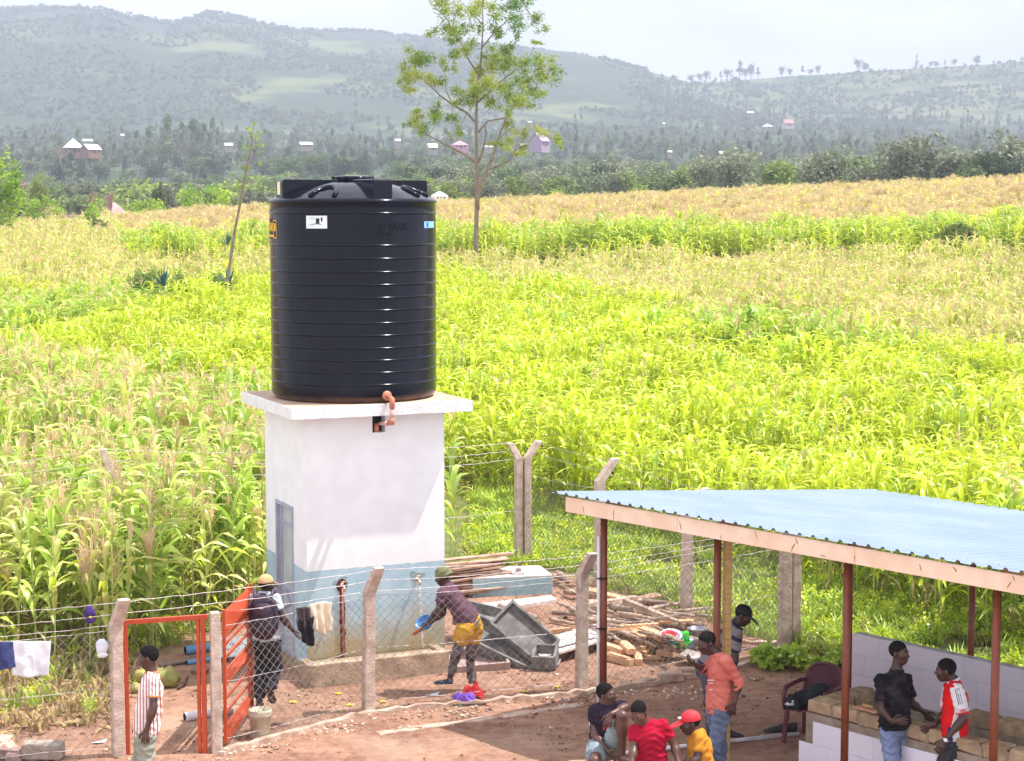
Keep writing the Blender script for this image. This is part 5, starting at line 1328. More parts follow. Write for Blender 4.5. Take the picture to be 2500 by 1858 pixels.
# --- 4 man seated on a block, black shirt
Y0=18.7
J=joints(C4,Y0,dict(head=(300,905,0),neck=(275,1010,.02),shL=(430,1020,-.04),shR=(190,1060,.04),elL=(475,1025,-.20),wrL=(345,1085,-.33),elR=(195,1275,-.06),wrR=(310,1425,-.26),chest=(290,1130),pel=(290,1370,.08),
  hipL=(360,1360,-.04),hipR=(220,1400,-.04),knL=(440,1105,-.38),knR=(190,1510,-.42),anL=(440,1470,-.36),anR=(240,1790,-.34),toeL=(490,1520,-.50),toeR=(170,1830,-.5)))
p=Person('young man in a black shirt seated on a block with one knee drawn up',at(*C4(260,1800),Y0),J,(.75,-.42,.12),up=(-.15,0,1),skin='c')
p.hands(L=(at(*C4(300,1200),Y0-.36),(-.6,0,-.3),.35),R=(at(*C4(390,1490),Y0-.32),(0,0,1),.3)); p.body().hair()
p.shirt(cloth('black_tee',(.030,.018,.035),(.018,.012,.022)),sleeve=.50,seed=13,wr=.014)
m=MB(); 
for dx in (-.05,-.015,.03,.06): m.box(V3(at(*C4(320,1215),Y0-.155))+V3((dx,0,0)),(.022,.004,.04))
part(p.t,'print',m,mat('red_print',(.6,.02,.05),.7))
m=MB(); m.box(V3(p.J['shR'])*.5+V3(p.J['elR'])*.5+V3((-.055,-.012,.01)),(.01,.035,.05)); part(p.t,'sleeve_badge',m,mat('white_badge',(.75,.72,.78),.7))
p.trousers(cloth('faded_denim',(.30,.36,.38),(.20,.25,.28)),to=.33,puff=.03,name='shorts',seed=15)
# block seat
q=G(*C4(180,1760)); q=Vector((at(*C4(250,1500),Y0).x,Y0+.06,0)); bs=thing('seat_block','squared grey stone block the black shirted man sits on','stone block',q); m=MB(); m.box(q+Vector((-.02,0,.20)),(.62,.36,.42),Matrix.Rotation(.1,3,'Z'),jit=.02); bevel(part(bs,'block',m,M_SAND),.02,2)
# --- 5 man in maroon polo
Y0=18.0
J=joints(C4,Y0,dict(head=(590,1075,-.05),neck=(655,1165,0),shR=(555,1235,.02),shL=(810,1190,.0),elR=(545,1400,-.08),wrR=(520,1560,-.24),elL=(915,1370,.02),wrL=(950,1530,-.10),chest=(690,1290),pel=(700,1600,.05),
  hipR=(620,1640,-.06),hipL=(780,1640,-.06),knR=(560,1690,-.48),knL=(800,1700,-.5),anR=(560,1960,-.45),anL=(800,1980,-.45),toeR=(540,2000,-.66),toeL=(820,2010,-.66)))
p=Person('man in a crimson polo shirt seated looking down beside the red cap',at(*C4(680,2010),Y0),J,(-.35,-.80,-.38),up=(-.1,0,1),skin='c')
p.hands(R=(at(*C4(510,1640),Y0-.3),(0,-1,0),.3),L=(at(*C4(960,1620),Y0-.12),(0,-1,0),.3)); p.body().hair()
M_MAR=cloth('crimson_polo',(.42,.008,.035),(.33,.005,.025)); p.shirt(M_MAR,sleeve=.58,seed=17,wr=.014)
f=Field(); nk=p.J['neck']; f.cap(nk-V3((0,-.01,.02)),nk+V3((-.01,-.01,.02)),.085,.068,.0,flat=True); sdf_part(p.t,'collar',f,M_MAR,p.loc,.008)
p.trousers(cloth('dark_trousers',(.05,.05,.07)),seed=18)
q=Vector((at(*C4(740,1600),Y0).x,Y0+.08,0)); bs=thing('bench','rough low plank bench under the seated men','bench',q); m=MB(); m.box(q+Vector((.25,0,.40)),(1.5,.30,.05),jit=.008); part(bs,'seat',m,M_TIM)
for dx in (-.35,.85): m=MB(); m.box(q+Vector((dx,0,.18)),(.2,.26,.38),jit=.01); part(bs,'leg',m,M_SAND)
# --- 6 man in red cap
Y0=18.1
J=joints(C4,Y0,dict(head=(1055,1165,0),neck=(1125,1245,.0),shL=(1150,1310,-.15),shR=(1105,1290,.15),elL=(1120,1490,-.22),wrL=(1000,1570,-.28),elR=(1050,1500,.12),wrR=(960,1600,.0),chest=(1140,1380),pel=(1150,1640),
  hipL=(1140,1670,-.08),hipR=(1140,1670,.08),knL=(950,1690,-.12),knR=(960,1690,.10),anL=(960,1960,-.10),anR=(970,1960,.12),toeL=(870,2000,-.1),toeR=(880,2000,.12)))
p=Person('man in a red cap and ochre polo seated in profile below the standing man',at(*C4(1100,2010),Y0),J,(-1,-.12,-.22),skin='b')
p.hands(L=(at(*C4(930,1640),Y0-.28),(0,-1,0),.3),R=(at(*C4(900,1650),Y0),(0,-1,0),.3)); p.body().hair()
co_=p.cap(mat('red_cap',(.62,.02,.03),.7,c2=(.50,.05,.06),scale=6)); M_OCH=cloth('ochre_polo',(.60,.27,.035),(.48,.20,.02)); p.shirt(M_OCH,sleeve=.62,seed=19,wr=.014)
f=Field(); nk=p.J['neck']; f.cap(nk-V3((0,0,.02)),nk+V3((-.01,0,.02)),.084,.066,.0,flat=True); sdf_part(p.t,'collar',f,M_OCH,p.loc,.008)
p.trousers(cloth('dark_trousers',(.05,.05,.07)),seed=20)
m=MB(); q=p.P(-.004,.094,.075); m.ell(q,(.022,.022,.012),8,5); part(co_,'badge',m,mat('white_badge',(.75,.72,.78),.7))
# --- 7 standing man in salmon shirt
Y0=19.1
J=joints(C4,Y0,dict(head=(1205,440,0),neck=(1300,535,0),shL=(1380,610,-.15),shR=(1290,580,.17),elL=(1500,800,-.15),wrL=(1455,985,-.20),elR=(1200,690,.12),wrR=(1110,650,.0),chest=(1325,700),pel=(1315,1010),
  hipL=(1345,1080,-.09),hipR=(1280,1080,.08),knL=(1270,1400,-.12),knR=(1330,1400,.08),anL=(1385,1700,-.08),anR=(1300,1740,.10),toeL=(1300,1760,-.14),toeR=(1200,1790,.08)))
p=Person('man in a salmon shirt and jeans standing with one hand on his hip',at(*C4(1340,1790),Y0),J,(-.92,-.30,-.28),up=(-.15,0,1),skin='b')
p.hands(L=(at(*C4(1430,1080),Y0-.20),(-1,0,0),.5),R=(at(*C4(1050,610),Y0-.02),(0,-1,.3),.7)); p.body().hair()
p.shirt(mat('salmon_shirt',(.62,.19,.145),.9,c2=(.42,.075,.065),scale=2.2,spec=.1,bump=.3,bscale=50,lo=.3,hi=.6),sleeve=1.45,hem=.075,seed=21,wr=.012)
p.trousers(cloth('blue_jeans',(.16,.20,.30),(.10,.13,.20),3),seed=22,wr=.018,rk=.072,ra=.06); p.shoes()
m=MB(); b_=p.J['chest']
for k,(w1,z) in enumerate(((.07,-.02),(.05,-.05),(.04,-.12))): m.box(V3(at(*C4(1225,760),Y0-.13))+V3((.02,-.02,z)),(w1,.004,.012))
part(p.t,'print',m,mat('faded_print',(.70,.50,.45),.9))
# --- 8 stooping man with black cap behind
Y0=20.9
J=joints(C4,Y0,dict(head=(1535,195,0),neck=(1455,270,0),shL=(1485,345,-.16),shR=(1400,320,.17),elL=(1465,560,-.18),wrL=(1430,740,-.20),elR=(1400,540,.18),wrR=(1400,700,.1),chest=(1390,410),pel=(1215,650),
  hipL=(1215,700,-.10),hipR=(1215,700,.10),knL=(1235,960,-.12),knR=(1300,960,.10),anL=(1250,1230,-.12),anR=(1390,1225,.08),toeL=(1320,1270,-.14),toeR=(1465,1275,.06)))
p=Person('man in a black cap and striped polo stooping behind the timber prop',at(*C4(1330,1280),Y0),J,(.85,-.25,-.5),up=(.3,0,1),skin='b')
p.hands(L=(at(*C4(1420,830),Y0-.2),(1,0,0),.4),R=(at(*C4(1400,790),Y0+.1),(1,0,0),.4)); p.body().hair()
co_=p.cap(mat('black_cap',(.015,.013,.018),.7),mat('grey_brim',(.09,.08,.11),.6)); m=MB(); m.ell(p.P(0.03,.088,.07),(.014,.008,.02),8,5); part(co_,'badge',m,mat('gold_badge',(.5,.3,.08),.5))
p.shirt(stripe_mat('dark_striped_polo',(.22,.19,.20),(.03,.03,.07),(.35,0,.94),7.0,.33),sleeve=.85,hem=.02,seed=23,wr=.012,sl_r=.058)
p.trousers(cloth('slate_trousers',(.12,.105,.14),(.07,.06,.085)),seed=24,wr=.018); p.shoes()
# --- 9 man in black tee at the counter
Y0=18.55
J=joints(C5,Y0,dict(head=(1180,490,0),neck=(1160,630,.0),shR=(1030,725,-.10),shL=(1235,715,.12),elR=(1030,960,-.12),wrR=(1120,1065,-.24),elL=(1290,920,.16),wrL=(1390,985,.20),chest=(1140,800),pel=(1145,1090),
  hipR=(1095,1150,-.06),hipL=(1205,1150,.08),knR=(1130,1480,-.12),knL=(1215,1480,.06),anR=(1110,1800,-.08),anL=(1200,1800,.10),toeR=(1150,1850,-.2),toeL=(1260,1850,-.02)))
p=Person('man in a dusty black tee and jeans gesturing in front of the counter',at(*C5(1150,1860),Y0),J,(.80,-.55,.02),skin='b')
p.hands(R=(at(*C5(1280,1055),Y0-.28),(0,0,1),.15),L=(at(*C5(1450,1060),Y0+.2),(1,0,.4),.15)); p.body().hair()
p.shirt(mat('dusty_black_tee',(.010,.010,.012),.9,c2=(.045,.03,.045),scale=9,spec=.15,bump=.3,lo=.3,hi=.55,detail=8),sleeve=.72,hem=.03,puff=.034,seed=25,wr=.018,sl_r=.07)
p.trousers(cloth('light_jeans',(.22,.28,.44),(.15,.19,.32),3),seed=26,wr=.018,rk=.078,ra=.065); p.shoes()
m=MB(); w_=p.J['wrR']; d_=Vector(ndir(p.J['elR'],w_)); m.lathe([(.031,-.004),(.035,0),(.031,.004)],16,w_,R=d_.to_track_quat('Z','Y').to_matrix()); part(p.t,'bracelet',m,M_EYED,True)
# --- 10 man in red and white football shirt
Y0=18.25
J=joints(C5,Y0,dict(head=(1570,635,0),neck=(1635,720,0),shL=(1665,800,-.15),shR=(1600,780,.17),elL=(1720,1040,-.20),wrL=(1565,1220,-.24),elR=(1560,1000,.18),wrR=(1480,1090,.10),chest=(1650,880),pel=(1640,1210),
  hipL=(1630,1270,-.09),hipR=(1610,1270,.09),knL=(1520,1520,-.14),knR=(1480,1500,.05),anL=(1560,1830,-.12),anR=(1500,1830,.06),toeL=(1480,1880,-.16),toeR=(1420,1880,.02)))
p=Person('man in a red and white football shirt leaning back on the counter',at(*C5(1540,1890),Y0),J,(-.88,.35,-.10),skin='b')
p.hands(L=(at(*C5(1520,1300),Y0-.26),(-1,0,0),.5),R=(at(*C5(1400,1130),Y0+.1),(0,0,1),.2)); p.body().hair()
J_=p.J; M_JR=cloth('jersey_red',(.72,.012,.012),(.60,.01,.01)); M_JW=cloth('jersey_white',(.74,.73,.76),(.66,.65,.69)); M_JN=mat('jersey_navy',(.02,.03,.16),.8)
o=p.shirt(M_JR,sleeve=.001,hem=.08,seed=27,wr=.012,name='football_shirt')
o.data.materials.append(M_JW); o.data.materials.append(M_JN)
# white underarm side panel, navy tip: assigned face by face on the garment itself
ch_=Vector(J_['chest'])-Vector(p.loc); pl_=Vector(J_['pel'])-Vector(p.loc)
for f_ in o.data.polygons:
    c=f_.center; t=(c-ch_).dot((pl_-ch_).normalized())/(pl_-ch_).length
    if c.y<ch_.y-.05:
        xm=ch_.x+(pl_.x-ch_.x)*t
        wd=.012+.055*max(0,t-.1)
        if t>-.15 and abs(c.x-(xm-.015-.03*t))<wd: f_.material_index=1
        if 1.08<t and c.x>xm-.08: f_.material_index=1
        if .62<t<.95 and -.10<c.x-xm<-.055: f_.material_index=2
fl=Field(); a,b=J_['shL'],J_['elL']; fl.cap(a,a+(b-a)*.78,.066,.068,.0,flat=True); fl.cap(a,a+(b-a)*.6,.068,.066,.02); sl=sdf_part(p.t,'sleeve',fl,M_JW,p.loc,.009,.008,5)
fl=Field(); a2,b2=J_['shR'],J_['elR']; fl.cap(a2,a2+(b2-a2)*.75,.064,.064,.0,flat=True); sdf_part(p.t,'sleeve',fl,M_JW,p.loc,.010,.006,6)
ad=_n(b-a); sidev=_n(np.cross(ad,V3((0,1,0)))); 
for k in(-1,0,1):
    m=MB(); pts=[Vector(a+ad*(t)+sidev*(.019*k-.012)+V3((0,-.0715,0))) for t in (-.035,.03,.08,.13)]; m.tube(pts,.003,5); part(sl,'stripe',m,M_JN,True)
for txt,zz in (('VISIT',-.0),('RWANDA',-.030)):
    me=text_mesh(txt,.034,.001,.0008); 
    X_=Vector((.93,-.25,.20)).normalized(); Z_=Vector((0,-1,0)); Z_=(Z_-X_*Z_.dot(X_)).normalized(); Y_=Z_.cross(X_)
    c=Vector(a+ad*.20)+Vector((0.0,-.076,zz+.0)); M_=Matrix((X_,Y_,Z_)).transposed()
    for v in me.vertices: v.co=c+M_@v.co-Vector(p.loc)
    me.materials.clear(); me.materials.append(M_JR); part(sl,'lettering',me,None)
f=Field(); nk=J_['neck']; f.cap(nk-V3((0,0,.005)),nk+V3((-.01,0,.018)),.078,.066,.0,flat=True); cc=sdf_part(p.t,'collar',f,M_JW,p.loc,.007)
p.trousers(cloth('charcoal_trousers',(.03,.03,.033),(.055,.055,.06),30),seed=28,wr=.012,rk=.085,ra=.07); p.shoes()
wa=thing('wristwatch','silver wristwatch on the wrist of the man in the football shirt','watch',J_['wrL']); d_=Vector(ndir(J_['elL'],J_['wrL']))
m=MB(); m.lathe([(.030,-.010),(.034,-.008),(.034,.008),(.030,.010)],18,J_['wrL'],R=d_.to_track_quat('Z','Y').to_matrix()); part(wa,'strap',m,mat('steel',(.6,.6,.62),.3,metal=.8),True)
m=MB(); m.lathe([(0,0),(.019,0),(.019,.009),(0,.010)],16,V3(J_['wrL'])+V3((-.005,-.034,.008)),R=Vector((0,-1,.3)).to_track_quat('Z','Y').to_matrix()); part(wa,'face',m,mat('watch_face',(.8,.8,.8),.3),True)
# ================================================================== TREES AND BUSHES
def foliage(name,c,c2,rand=.22,tr=.3): return mat(name,c,.6,c2=c2,scale=.35,spec=.25,rand=rand,transl=tr)
F_MID=foliage('foliage_mid',(.23,.30,.10),(.10,.16,.05)); F_GREY=foliage('foliage_greygreen',(.29,.31,.19),(.15,.18,.11)); F_DARK=foliage('foliage_dark',(.11,.15,.065),(.05,.08,.035))
F_LITE=foliage('foliage_light',(.36,.44,.10),(.20,.29,.06)); F_TREE=foliage('eucalyptus_leaf',(.52,.54,.09),(.20,.36,.07),tr=.4); F_BUSH=foliage('bush_leaf',(.42,.56,.06),(.18,.34,.04))
F_BUSHD=foliage('bush_olive',(.40,.46,.12),(.20,.29,.07))
M_BARK=mat('pale_bark',(.36,.27,.22),.9,c2=(.20,.14,.11),scale=8,bump=.6,stretch=(4,4,.7)); M_BARKD=mat('dark_bark',(.13,.09,.06),.9,c2=(.08,.05,.04),scale=5)
def leafcloud(clumps,n,size,r,surface=.55,asp=.5,droop=0.0):
    """quads spread through ellipsoidal clumps: (centre, radii)"""
    vol=[max(1e-4,(c[1][0]*c[1][1]+c[1][0]*c[1][2])) for c in clumps]; tot=sum(vol); vs=[];fs=[]
    for (c,rad),v in zip(clumps,vol):
        k=max(3,int(n*v/tot)); c=Vector(c)
        for _ in range(k):
            d=Vector((r.gauss(0,1),r.gauss(0,1),r.gauss(0,1))).normalized(); q=(r.uniform(surface,1) if r.random()<.75 else r.random()**.5)*(1+.25*noise.noise(d*2.3+c))
            p=c+Vector((d.x*rad[0],d.y*rad[1],d.z*rad[2]))*q
            a=Vector((r.gauss(0,1),r.gauss(0,1),r.gauss(0,.6)-droop)).normalized(); b=a.cross(Vector((r.gauss(0,1),r.gauss(0,1),r.gauss(0,1)))).normalized(); s=size*r.uniform(.6,1.3)
            o=len(vs); vs+=[p-a*s*.5,p+b*s*asp*.5,p+a*s*.5,p-b*s*asp*.5]; fs.append((o,o+1,o+2,o+3))
    me=bpy.data.meshes.new('crown'); me.from_pydata([tuple(v) for v in vs],[],fs); return me
def proto_tree(seed,h,w_,kind,m_,n=800,ls=.9):
    r=random.Random(seed); cl=[]
    if kind=='round':
        for i in range(9): a=r.uniform(0,6.28); q=r.uniform(.0,.32)*w_; cl.append(((q*math.cos(a),q*math.sin(a),h*r.uniform(.35,.82)),(w_*r.uniform(.18,.3),w_*r.uniform(.18,.3),h*r.uniform(.12,.2))))
    elif kind=='tall':
        for i in range(10): z=r.uniform(.3,.95); a=r.uniform(0,6.28); q=w_*.25*(1.1-z); cl.append(((q*math.cos(a),q*math.sin(a),h*z),(w_*r.uniform(.14,.26)*(1.35-z),)*2+(h*r.uniform(.06,.11),)))
    elif kind=='cone':
        for i in range(9): z=.15+.8*i/9; cl.append(((0,0,h*z),(w_*.5*(1.05-z),w_*.5*(1.05-z),h*.09)))
    else:
        for i in range(7): a=r.uniform(0,6.28); q=r.uniform(0,.35)*w_; cl.append(((q*math.cos(a),q*math.sin(a),h*r.uniform(.3,.6)),(w_*r.uniform(.16,.28),w_*r.uniform(.16,.28),h*r.uniform(.22,.36))))
    cr=leafcloud(cl,n,ls,r); cr.materials.append(m_)
    t=MB(); t.tube([(0,0,-1),(r.uniform(-.2,.2),0,h*.35),(0,0,h*.75)],[h*.022,h*.016,h*.006],6); 
    for i in range(4):
        a=r.uniform(0,6.28); z=h*r.uniform(.3,.55); t.tube([(0,0,z),(math.cos(a)*w_*.3,math.sin(a)*w_*.3,z+h*.2)],[h*.009,h*.003],5)
    return cr,t.mesh('trunk',M_BARK if kind=='tall' else M_BARKD)
TP=[proto_tree(1,11,10,'round',F_MID),proto_tree(2,12,9,'round',F_GREY),proto_tree(3,16,8,'tall',F_GREY,700),proto_tree(4,18,7,'tall',F_MID,700),proto_tree(5,12,7,'cone',F_DARK),proto_tree(6,9,10,'round',F_DARK),proto_tree(7,9,9,'round',F_LITE),proto_tree(8,15,9,'tall',F_GREY,600)]
BP=[proto_tree(11,3,5,'bush',F_MID,260,.7),proto_tree(12,2.6,4,'bush',F_DARK,220,.6),proto_tree(13,3.4,6,'bush',F_LITE,260,.7),proto_tree(14,4,6,'bush',F_GREY,260,.8)]
def joined(cr,tk_):
    vs=[tuple(v.co) for v in cr.vertices]; fs=[tuple(p.vertices) for p in cr.polygons]; n=len(vs); nf=len(fs); vs+=[tuple(v.co) for v in tk_.vertices]; fs+=[tuple(i+n for i in p.vertices) for p in tk_.polygons]
    me=bpy.data.meshes.new('tree_joined'); me.from_pydata(vs,[],fs); me.materials.append(cr.materials[0]); me.materials.append(tk_.materials[0]); me.polygons.foreach_set('material_index',[0]*nf+[1]*(len(fs)-nf)); return me
TSRC=srccol('far_tree_kind',[joined(*t) for t in TP]+[joined(*t) for t in BP])
def zall(X,Y):
    z=zterr(X,Y)
    if 1450<Y<3000 and bearing_px(X,Y)>905:
        z=max(z,zhill(X,Y))
    return z
r=random.Random(99); trees=[]
def addt(px,Y,i,s): X=(px-1111.5)/4001*Y; trees.append((X,Y,i,s))
for _ in range(150):  # wood edge right behind the right-hand crest
    px=r.uniform(930,2400); Y=r.uniform(235,330)+(0 if px>1500 else 20); i=r.choice([0,1,6,6,0,1,0]);
    if px>1920: i=r.choice([5,1,1,0,5])
    addt(px,Y,i,r.uniform(.55,.8) if px<1500 else r.uniform(.6,.9))
for _ in range(520):
    px=r.uniform(900,2500); Y=r.uniform(350,900); i=r.choice([0,1,0,1,6,5,0,1]+([2,3,7] if Y>620 else [])); addt(px,Y,i,r.uniform(.6,.95))
for _ in range(900):
    px=r.uniform(-300,2500); Y=r.uniform(850,1450); addt(px,Y,r.choice([1,2,3,7,0,4]),r.uniform(.7,1.15))
for _ in range(420):
    px=r.uniform(-300,950); Y=r.uniform(640,1050); addt(px,Y,r.choice([1,2,5,5,4,0,9,8,9]),r.uniform(.6,1.0))
for _ in range(40): addt(r.uniform(325,475),r.uniform(800,950),r.choice([2,3,7]),r.uniform(1.2,1.6))
for _ in range(26): addt(r.uniform(600,950),r.uniform(640,720),r.choice([4,5,0]),r.uniform(.8,1.1))
for _ in range(420): addt(r.uniform(-300,950),r.uniform(270,650),r.choice([8,9,10,11,8,9]),r.uniform(.6,1.8))
for _ in range(260): addt(r.uniform(1380,2500),r.uniform(1500,2100),r.choice([2,3,1,7]),r.uniform(.7,1.1))
for _ in range(150): addt(r.uniform(1380,1850),r.uniform(1900,2500),r.choice([2,3,7,5]),r.uniform(.7,1.1))
for _ in range(90): addt(r.uniform(-100,2400),r.uniform(1500,1900),r.choice([2,3,1,5]),r.uniform(.7,1.1))
sky_t=[]
for px,s,i in [(1455,.9,2),(1462,.8,3),(1495,1.2,2),(1515,1.1,7),(1530,1.3,3),(1560,1.0,2),(1575,1.4,3),(1600,1.6,2),(1612,1.5,7),(1625,1.6,3),(1640,1.1,2),(1690,1.3,3),(1708,1.1,1),(1735,1.0,2),(1752,1.0,7),(1768,1.1,3),(1855,1.5,1),(1870,1.2,0),(1980,1.0,3),(1990,.7,2),(2010,.9,1),(2022,1.0,0),(2040,.7,2),(2060,.9,3),(2110,1.3,2),(2145,.5,1),(2180,.6,0),(1435,.8,2),(1405,.8,7),(1380,1.0,3)]:
    sky_t.append(((px-1111.5)/4001*2590,2590,i,s))
for px,s,i in [(110,2.4,0),(122,2.0,1),(98,1.8,0),(460,1.8,5),(475,1.5,1),(500,1.6,5),(520,1.4,0),(555,1.2,5),(575,1.0,1),(700,.9,5),(825,1.2,1),(1060,.9,2),(1115,.9,4),(1140,.7,4),(1260,.8,4),(1275,.8,4),(1290,.7,4),(1345,.6,4)]:
    sky_t.append(((px-1111.5)/4001*3480,3480,i,s))
def big(t): return t[3]*12/t[1]
trees.sort(key=big,reverse=True)
vis=[t for t in trees if abs(bearing_px(t[0],t[1])-1111)<1150]
ind=vis[:230]; inds=set((t[0],t[1]) for t in ind); restt=[t for t in trees if (t[0],t[1]) not in inds]
TREE_LAB={0:('mid green round tree in the wood beyond the fields','round_tree'),1:('greyish green round tree in the wood beyond the fields','round_tree'),2:('tall slim grey green tree in the wood beyond the fields','tall_tree'),3:('tall slim mid green tree in the wood beyond the fields','tall_tree'),4:('dark cone shaped tree beyond the fields','cone_tree'),5:('dark round tree beyond the fields','round_tree'),6:('light green round tree at the wood edge beyond the tan maize','round_tree'),7:('tall open grey tree in the wood beyond the fields','tall_tree'),8:('mid green bush on the valley floor','bush'),9:('dark bush on the valley floor','bush'),10:('light green bush on the valley floor','bush'),11:('grey green bush on the valley floor','bush')}
ALLP=TP+BP
def place_tree(t,lab,grp,nm):
    X,Y,i,s=t; o=thing(nm,lab,'bush' if nm=='bush' else 'tree',(X,Y,zall(X,Y)-.3),grp); o.rotation_euler=(0,0,r.uniform(0,6.28)); o.scale=(s*r.uniform(.9,1.15),s,s*r.uniform(.85,1.15))
    for n_,me in (('crown',ALLP[i][0]),('trunk',ALLP[i][1])): c=bpy.data.objects.new(n_,me); COL.objects.link(c); c.parent=o
for t in ind: place_tree(t,TREE_LAB[t[2]][0],TREE_LAB[t[2]][0]+'s',TREE_LAB[t[2]][1])
for t in sky_t: 
    rr=t[1]<3000
    t=(t[0],t[1],{2:0,3:1,7:1}.get(t[2],t[2]) if r.random()<.6 else t[2],t[3]*1.15); place_tree(t,('small pale tree on the skyline of the right hand hill' if rr else 'small pale tree on the skyline of the left hand hill'),('skyline trees right' if rr else 'skyline trees left'),'skyline_tree')
scatter('woodland',[(t[0],t[1],zall(t[0],t[1])-.3) for t in restt],[r.uniform(0,6.28) for _ in restt],[t[3] for t in restt],[t[2] for t in restt],TSRC,'hazy grey green woodland filling the valley and lower slopes')
# scrub on both hills
sc=[]
while len(sc)<11000:
    px=r.uniform(-150,2400); Y=r.uniform(1500,3480); X=(px-1111.5)/4001*Y
    d_=noise.noise(Vector((X/150,Y/200,5)))
    if px>1400 and Y>2600: continue
    if d_<-.10: continue
    sc.append((X,Y,zall(X,Y)-1,r.choice([0,1,5,9,11,8,0,1]),r.uniform(.5,1.1)))
scatter('hill_scrub',[(a,b,c) for a,b,c,_,_ in sc],[r.uniform(0,6.28) for _ in sc],[q[4]*(2.0 if q[3]>=8 else .7) for q in sc],[q[3] for q in sc],TSRC,'dense scrub covering the hazy hillsides')
# ---------------------------------------------------------------- tall slender tree in the field
TY=88.0
def TC_(x,y,dd=0): return at(900+x/2.5417,y/2.5417,TY+dd)
CL=[(430,30,80,50),(520,120,90,90),(600,60,80,60),(390,190,45,35),(560,200,80,50),(650,180,60,40),(690,40,60,50),(800,80,70,50),(880,20,80,40),(960,20,60,50),(930,140,80,60),(1040,120,60,50),(1080,180,40,30),(760,180,50,40),(800,220,60,40),(540,250,50,40),(640,290,60,50),(580,310,50,30),(510,340,50,25),(1040,270,45,15),(930,230,30,30),(760,330,80,50),(860,310,70,50),(270,340,70,50),(340,400,90,60),(240,430,60,60),(440,390,50,50),(230,500,60,50),(330,470,80,50),(430,500,60,40),(530,410,30,35),(250,545,50,30),(720,430,80,60),(820,400,90,70),(900,400,70,60),(1000,370,70,50),(1090,390,70,60),(1160,440,50,60),(1110,490,70,50),(1020,480,80,50),(920,500,70,60),(850,560,60,50),(780,520,80,60),(700,540,70,50),(620,560,60,50),(570,590,60,50),(650,610,60,50),(720,600,50,50),(780,650,60,40),(900,610,70,50),(930,640,60,50),(870,690,40,40),(1000,560,60,40),(1060,590,60,30),(1010,660,35,40),(640,480,40,40),(550,650,40,30),(310,700,40,30),(300,760,60,60),(350,800,50,50),(240,770,35,25),(420,680,50,50),(430,740,60,50),(520,720,50,50),(560,790,40,50),(510,850,20,25),(890,780,50,45),(940,820,50,40),(870,860,40,40),(830,910,50,40),(760,890,30,20),(960,900,40,40),(950,950,45,30),(1030,790,30,25),(1100,830,50,30),(1160,850,40,50),(1190,900,25,30),(820,980,15,25),
 (480,-60,90,70),(620,-80,100,80),(780,-70,100,70),(900,-70,80,60),(700,-180,120,90)]
rt=random.Random(5); sc_=TY/F/2.5417
base=TC_(668,1555); gz=zterr(base.x,TY); 
tt_=thing('tall_tree','tall slender tree with open yellow green crown standing in the maize right of the tank','tree',(base.x,TY,gz))
clm=[]
for x,y,a,b in CL:
    dd=rt.uniform(-1.6,1.6); p=TC_(x,y,dd)
    for _ in range(4): 
        q=p+Vector((rt.uniform(-.7,.7)*a*sc_,rt.uniform(-.5,.5),rt.uniform(-.7,.7)*b*sc_)); clm.append((q,(a*sc_*.75,a*sc_*.7,b*sc_*.9)))
cr=leafcloud(clm,36000,.145,rt,.0,.32,droop=.6)
mo=len(cr.vertices); 
for v in cr.vertices: v.co-=tt_.location
cr.materials.append(F_TREE); part(tt_,'crown',cr,None)
BR=[([(668,1700),(666,1555),(672,1200),(668,1000),(668,780),(670,640),(680,500),(700,350),(710,150),(705,0),(700,-200)],[.13,.115,.10,.08,.07,.06,.05,.04,.03,.02,.01],0),
 ([(676,1300),(675,1240),(700,1130),(760,1000),(800,870),(850,740),(900,660),(980,520)],[.1,.10,.085,.07,.055,.05,.035,.02],-.3),
 ([(664,1010),(590,955),(480,900),(370,840),(310,790)],[.07,.06,.045,.03,.015],.3),([(666,765),(610,700),(520,650),(440,590),(380,530),(310,470),(270,380)],[.06,.055,.045,.04,.03,.022,.012],.4),
 ([(680,820),(740,750),(840,735),(900,700)],[.05,.04,.03,.015],0),([(682,1010),(710,930),(730,830),(720,770)],[.06,.05,.04,.02],.2),([(760,1050),(870,1000),(880,960),(940,900)],[.04,.035,.025,.015],-.5),
 ([(672,640),(760,560),(850,480),(960,400),(1100,420)],[.05,.045,.035,.025,.012],.5),([(690,480),(620,370),(560,240),(480,110)],[.045,.035,.025,.012],-.4),([(700,300),(780,200),(880,110),(1000,80)],[.04,.03,.02,.012],.4),([(706,150),(640,80),(560,0)],[.03,.02,.012],0),([(800,870),(850,820),(900,780)],[.03,.02,.012],-.5),([(900,660),(1000,480),(1120,430)],[.03,.02,.012],-.4),([(870,1000),(1000,800),(1150,860)],[.02,.016,.01],-.6),([(520,650),(480,560),(470,440)],[.03,.02,.012],.6)]
for k,(pts,rad,dd) in enumerate(BR):
    m=MB(); pp=[TC_(x,y,dd*min(1,i/2)) for i,(x,y) in enumerate(pts)]; m.tube(pp,rad,8); part(tt_,'trunk' if k==0 else 'branch',m,M_BARK,True)
for k in range(90):
    x,y,a,b=CL[rt.randrange(len(CL))]; m_=None
tw_=MB()
for x,y,a,b in CL:
    src_=min(((px_,py_) for pts,_,_ in BR for px_,py_ in pts),key=lambda q:(q[0]-x)**2+(q[1]-y)**2); tw_.tube([TC_(*src_),TC_((src_[0]+x)/2,(src_[1]+y)/2+12),TC_(x,y)],[.018,.014,.008],4)
part(tt_,'twigs',tw_,M_BARK)
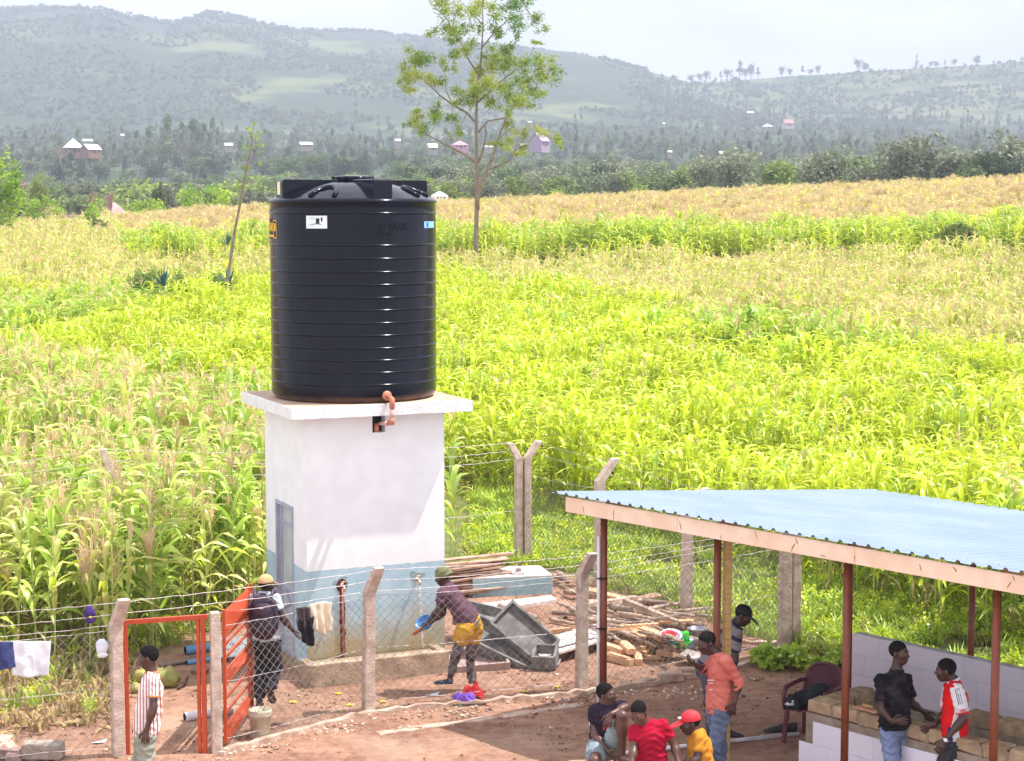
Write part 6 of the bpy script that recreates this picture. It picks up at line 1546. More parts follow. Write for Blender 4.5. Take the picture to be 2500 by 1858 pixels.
# thin leaning sapling left of the tank
SY=73.0
def SC(x,y,dd=0): return at(x/2.223,y/2.223,SY+dd)
b0=SC(1240,1520); sp=thing('sapling','thin leaning bare stemmed young tree left of the tank with sparse pale leaves','tree',(b0.x,SY,zterr(b0.x,SY)))
m=MB(); m.tube([SC(1236,1600),SC(1240,1490),SC(1275,1250),SC(1300,1120),SC(1325,970),SC(1350,860),SC(1368,760),SC(1378,680)],[.075,.07,.055,.05,.04,.03,.02,.01],8); part(sp,'trunk',m,M_BARK,True)
cl=[(SC(x,y,rt.uniform(-.5,.5)),(.17,.17,.10)) for x,y in [(1330,800),(1360,795),(1320,855),(1410,830),(1415,790),(1310,910),(1345,915),(1410,890),(1380,965),(1265,950),(1330,960),(1350,745),(1365,700),(1385,740),(1410,720),(1380,670),(1400,760),(1335,1020),(1300,1010),(1340,690)]]
cr=leafcloud(cl,260,.14,rt,.2,.4)
for v in cr.vertices: v.co-=sp.location
cr.materials.append(F_BUSH); part(sp,'leaves',cr,None)
tw_=MB()
for c,_ in cl: 
    z0=c.z-.45; tw_.tube([at(1368/2.223-(0),760/2.223,SY).lerp(SC(1275,1250),min(1,max(0,(at(0,760/2.223,SY).z-z0)/6))),c],[.012,.006],4)
part(sp,'twigs',tw_,M_BARK)
# crest bushes, left edge tree, hut and dead trees
def crest_bush(label,x,y,rx,ry,Y,m_,n=900,ls=.28,nm='bush',cat='bush',seed=1,squash=.5):
    rr=random.Random(seed); s_=Y/F/2.223; c=at(x/2.223,y/2.223,Y); t=thing(nm,label,cat,(c.x,Y,zterr(c.x,Y))); cl=[]
    zgr=zterr(c.x,Y); top_=c.z+ry*s_
    for i in range(26):
        xx=rr.uniform(-.85,.85); ht_=(top_-zgr)*(.55+.45*math.sqrt(1-xx*xx))*rr.uniform(.85,1.05); rr0=rx*s_*rr.uniform(.16,.30); cl.append((Vector((c.x+xx*rx*s_,Y+rr.uniform(-.6,.6)*rx*s_,zgr+ht_*rr.choice([.6,.75,.85,.9,.95])-rr0*.3)),(rr0,rr0,max(rr0*.7,ht_*.12))))
    zg0=zterr(c.x,Y); hh_=max(.3,c.z-zg0)
    for q_ in (.15,.5,.8): cl.append((Vector((c.x,Y,zg0+hh_*q_)),(rx*s_*1.0,rx*s_*.8,hh_*.32)))
    me=leafcloud(cl,n,ls,rr,.5,.5)
    for v in me.vertices: v.co-=t.location
    me.materials.append(m_); part(t,'crown',me,None)
    m=MB(); zg=zterr(c.x,Y)-.3
    for k in range(3): m.tube([(c.x+rr.uniform(-.3,.3),Y,zg),(c.x+rr.uniform(-.5,.5)*rx*s_,Y+rr.uniform(-.3,.3),max(zg+.5,c.z))],[.025,.012],6)
    part(t,'trunk',m,M_BARKD); return t
crest_bush('bright green rounded tree on the field crest left of the tank',1110,1040,150,62,172,F_BUSH,1500,.35,'round_tree','tree',2)
crest_bush('low bright green hedge running along the crest beside the rounded tree',800,1095,110,25,168,F_BUSH,900,.3,'hedge','hedge',3)
crest_bush('bright green tree cut by the left edge of the view',20,920,110,140,120,F_BUSH,1800,.32,'edge_tree','tree',4)
crest_bush('yellow green bush on the far left crest under the bare branches',230,1120,120,60,150,F_BUSH,1200,.3,seed=5)
crest_bush('olive bush standing behind the yellow green one at the left crest',215,1000,55,60,185,F_LITE,700,.35,seed=6)
crest_bush('low green bush at the far left end of the crest',25,1130,70,50,150,F_LITE,700,.3,seed=7)
crest_bush('dense dark green bush beside the thatched hut',530,1210,70,45,112,F_MID,900,.2,seed=8)
crest_bush('tall pale green banana like clump left of the thatched hut',500,1150,40,60,125,F_BUSH,500,.3,seed=9)
crest_bush('dark rounded bush in the maize beside the blue green agave',800,1500,112,48,72,F_BUSHD,3800,.13,seed=10)
crest_bush('brown green bush right of the blue green agave',985,1515,80,40,72,F_BUSHD,2200,.13,seed=11)
crest_bush('small dark bush at the foot of the leaning sapling',1190,1510,70,40,72.5,F_BUSHD,2000,.13,seed=12)
crest_bush('rounded dark bush in the green strip on the far right of the fields',1860+2300+30,1020-5,0.1,0.1,101,F_MID,5) if False else None
p_=at(1500+1870/2.223,100+1010/2.223,100); crest_bush('rounded green bush in the far right of the green maize strip',p_.x/p_.y*0+(1500+1870/2.223)*2.223,(100+1010/2.223)*2.223,110,45,92,F_BUSHD,2600,.18,seed=13)
crest_bush('dark feathery palm on the valley side behind the crest',865,1035,38,45,210,F_MID,1500,.28,'palm','palm tree',14)
M_AG=mat('agave_leaf',(.10,.20,.17),.6,c2=(.05,.11,.09))
def agave(label,x,y,Y,s,n=26,seed=0):
    rr=random.Random(seed); c=at(x/2.223,y/2.223,Y); t=thing('agave',label,'agave',(c.x,Y,zterr(c.x,Y)+1.0))
    for k in range(n):
        a=rr.uniform(0,6.28); el=rr.uniform(.2,1.45); d=Vector((math.cos(a)*math.cos(el),math.sin(a)*math.cos(el),math.sin(el))); q=Vector((-math.sin(a),math.cos(a),0))*.06*s; m=MB(); b=Vector((c.x,Y,c.z-.3)); L_=s*rr.uniform(.8,1.2)
        m.add([b-q,b+q,b+d*L_*.5+q*.9,b+d*L_,b+d*L_*.5-q*.9,b+d*L_*.3-Vector((0,0,.05*s))],[(0,1,2,4),(4,2,3)]); part(t,'leaf',m,M_AG)
agave('blue green agave with spiky leaves between two bushes in the maize',885,1510,70,.75,seed=1); agave('dark agave rosette around the foot of the leaning sapling',1240,1515,71,.7,seed=2); agave('small spiky agave at the left of the tank in the green strip',1235,1300,90,.7,18,3)
# thatched hut with bare tree
c=at(620/2.223,1190/2.223,165); hz_=zterr(c.x,165); top=at(615/2.223,1095/2.223,165)
ht=thing('thatched_hut','small pinkish thatched hut half hidden behind a bare shrub on the left crest','hut',(c.x,165,hz_))
M_TH=mat('thatch',(.50,.36,.33),.95,c2=(.34,.22,.20),scale=2,bump=.6); w_=75/2.223*165/F
m=MB(); zt=top.z; ze=c.z+.2; m.lathe([(0,zt),(w_*.28,zt-.25),(w_*.8,ze+(zt-ze)*.38),(w_*1.15,ze),(w_*1.1,ze-.1),(0,ze-.1)],20,(c.x,165,0)); part(ht,'roof',m,M_TH,True)
m=MB(); m.lathe([(w_*.95,hz_-.3),(w_*.95,ze)],20,(c.x,165,0)); part(ht,'wall',m,mat('mud_wall',(.40,.25,.17),.95),True)
def bare_tree(label,x,y,h,Y,seed,m_=M_BARK,lean=0,w0=.07,spread=.55,nb=6):
    rr=random.Random(seed); c=at(x/2.223,y/2.223,Y); t=thing('bare_tree',label,'bare tree',(c.x,Y,zterr(c.x,Y))); m=MB(); m2=MB(); hh=h/2.223*Y/F
    def grow(p,d,L_,r_,lv):
        q=p+d*L_*.5+Vector((rr.uniform(-.1,.1),rr.uniform(-.1,.1),0))*L_; e=q+(d+Vector((rr.uniform(-.2,.2),rr.uniform(-.2,.2),.1))).normalized()*L_*.5
        (m if lv<1 else m2).tube([p,q,e],[r_,r_*.8,r_*.55],5)
        if lv<4:
            for _ in range(3 if lv else nb): 
                nd=(d+Vector((rr.uniform(-1,1),rr.uniform(-1,1),rr.uniform(-.3,.6)))*spread).normalized(); grow(p.lerp(e,rr.uniform(.5,1)),nd,L_*.62,r_*.5,lv+1)
    grow(Vector((c.x,Y,c.z-.3)),Vector((lean,0,1)).normalized(),hh*.5,w0,0); part(t,'trunk',m,m_); part(t,'twigs',m2,m_); return t
M_BRP=mat('pinkish_twigs',(.36,.25,.24),.9)
bare_tree('bare pinkish shrub standing in front of the thatched hut',600,1200,190,150,1,M_BRP,.05,.12,.8,7); bare_tree('bare pale dead tree left of the thatched hut',500,1170,160,140,2,M_BARK,-.1,.12,.45,4)
bare_tree('leafless grey tree with sprawling twigs on the far left crest',60,1080,160,125,3,M_BRP,.6,.14,.9,6); bare_tree('bare pinkish tree beside the white pyramid roofed house',330,885,95,700,4,M_BRP,.0,.3,.9,7)
# ---------------------------------------------------------------- far houses
M_RW=mat('white_iron_roof',(.80,.80,.82),.5,var=.05); M_RP=mat('lilac_iron_roof',(.42,.32,.42),.5,var=.1); M_RPK=mat('pink_iron_roof',(.55,.28,.36),.6,var=.1); M_WB=mat('brick_red_wall',(.28,.16,.13),.9); M_WW=mat('pale_wall',(.34,.31,.28),.9); M_RR=mat('red_iron_roof',(.42,.17,.17),.6)
def house(label,px,py,w_px,h_px,Y,rm,wm,kind='gable',depth=.7,yaw=.3,crop=(0,0,2.223)):
    """px,py: bottom centre of the house in a crop of the photograph"""
    x=crop[0]+px/crop[2]; y=crop[1]+py/crop[2]; c=at(x,y,Y); s_=Y/F/crop[2]; W_=w_px*s_*.86; Hh=h_px*s_*.86; zb=c.z; t=thing('house',label,'house',(c.x,Y,zb)); R=Matrix.Rotation(yaw,3,'Z'); D_=W_*depth; hw=Hh*.42
    P=lambda a,b,z: Vector((c.x,Y,zb+z))+R@Vector((a*W_/2,b*D_/2,0))
    m=MB(); 
    for (x0,y0),(x1,y1) in (((-1,-1),(1,-1)),((1,-1),(1,1)),((1,1),(-1,1)),((-1,1),(-1,-1))):
        m.beam((P(x0*.95,y0*.95,0)+P(x1*.95,y1*.95,0))/2+Vector((0,0,hw/2-1))-((P(x1*.95,y1*.95,0)-P(x0*.95,y0*.95,0))/2),(P(x0*.95,y0*.95,0)+P(x1*.95,y1*.95,0))/2+Vector((0,0,hw/2-1))+((P(x1*.95,y1*.95,0)-P(x0*.95,y0*.95,0))/2),.3,hw+2)
    if kind=='gable': 
        for s in(-1,1): m.prism([P(s*.94,-.95,hw),P(s*.94,.95,hw),P(s*.94,0,Hh*.97)],R@Vector((-s*.2,0,0)))
    part(t,'wall',m,wm)
    m=MB()
    if kind=='gable':
        for s in(-1,1): m.prism([P(-1.03,s*1.08,hw*.9),P(1.03,s*1.08,hw*.9),P(1.03,0,Hh),P(-1.03,0,Hh)],(0,0,.12))
    elif kind=='pyramid':
        for a,b in (((-1,-1),(1,-1)),((1,-1),(1,1)),((1,1),(-1,1)),((-1,1),(-1,-1))): m.prism([P(a[0]*1.05,a[1]*1.05,hw*.85),P(b[0]*1.05,b[1]*1.05,hw*.85),P(0,0,Hh)],(0,0,.12))
    part(t,'roof',m,rm)
    for a in (-.5,.5): m=MB(); m.box(P(a,-.98,hw*.5),(W_*.12,.35,hw*.42),R); part(t,'window',m,M_DARK)
    m=MB(); m.box(P(0,-.98,hw*.38),(W_*.12,.36,hw*.75),R); part(t,'door',m,M_DARK)
    return t
house('house with a white pyramid roof on the far left of the valley',398,832,110,92,720,M_RW,M_WB,'pyramid',1.0,.4)
house('house with a white roof and brick gable right of the pyramid roof',492,832,105,55,700,M_RW,M_WB,'gable',.8,.9)
house('low white roofed house behind the two at the far left',475,775,60,22,800,M_RW,M_WW); house('tiny white house among trees above the dark bush',665,745,22,20,900,M_RW,M_WW)
house('white roofed house at the edge of the trees left of the sapling',1240,800,50,26,760,M_RW,M_WW); house('long white roofed house right of the sapling',1660,795,80,26,800,M_RW,M_WW); house('small white house left of the tall tree crown',2155,785,30,34,820,M_RW,M_WW)
cc=(900,0,2.5417)
house('white roofed house seen left of the tall tree trunk',395,932,70,46,760,M_RW,M_WW,crop=cc); house('small white house near the left twigs of the tall tree',180,885,40,25,800,M_RW,M_WW,crop=cc)
house('pink roofed round backed house behind the tall tree trunk',565,918,110,52,740,M_RPK,M_RPK,crop=cc,kind='pyramid'); house('long white roofed shed right of the tall tree trunk',740,920,80,16,740,M_RW,M_WW,crop=cc)
house('large house with a steep lilac roof right of the tall tree',1060,910,115,95,620,M_RP,M_RP,crop=cc,yaw=1.0,depth=.9); house('low lilac roofed annex beside the steep lilac roof',960,912,60,22,640,M_RP,M_WW,crop=cc); house('tiny white house on the slope above the lilac roof',1000,765,28,14,1300,M_RW,M_WW,crop=cc)
house('white tent shaped roof peeping over the crest beside the tank',440,1236,100,52,210,M_RW,M_RW,'pyramid',crop=cc)
cc=(1500,100,2.223)
house('tiny white house in the trees below the right hill',300,610,28,16,700,M_RW,M_WW,crop=cc); house('small twin white roofs in the trees right of the tiny house',595,620,70,22,650,M_RW,M_WW,crop=cc); house('bright white roofed compound in the trees at the right',1515,672,130,46,520,M_RW,M_WW,crop=cc)
house('white domed house on the lower right slope',830,474,56,28,1350,M_RW,M_WW,'pyramid',crop=cc); house('pink house with a red roof on the lower right slope',942,462,66,40,1350,M_RR,mat('pink_wall',(.65,.5,.55),.9),crop=cc); house('pair of white roofs above the domed house',735,398,44,18,1450,M_RW,M_WW,crop=cc); house('white roofed house on the crest of the right hill',1020,190,34,16,2570,M_RW,M_WW,crop=cc); house('tiny white house on the slope left of the domed house',268,455,16,12,1400,M_RW,M_WW,crop=cc)
# ================================================================== GRASS, WEEDS, CLODS
M_GR=leafcol('grass_blade',(.52,.63,.08),(.30,.46,.045),tr=.3,rand=.3); M_GR2=leafcol('dry_grass_blade',(.52,.44,.17),(.34,.34,.10),tr=.3,rand=.25)
def tuft(seed,n,h,sp,m_,w_=.012):
    rr=random.Random(seed); vs=[];fs=[]
    for k in range(n):
        a=rr.uniform(0,6.28); b=Vector((rr.gauss(0,sp),rr.gauss(0,sp),0)); L_=h*rr.uniform(.5,1.2); d=Vector((math.cos(a),math.sin(a),0)); q=Vector((-d.y,d.x,0))*w_; p1=b+d*L_*.2+Vector((0,0,L_*.6)); p2=b+d*L_*.6+Vector((0,0,L_*.85)); o=len(vs); vs+=[b-q,b+q,p1+q,p1-q,p2]; fs+=[(o,o+1,o+2,o+3),(o+3,o+2,o+4)]
    me=bpy.data.meshes.new('tuft'); me.from_pydata([tuple(v) for v in vs],[],fs); me.materials.append(m_); return me
def weed(seed,n,h,sp,m_,s=.05):
    rr=random.Random(seed); me=leafcloud([((rr.gauss(0,sp),rr.gauss(0,sp),h*rr.uniform(.3,.9)),(sp,sp,h*.35)) for _ in range(4)],n,s,rr,.2,.7); me.materials.append(m_); return me
GSRC=srccol('grass_kind',[tuft(1,16,.24,.07,M_GR),tuft(2,14,.34,.06,M_GR),tuft(3,14,.20,.08,M_GR2),weed(4,40,.22,.10,M_GR),weed(5,40,.30,.12,M_LEAFY,.06),tuft(6,18,.34,.07,M_GR,.012),tuft(7,12,.36,.06,M_GR2,.012)])
gp=[];gi_=[];gs=[]
rg=random.Random(3)
for _ in range(60000):
    Y=rg.uniform(19,44); X=rg.uniform(-12,16)
    if abs(X/Y)>.34: continue
    e=edge_y(X,Y); g=grassiness(X,Y) if Y<e else .5
    if Y>e+3: continue
    n_=noise.noise(Vector((X*.5,Y*.5,4)))
    right=X>-.8
    if right:
        if Y<e and g<.35: continue
        if Y<e and rg.random()>g*(.95+.5*n_): continue
        px=bearing_px(X,Y)
        # trodden bare path patches
        if Y<e-.4 and noise.noise(Vector((X*.55,Y*.9,11)))>.30: continue
        tall=((e-Y<2.2) or (Y>e)) and px<1750
        i=rg.choice([5,5,4,6,1]) if (tall and rg.random()<.5) else rg.choice([0,0,1,2,3,3,4,2])
        gp.append((X,Y,0 if Y<34 else zterr(X,Y))); gi_.append(i); gs.append(rg.uniform(.6,1.1))
    else:
        if Y<e-1.6: continue
        if Y<e and rg.random()>.10+max(0,n_)*.4: continue
        if Y>=e and rg.random()>.35: continue
        if -3.6<X and Y<25.8: continue
        if 270<bearing_px(X,Y)<580 and Y<e+.3: continue
        gp.append((X,Y,0)); gi_.append(rg.choice([0,2,3,4,2,1])); gs.append(rg.uniform(.5,1.0))
print('grass',len(gp))
scatter('grass',gp,[rg.uniform(0,6.28) for _ in gp],gs,gi_,GSRC,'bright green grass and weeds between the fences and the maize')
def leafy_weed(label,pos,rx,h,n,seed):
    rr=random.Random(seed); t=thing('weed',label,'weed',pos); me=leafcloud([(Vector(pos)+Vector((rr.uniform(-rx,rx)*.8,rr.uniform(-rx,rx)*.4,h*rr.uniform(.3,.8))),(rx*.4,rx*.4,h*.35)) for _ in range(9)],n,.10,rr,.3,.8)
    for v in me.vertices: v.co-=t.location
    me.materials.append(M_GR); part(t,'leaves',me,None)
leafy_weed('broad leaved green weed beside the woodpile at the foot of the double post',Vector(GK(1705,1450)),.42,.32,700,1)
leafy_weed('low green weed spreading right of the double post towards the chair',Vector(GK(1760,1450)),.5,.18,600,2)
# clods and pebbles
cm=[]
for s in range(4):
    m=MB(); m.ell((0,0,.2),(1,.8,.6),6,4,noise_=.8); cm.append(m.mesh('clod',[mat('clod_red',(.36,.19,.12),.95,rand=.3,scale=3,coord='Object'),mat('clod_dark',(.17,.085,.06),.95,rand=.3),mat('pebble_pale',(.52,.40,.32),.9,rand=.3)][s%3]))
CSRC=srccol('clod_kind',cm)
cp_=[];ci_=[];cs_=[]
for _ in range(45000):
    X=rg.uniform(-8,9); Y=rg.uniform(16,29)
    if grassiness(X,Y)>.2 or abs(X/Y)>.31: continue
    n_=noise.noise(Vector((X*.8,Y*.8,21)))+.5*noise.noise(Vector((X*3,Y*3,5)))
    if n_<.05 and rg.random()>.10: continue
    if (X>1.6 and Y<21.5) and rg.random()>.3: continue
    cp_.append((X,Y,0)); ci_.append(rg.choice([0,1,1,2,3])); cs_.append(min(.04,.0055*math.exp(rg.gauss(.2,.55))))
for _ in range(420):
    t_=rg.random(); a_,b_=((FB,FC),(FC,FD),(FD,FD+Vector((1.6,.35))))[rg.randrange(3)]; q_=a_+(b_-a_)*t_+Vector((rg.uniform(-.1,.1),-.12-abs(rg.gauss(0,.28)))); cp_.append((q_.x,q_.y,0)); ci_.append(rg.choice([2,2,0])); cs_.append(rg.uniform(.008,.028))
scatter('soil_clods',cp_,[rg.uniform(0,6.28) for _ in cp_],cs_,ci_,CSRC,'crumbs of red brown soil and pebbles strewn over the yard')
# ================================================================== YARD CLUTTER
def C9(x,y): return 1400+x/5.1625,1380+y/5.1625
def C11(x,y): return x/6.947,1650+y/6.947
def Gp(crop,x,y,z=0): return G(*crop(x,y),z)
def yaw(a,b): return math.atan2(b.y-a.y,b.x-a.x)
M_POLE=mat('weathered_pole',(.60,.45,.35),.9,c2=(.30,.20,.15),scale=5,bump=.7,rand=.25,stretch=(1,1,1)); M_PLK=mat('old_plank',(.46,.30,.21),.9,c2=(.24,.14,.10),scale=6,bump=.5,rand=.3); M_SAWN=mat('fresh_sawn_wood',(.74,.45,.26),.8,c2=(.60,.33,.17),scale=3,rand=.2)
M_WBD=mat('white_board',(.74,.66,.62),.8,c2=(.55,.45,.40),scale=5); M_GREYC=mat('grey_cement_shell',(.25,.23,.22),.9,c2=(.13,.12,.115),scale=6,bump=.5)
# --- stack of old planks beside the tower
a0=Gp(C8,60,450); ps=thing('plank_stack','tall untidy stack of old brown planks between the tower and the pale blue slab','plank stack',a0)
rk=random.Random(31)
for i in range(16):
    z=.04+i*.030; xa=rk.uniform(-120,60); xb=rk.choice([420,500,560,640,700,760,620])+rk.uniform(-30,60); ym=500-i*3
    pa=Gp(C8,xa,ym+rk.uniform(-8,8)+18); pb=Gp(C8,xb,ym-rk.uniform(40,70)+10); m=MB(); m.beam(pa+Vector((0,0,z)),pb+Vector((0,0,z+rk.uniform(.0,.05))),rk.uniform(.14,.22),.028,jit=.006); part(ps,'plank',m,M_PLK)
    if i%3==0:
        pa=Gp(C8,xa,ym-40); pb=Gp(C8,xb+60,ym-95); m=MB(); m.beam(pa+Vector((0,0,z)),pb+Vector((0,0,z+.03)),.16,.028,jit=.006); part(ps,'plank',m,M_PLK)
# --- pale slab box with manhole
zt_=.30
pts=[G(*C8(x,y),zt_) for x,y in [(300,300),(1112,266),(985,170),(520,178)]]
sb=thing('tank_slab','low concrete chamber painted white on top and pale blue on its sides with a square manhole','concrete chamber',Vector((pts[1].x,pts[1].y,0)))
m=MB(); m.prism([Vector((p.x,p.y,-.05)) for p in pts],(0,0,zt_+.03)); bevel(part(sb,'chamber_wall',m,mat('chamber_blue',(.25,.40,.46),.9,c2=(.34,.48,.52),scale=8,bump=.5)),.012)
cx0=sum((p for p in pts),Vector())/4
m=MB(); m.prism([cx0+(Vector((p.x,p.y,0))-Vector((cx0.x,cx0.y,0)))*.995-Vector((0,0,cx0.z)) +Vector((0,0,zt_-.018)) for p in pts],(0,0,.022)); part(sb,'top',m,mat('chamber_top',(.72,.68,.66),.9,c2=(.56,.48,.44),scale=3))
hp=[G(*C8(x,y),zt_+.03) for x,y in [(715,252),(812,250),(808,204),(722,206)]]; m=MB(); m.prism([Vector((p.x,p.y,zt_+.005)) for p in hp],(0,0,.003)); part(sb,'manhole',m,mat('manhole_dark',(.10,.02,.03),.9))
fr=MB()
for i in range(4): a,b=hp[i],hp[(i+1)%4]; fr.beam(Vector((a.x,a.y,zt_+.03)),Vector((b.x,b.y,zt_+.03)),.05,.05)
part(sb,'manhole_frame',fr,mat('chamber_top',(.7,.7,.7)))
# --- boards
def board(label,crop,q,z,m_,th=.025,nm='board',cat='board',grp=None,tilt=0):
    P=[G(*crop(x,y),z+(tilt if i in(1,2) else 0)) for i,(x,y) in enumerate(q)]; t=thing(nm,label,cat,P[0],grp); m=MB(); m.prism(P,(0,0,-th)); part(t,'sheet',m,m_); return t
board('long white board lying behind the bending man in front of the plank stack',C8,[(290,560),(1090,466),(1160,508),(390,632)],.06,M_WBD,.05)
board('big pale sheet of board under the sawn offcuts, left end',C8,[(840,955),(1310,860),(1625,740),(1880,860),(1100,1120),(1000,1095)],.20,M_WBD,.03) if False else None
t=board('large pale board propped on timber left of the sawn offcuts',C8,[(1000,1095),(860,960),(1590,730),(1860,845)],.17,M_WBD,.03)
board('speckled grey rectangular panel lying on the large pale board',C8,[(1180,985),(1070,905),(1380,820),(1560,880)],.20,mat('speckled_panel',(.62,.55,.52),.7,c2=(.35,.30,.32),scale=26,lo=.42,hi=.52),.012)
board('small grey board at the right end of the woodpile behind the salmon shirt',C9,[(1330,1125),(1430,1050),(1600,1100),(1590,1195)],.16,mat('grey_board',(.50,.42,.38),.85),.03)
# --- log and poles
wpz=Gp(C9,700,760); wd=thing('woodpile','sprawling pile of weathered poles and branches inside the fence corner','woodpile',wpz)
def pole_(crop,x1,y1,x2,y2,r_,z1,z2=None,m_=None,nm='pole',par=None,bend=.011):
    a=G(*crop(x1,y1),z1); b=G(*crop(x2,y2),z1 if z2 is None else z2); m=MB(); n=5; pts=[a.lerp(b,i/n)+Vector((rk.uniform(-1,1),rk.uniform(-1,1),rk.uniform(-.5,.5)))*bend for i in range(n+1)]
    m.tube(pts,[r_*.72*rk.uniform(.9,1.08)*(1-.25*i/n) for i in range(n+1)],8); return part(par or wd,nm,m,m_ or M_POLE,True)
PL=[(130,260,700,440,.04,.15),(120,340,620,450,.05,.18),(370,445,720,480,.05,.28),(660,430,1250,480,.055,.30),(700,470,1190,500,.05,.22),(470,520,760,570,.075,.32),(590,610,860,640,.05,.36),(900,560,1200,500,.05,.36),(1000,580,1290,620,.06,.28),(120,620,620,750,.07,.22),(300,655,840,790,.06,.22),(840,660,1330,750,.06,.26),(1000,640,1600,870,.06,.2),(1230,650,1700,800,.05,.2),(700,870,1380,1090,.075,.10),(640,880,1000,970,.05,.08),(1150,850,1560,940,.06,.16),(790,850,1130,920,.045,.12),(930,840,1140,940,.045,.12),(1210,900,1600,1000,.05,.08),(1300,1000,1600,1060,.05,.06),(1400,760,1720,900,.05,.14),(1340,700,1640,800,.04,.2),(400,560,760,690,.05,.12),(120,560,420,640,.05,.2),(560,700,1100,830,.05,.1),(200,400,800,560,.06,.08),(850,480,1150,640,.05,.1),(1450,850,1750,960,.05,.1),(1050,700,1400,830,.06,.08)]
for x1,y1,x2,y2,r_,z in PL: pole_(C9,x1,y1,x2,y2,r_,z,z+rk.uniform(-.04,.06))
for k in range(80):
    x=rk.uniform(120,1350); y=rk.uniform(430,820)+max(0,(x-500)*.12); an=rk.gauss(.24,.16); l_=rk.uniform(200,520); pole_(C9,x,y,x+l_*math.cos(an),y+l_*math.sin(an)*.9,rk.uniform(.022,.05),rk.uniform(.03,.30))
for k in range(26):
    x=rk.uniform(150,1250); y=rk.uniform(430,850)+max(0,(x-500)*.12); an=rk.gauss(.22,.25); l_=rk.uniform(180,480); z=rk.uniform(.15,.38); m=MB(); m.beam(G(*C9(x,y),z),G(*C9(x+l_*math.cos(an),y+l_*math.sin(an)*.9),z+rk.uniform(-.06,.06)),rk.uniform(.06,.13),.03,up=Vector((rk.uniform(-.4,.4),rk.uniform(-.4,.4),1)),jit=.004); part(wd,'plank',m,rk.choice([M_PLK,M_SAWN,M_POLE]))
for x1,y1,x2,y2,r_,z in [(1105,640,1400,660,.06,.08),(1090,712,1330,755,.05,.06),(1160,250,1260,330,.09,.12),(1120,270,1230,300,.07,.1),(1160,545,1340,610,.03,.15),(1180,360,1420,480,.03,.12),(1230,430,1420,450,.07,.1),(1420,400,1700,470,.06,.1),(1290,600,1560,700,.05,.15),(1400,540,1640,520,.05,.25)]: pole_(C8,x1,y1,x2,y2,r_,z)
m=MB(); m.beam(G(*C9(120,505),.42),G(*C9(790,405),.38),.10,.05); part(wd,'plank',m,M_POLE)
m=MB(); m.beam(G(*C9(640,445),.50),G(*C9(1420,765),.28),.09,.07); part(wd,'plank',m,M_POLE)
m=MB(); m.beam(G(*C9(130,300),.32),G(*C9(600,420),.30),.16,.05); part(wd,'plank',m,M_SAWN)
m=MB(); m.beam(G(*C9(590,805),.22),G(*C9(1075,775),.26),.06,.11); part(wd,'plank',m,M_SAWN)
m=MB(); m.beam(G(*C8(780,885),.12),G(*C8(1290,825),.15),.05,.10); part(wd,'plank',m,M_SAWN); m=MB(); m.beam(G(*C8(800,925),.08),G(*C8(1200,880),.1),.05,.06); part(wd,'plank',m,M_SAWN)
lg=thing('log','single weathered log lying alone between the white board and the grey shells','log',Gp(C8,570,575)); pole_(C8,575,580,945,690,.075,.06,.05,par=lg,nm='trunk')
# --- sawn offcuts: each piece a thing
OFF=[((440,895),(810,950),.11,.11,.10,'long offcut at the top of the sawn pile'),((375,965),(590,1000),.10,.10,.05,'offcut tucked under the top left of the sawn pile'),((370,1000),(640,1085),.11,.07,.12,'offcut leaning across the left middle of the sawn pile'),((440,1080),(650,1125),.08,.06,.06,'short offcut below the leaning one at the left'),((370,1135),(735,1230),.10,.09,.05,'long bottom offcut nearest the shed post'),((450,1115),(700,1185),.08,.05,.09,'thin offcut on top of the bottom one'),((620,975),(735,1090),.12,.08,.16,'block offcut pointing down in the middle of the pile'),((715,1030),(860,1070),.16,.08,.08,'wide flat offcut in the middle of the pile'),((810,965),(945,1010),.08,.06,.10,'offcut right of the top long one'),((820,1015),(1000,1040),.06,.06,.07,'thin offcut at the right middle of the pile'),((760,1070),(970,1075),.09,.06,.05,'offcut lying level below the thin right one'),((800,1090),(825,1225),.10,.09,.05,'offcut pointing straight at the viewer'),((870,1120),(960,1095),.07,.07,.04,'small offcut at the right of the pile'),((920,1165),(1100,1165),.11,.05,.03,'flat pale offcut lying lowest on the right'),((1055,1100),(1250,1125),.08,.08,.04,'separate offcut at the far right of the sawn pieces')]
for a,b,w_,h_,z,lab in OFF:
    pa,pb=G(*C9(*a),z),G(*C9(*b),z); t=thing('timber_offcut','orange brown '+lab,'timber offcut',pa,'sawn timber offcuts in front of the woodpile'); m=MB(); m.beam(pa,pb,w_,h_,jit=.004); bevel(part(t,'block',m,M_SAWN),.004)
# --- grey cement shells (shallow trays tipped over)
def tray(label,c,Lv,Wv,H_,th=.035,m_=None):
    c=Vector(c);x=Vector(Lv).normalized(); y=Vector(Wv)-x*Vector(Wv).dot(x); y.normalize(); z=x.cross(y); L_,W_=Vector(Lv).length,Vector(Wv).length; R=Matrix((x,y,z)).transposed(); t=thing('trough_shell',label,'cement trough',c)
    b=MB(); b.box(c,(L_,W_,th),R); part(t,'base',b,m_ or M_GREYC)
    for s in(-1,1):
        b=MB(); b.box(c+y*s*(W_/2-th/2)+z*(H_/2+th/2+.001),(L_,th,H_),R); part(t,'side',b,m_ or M_GREYC)
        b=MB(); b.box(c+x*s*(L_/2-th/2)+z*(H_/2+th/2+.001),(th,W_-2*th-.002,H_),R); part(t,'end',b,m_ or M_GREYC)
    return t
g1=Gp(C8,600,1260); g2=Gp(C8,850,1240); g3=Gp(C8,400,1240)
print('shells',g1,g2)
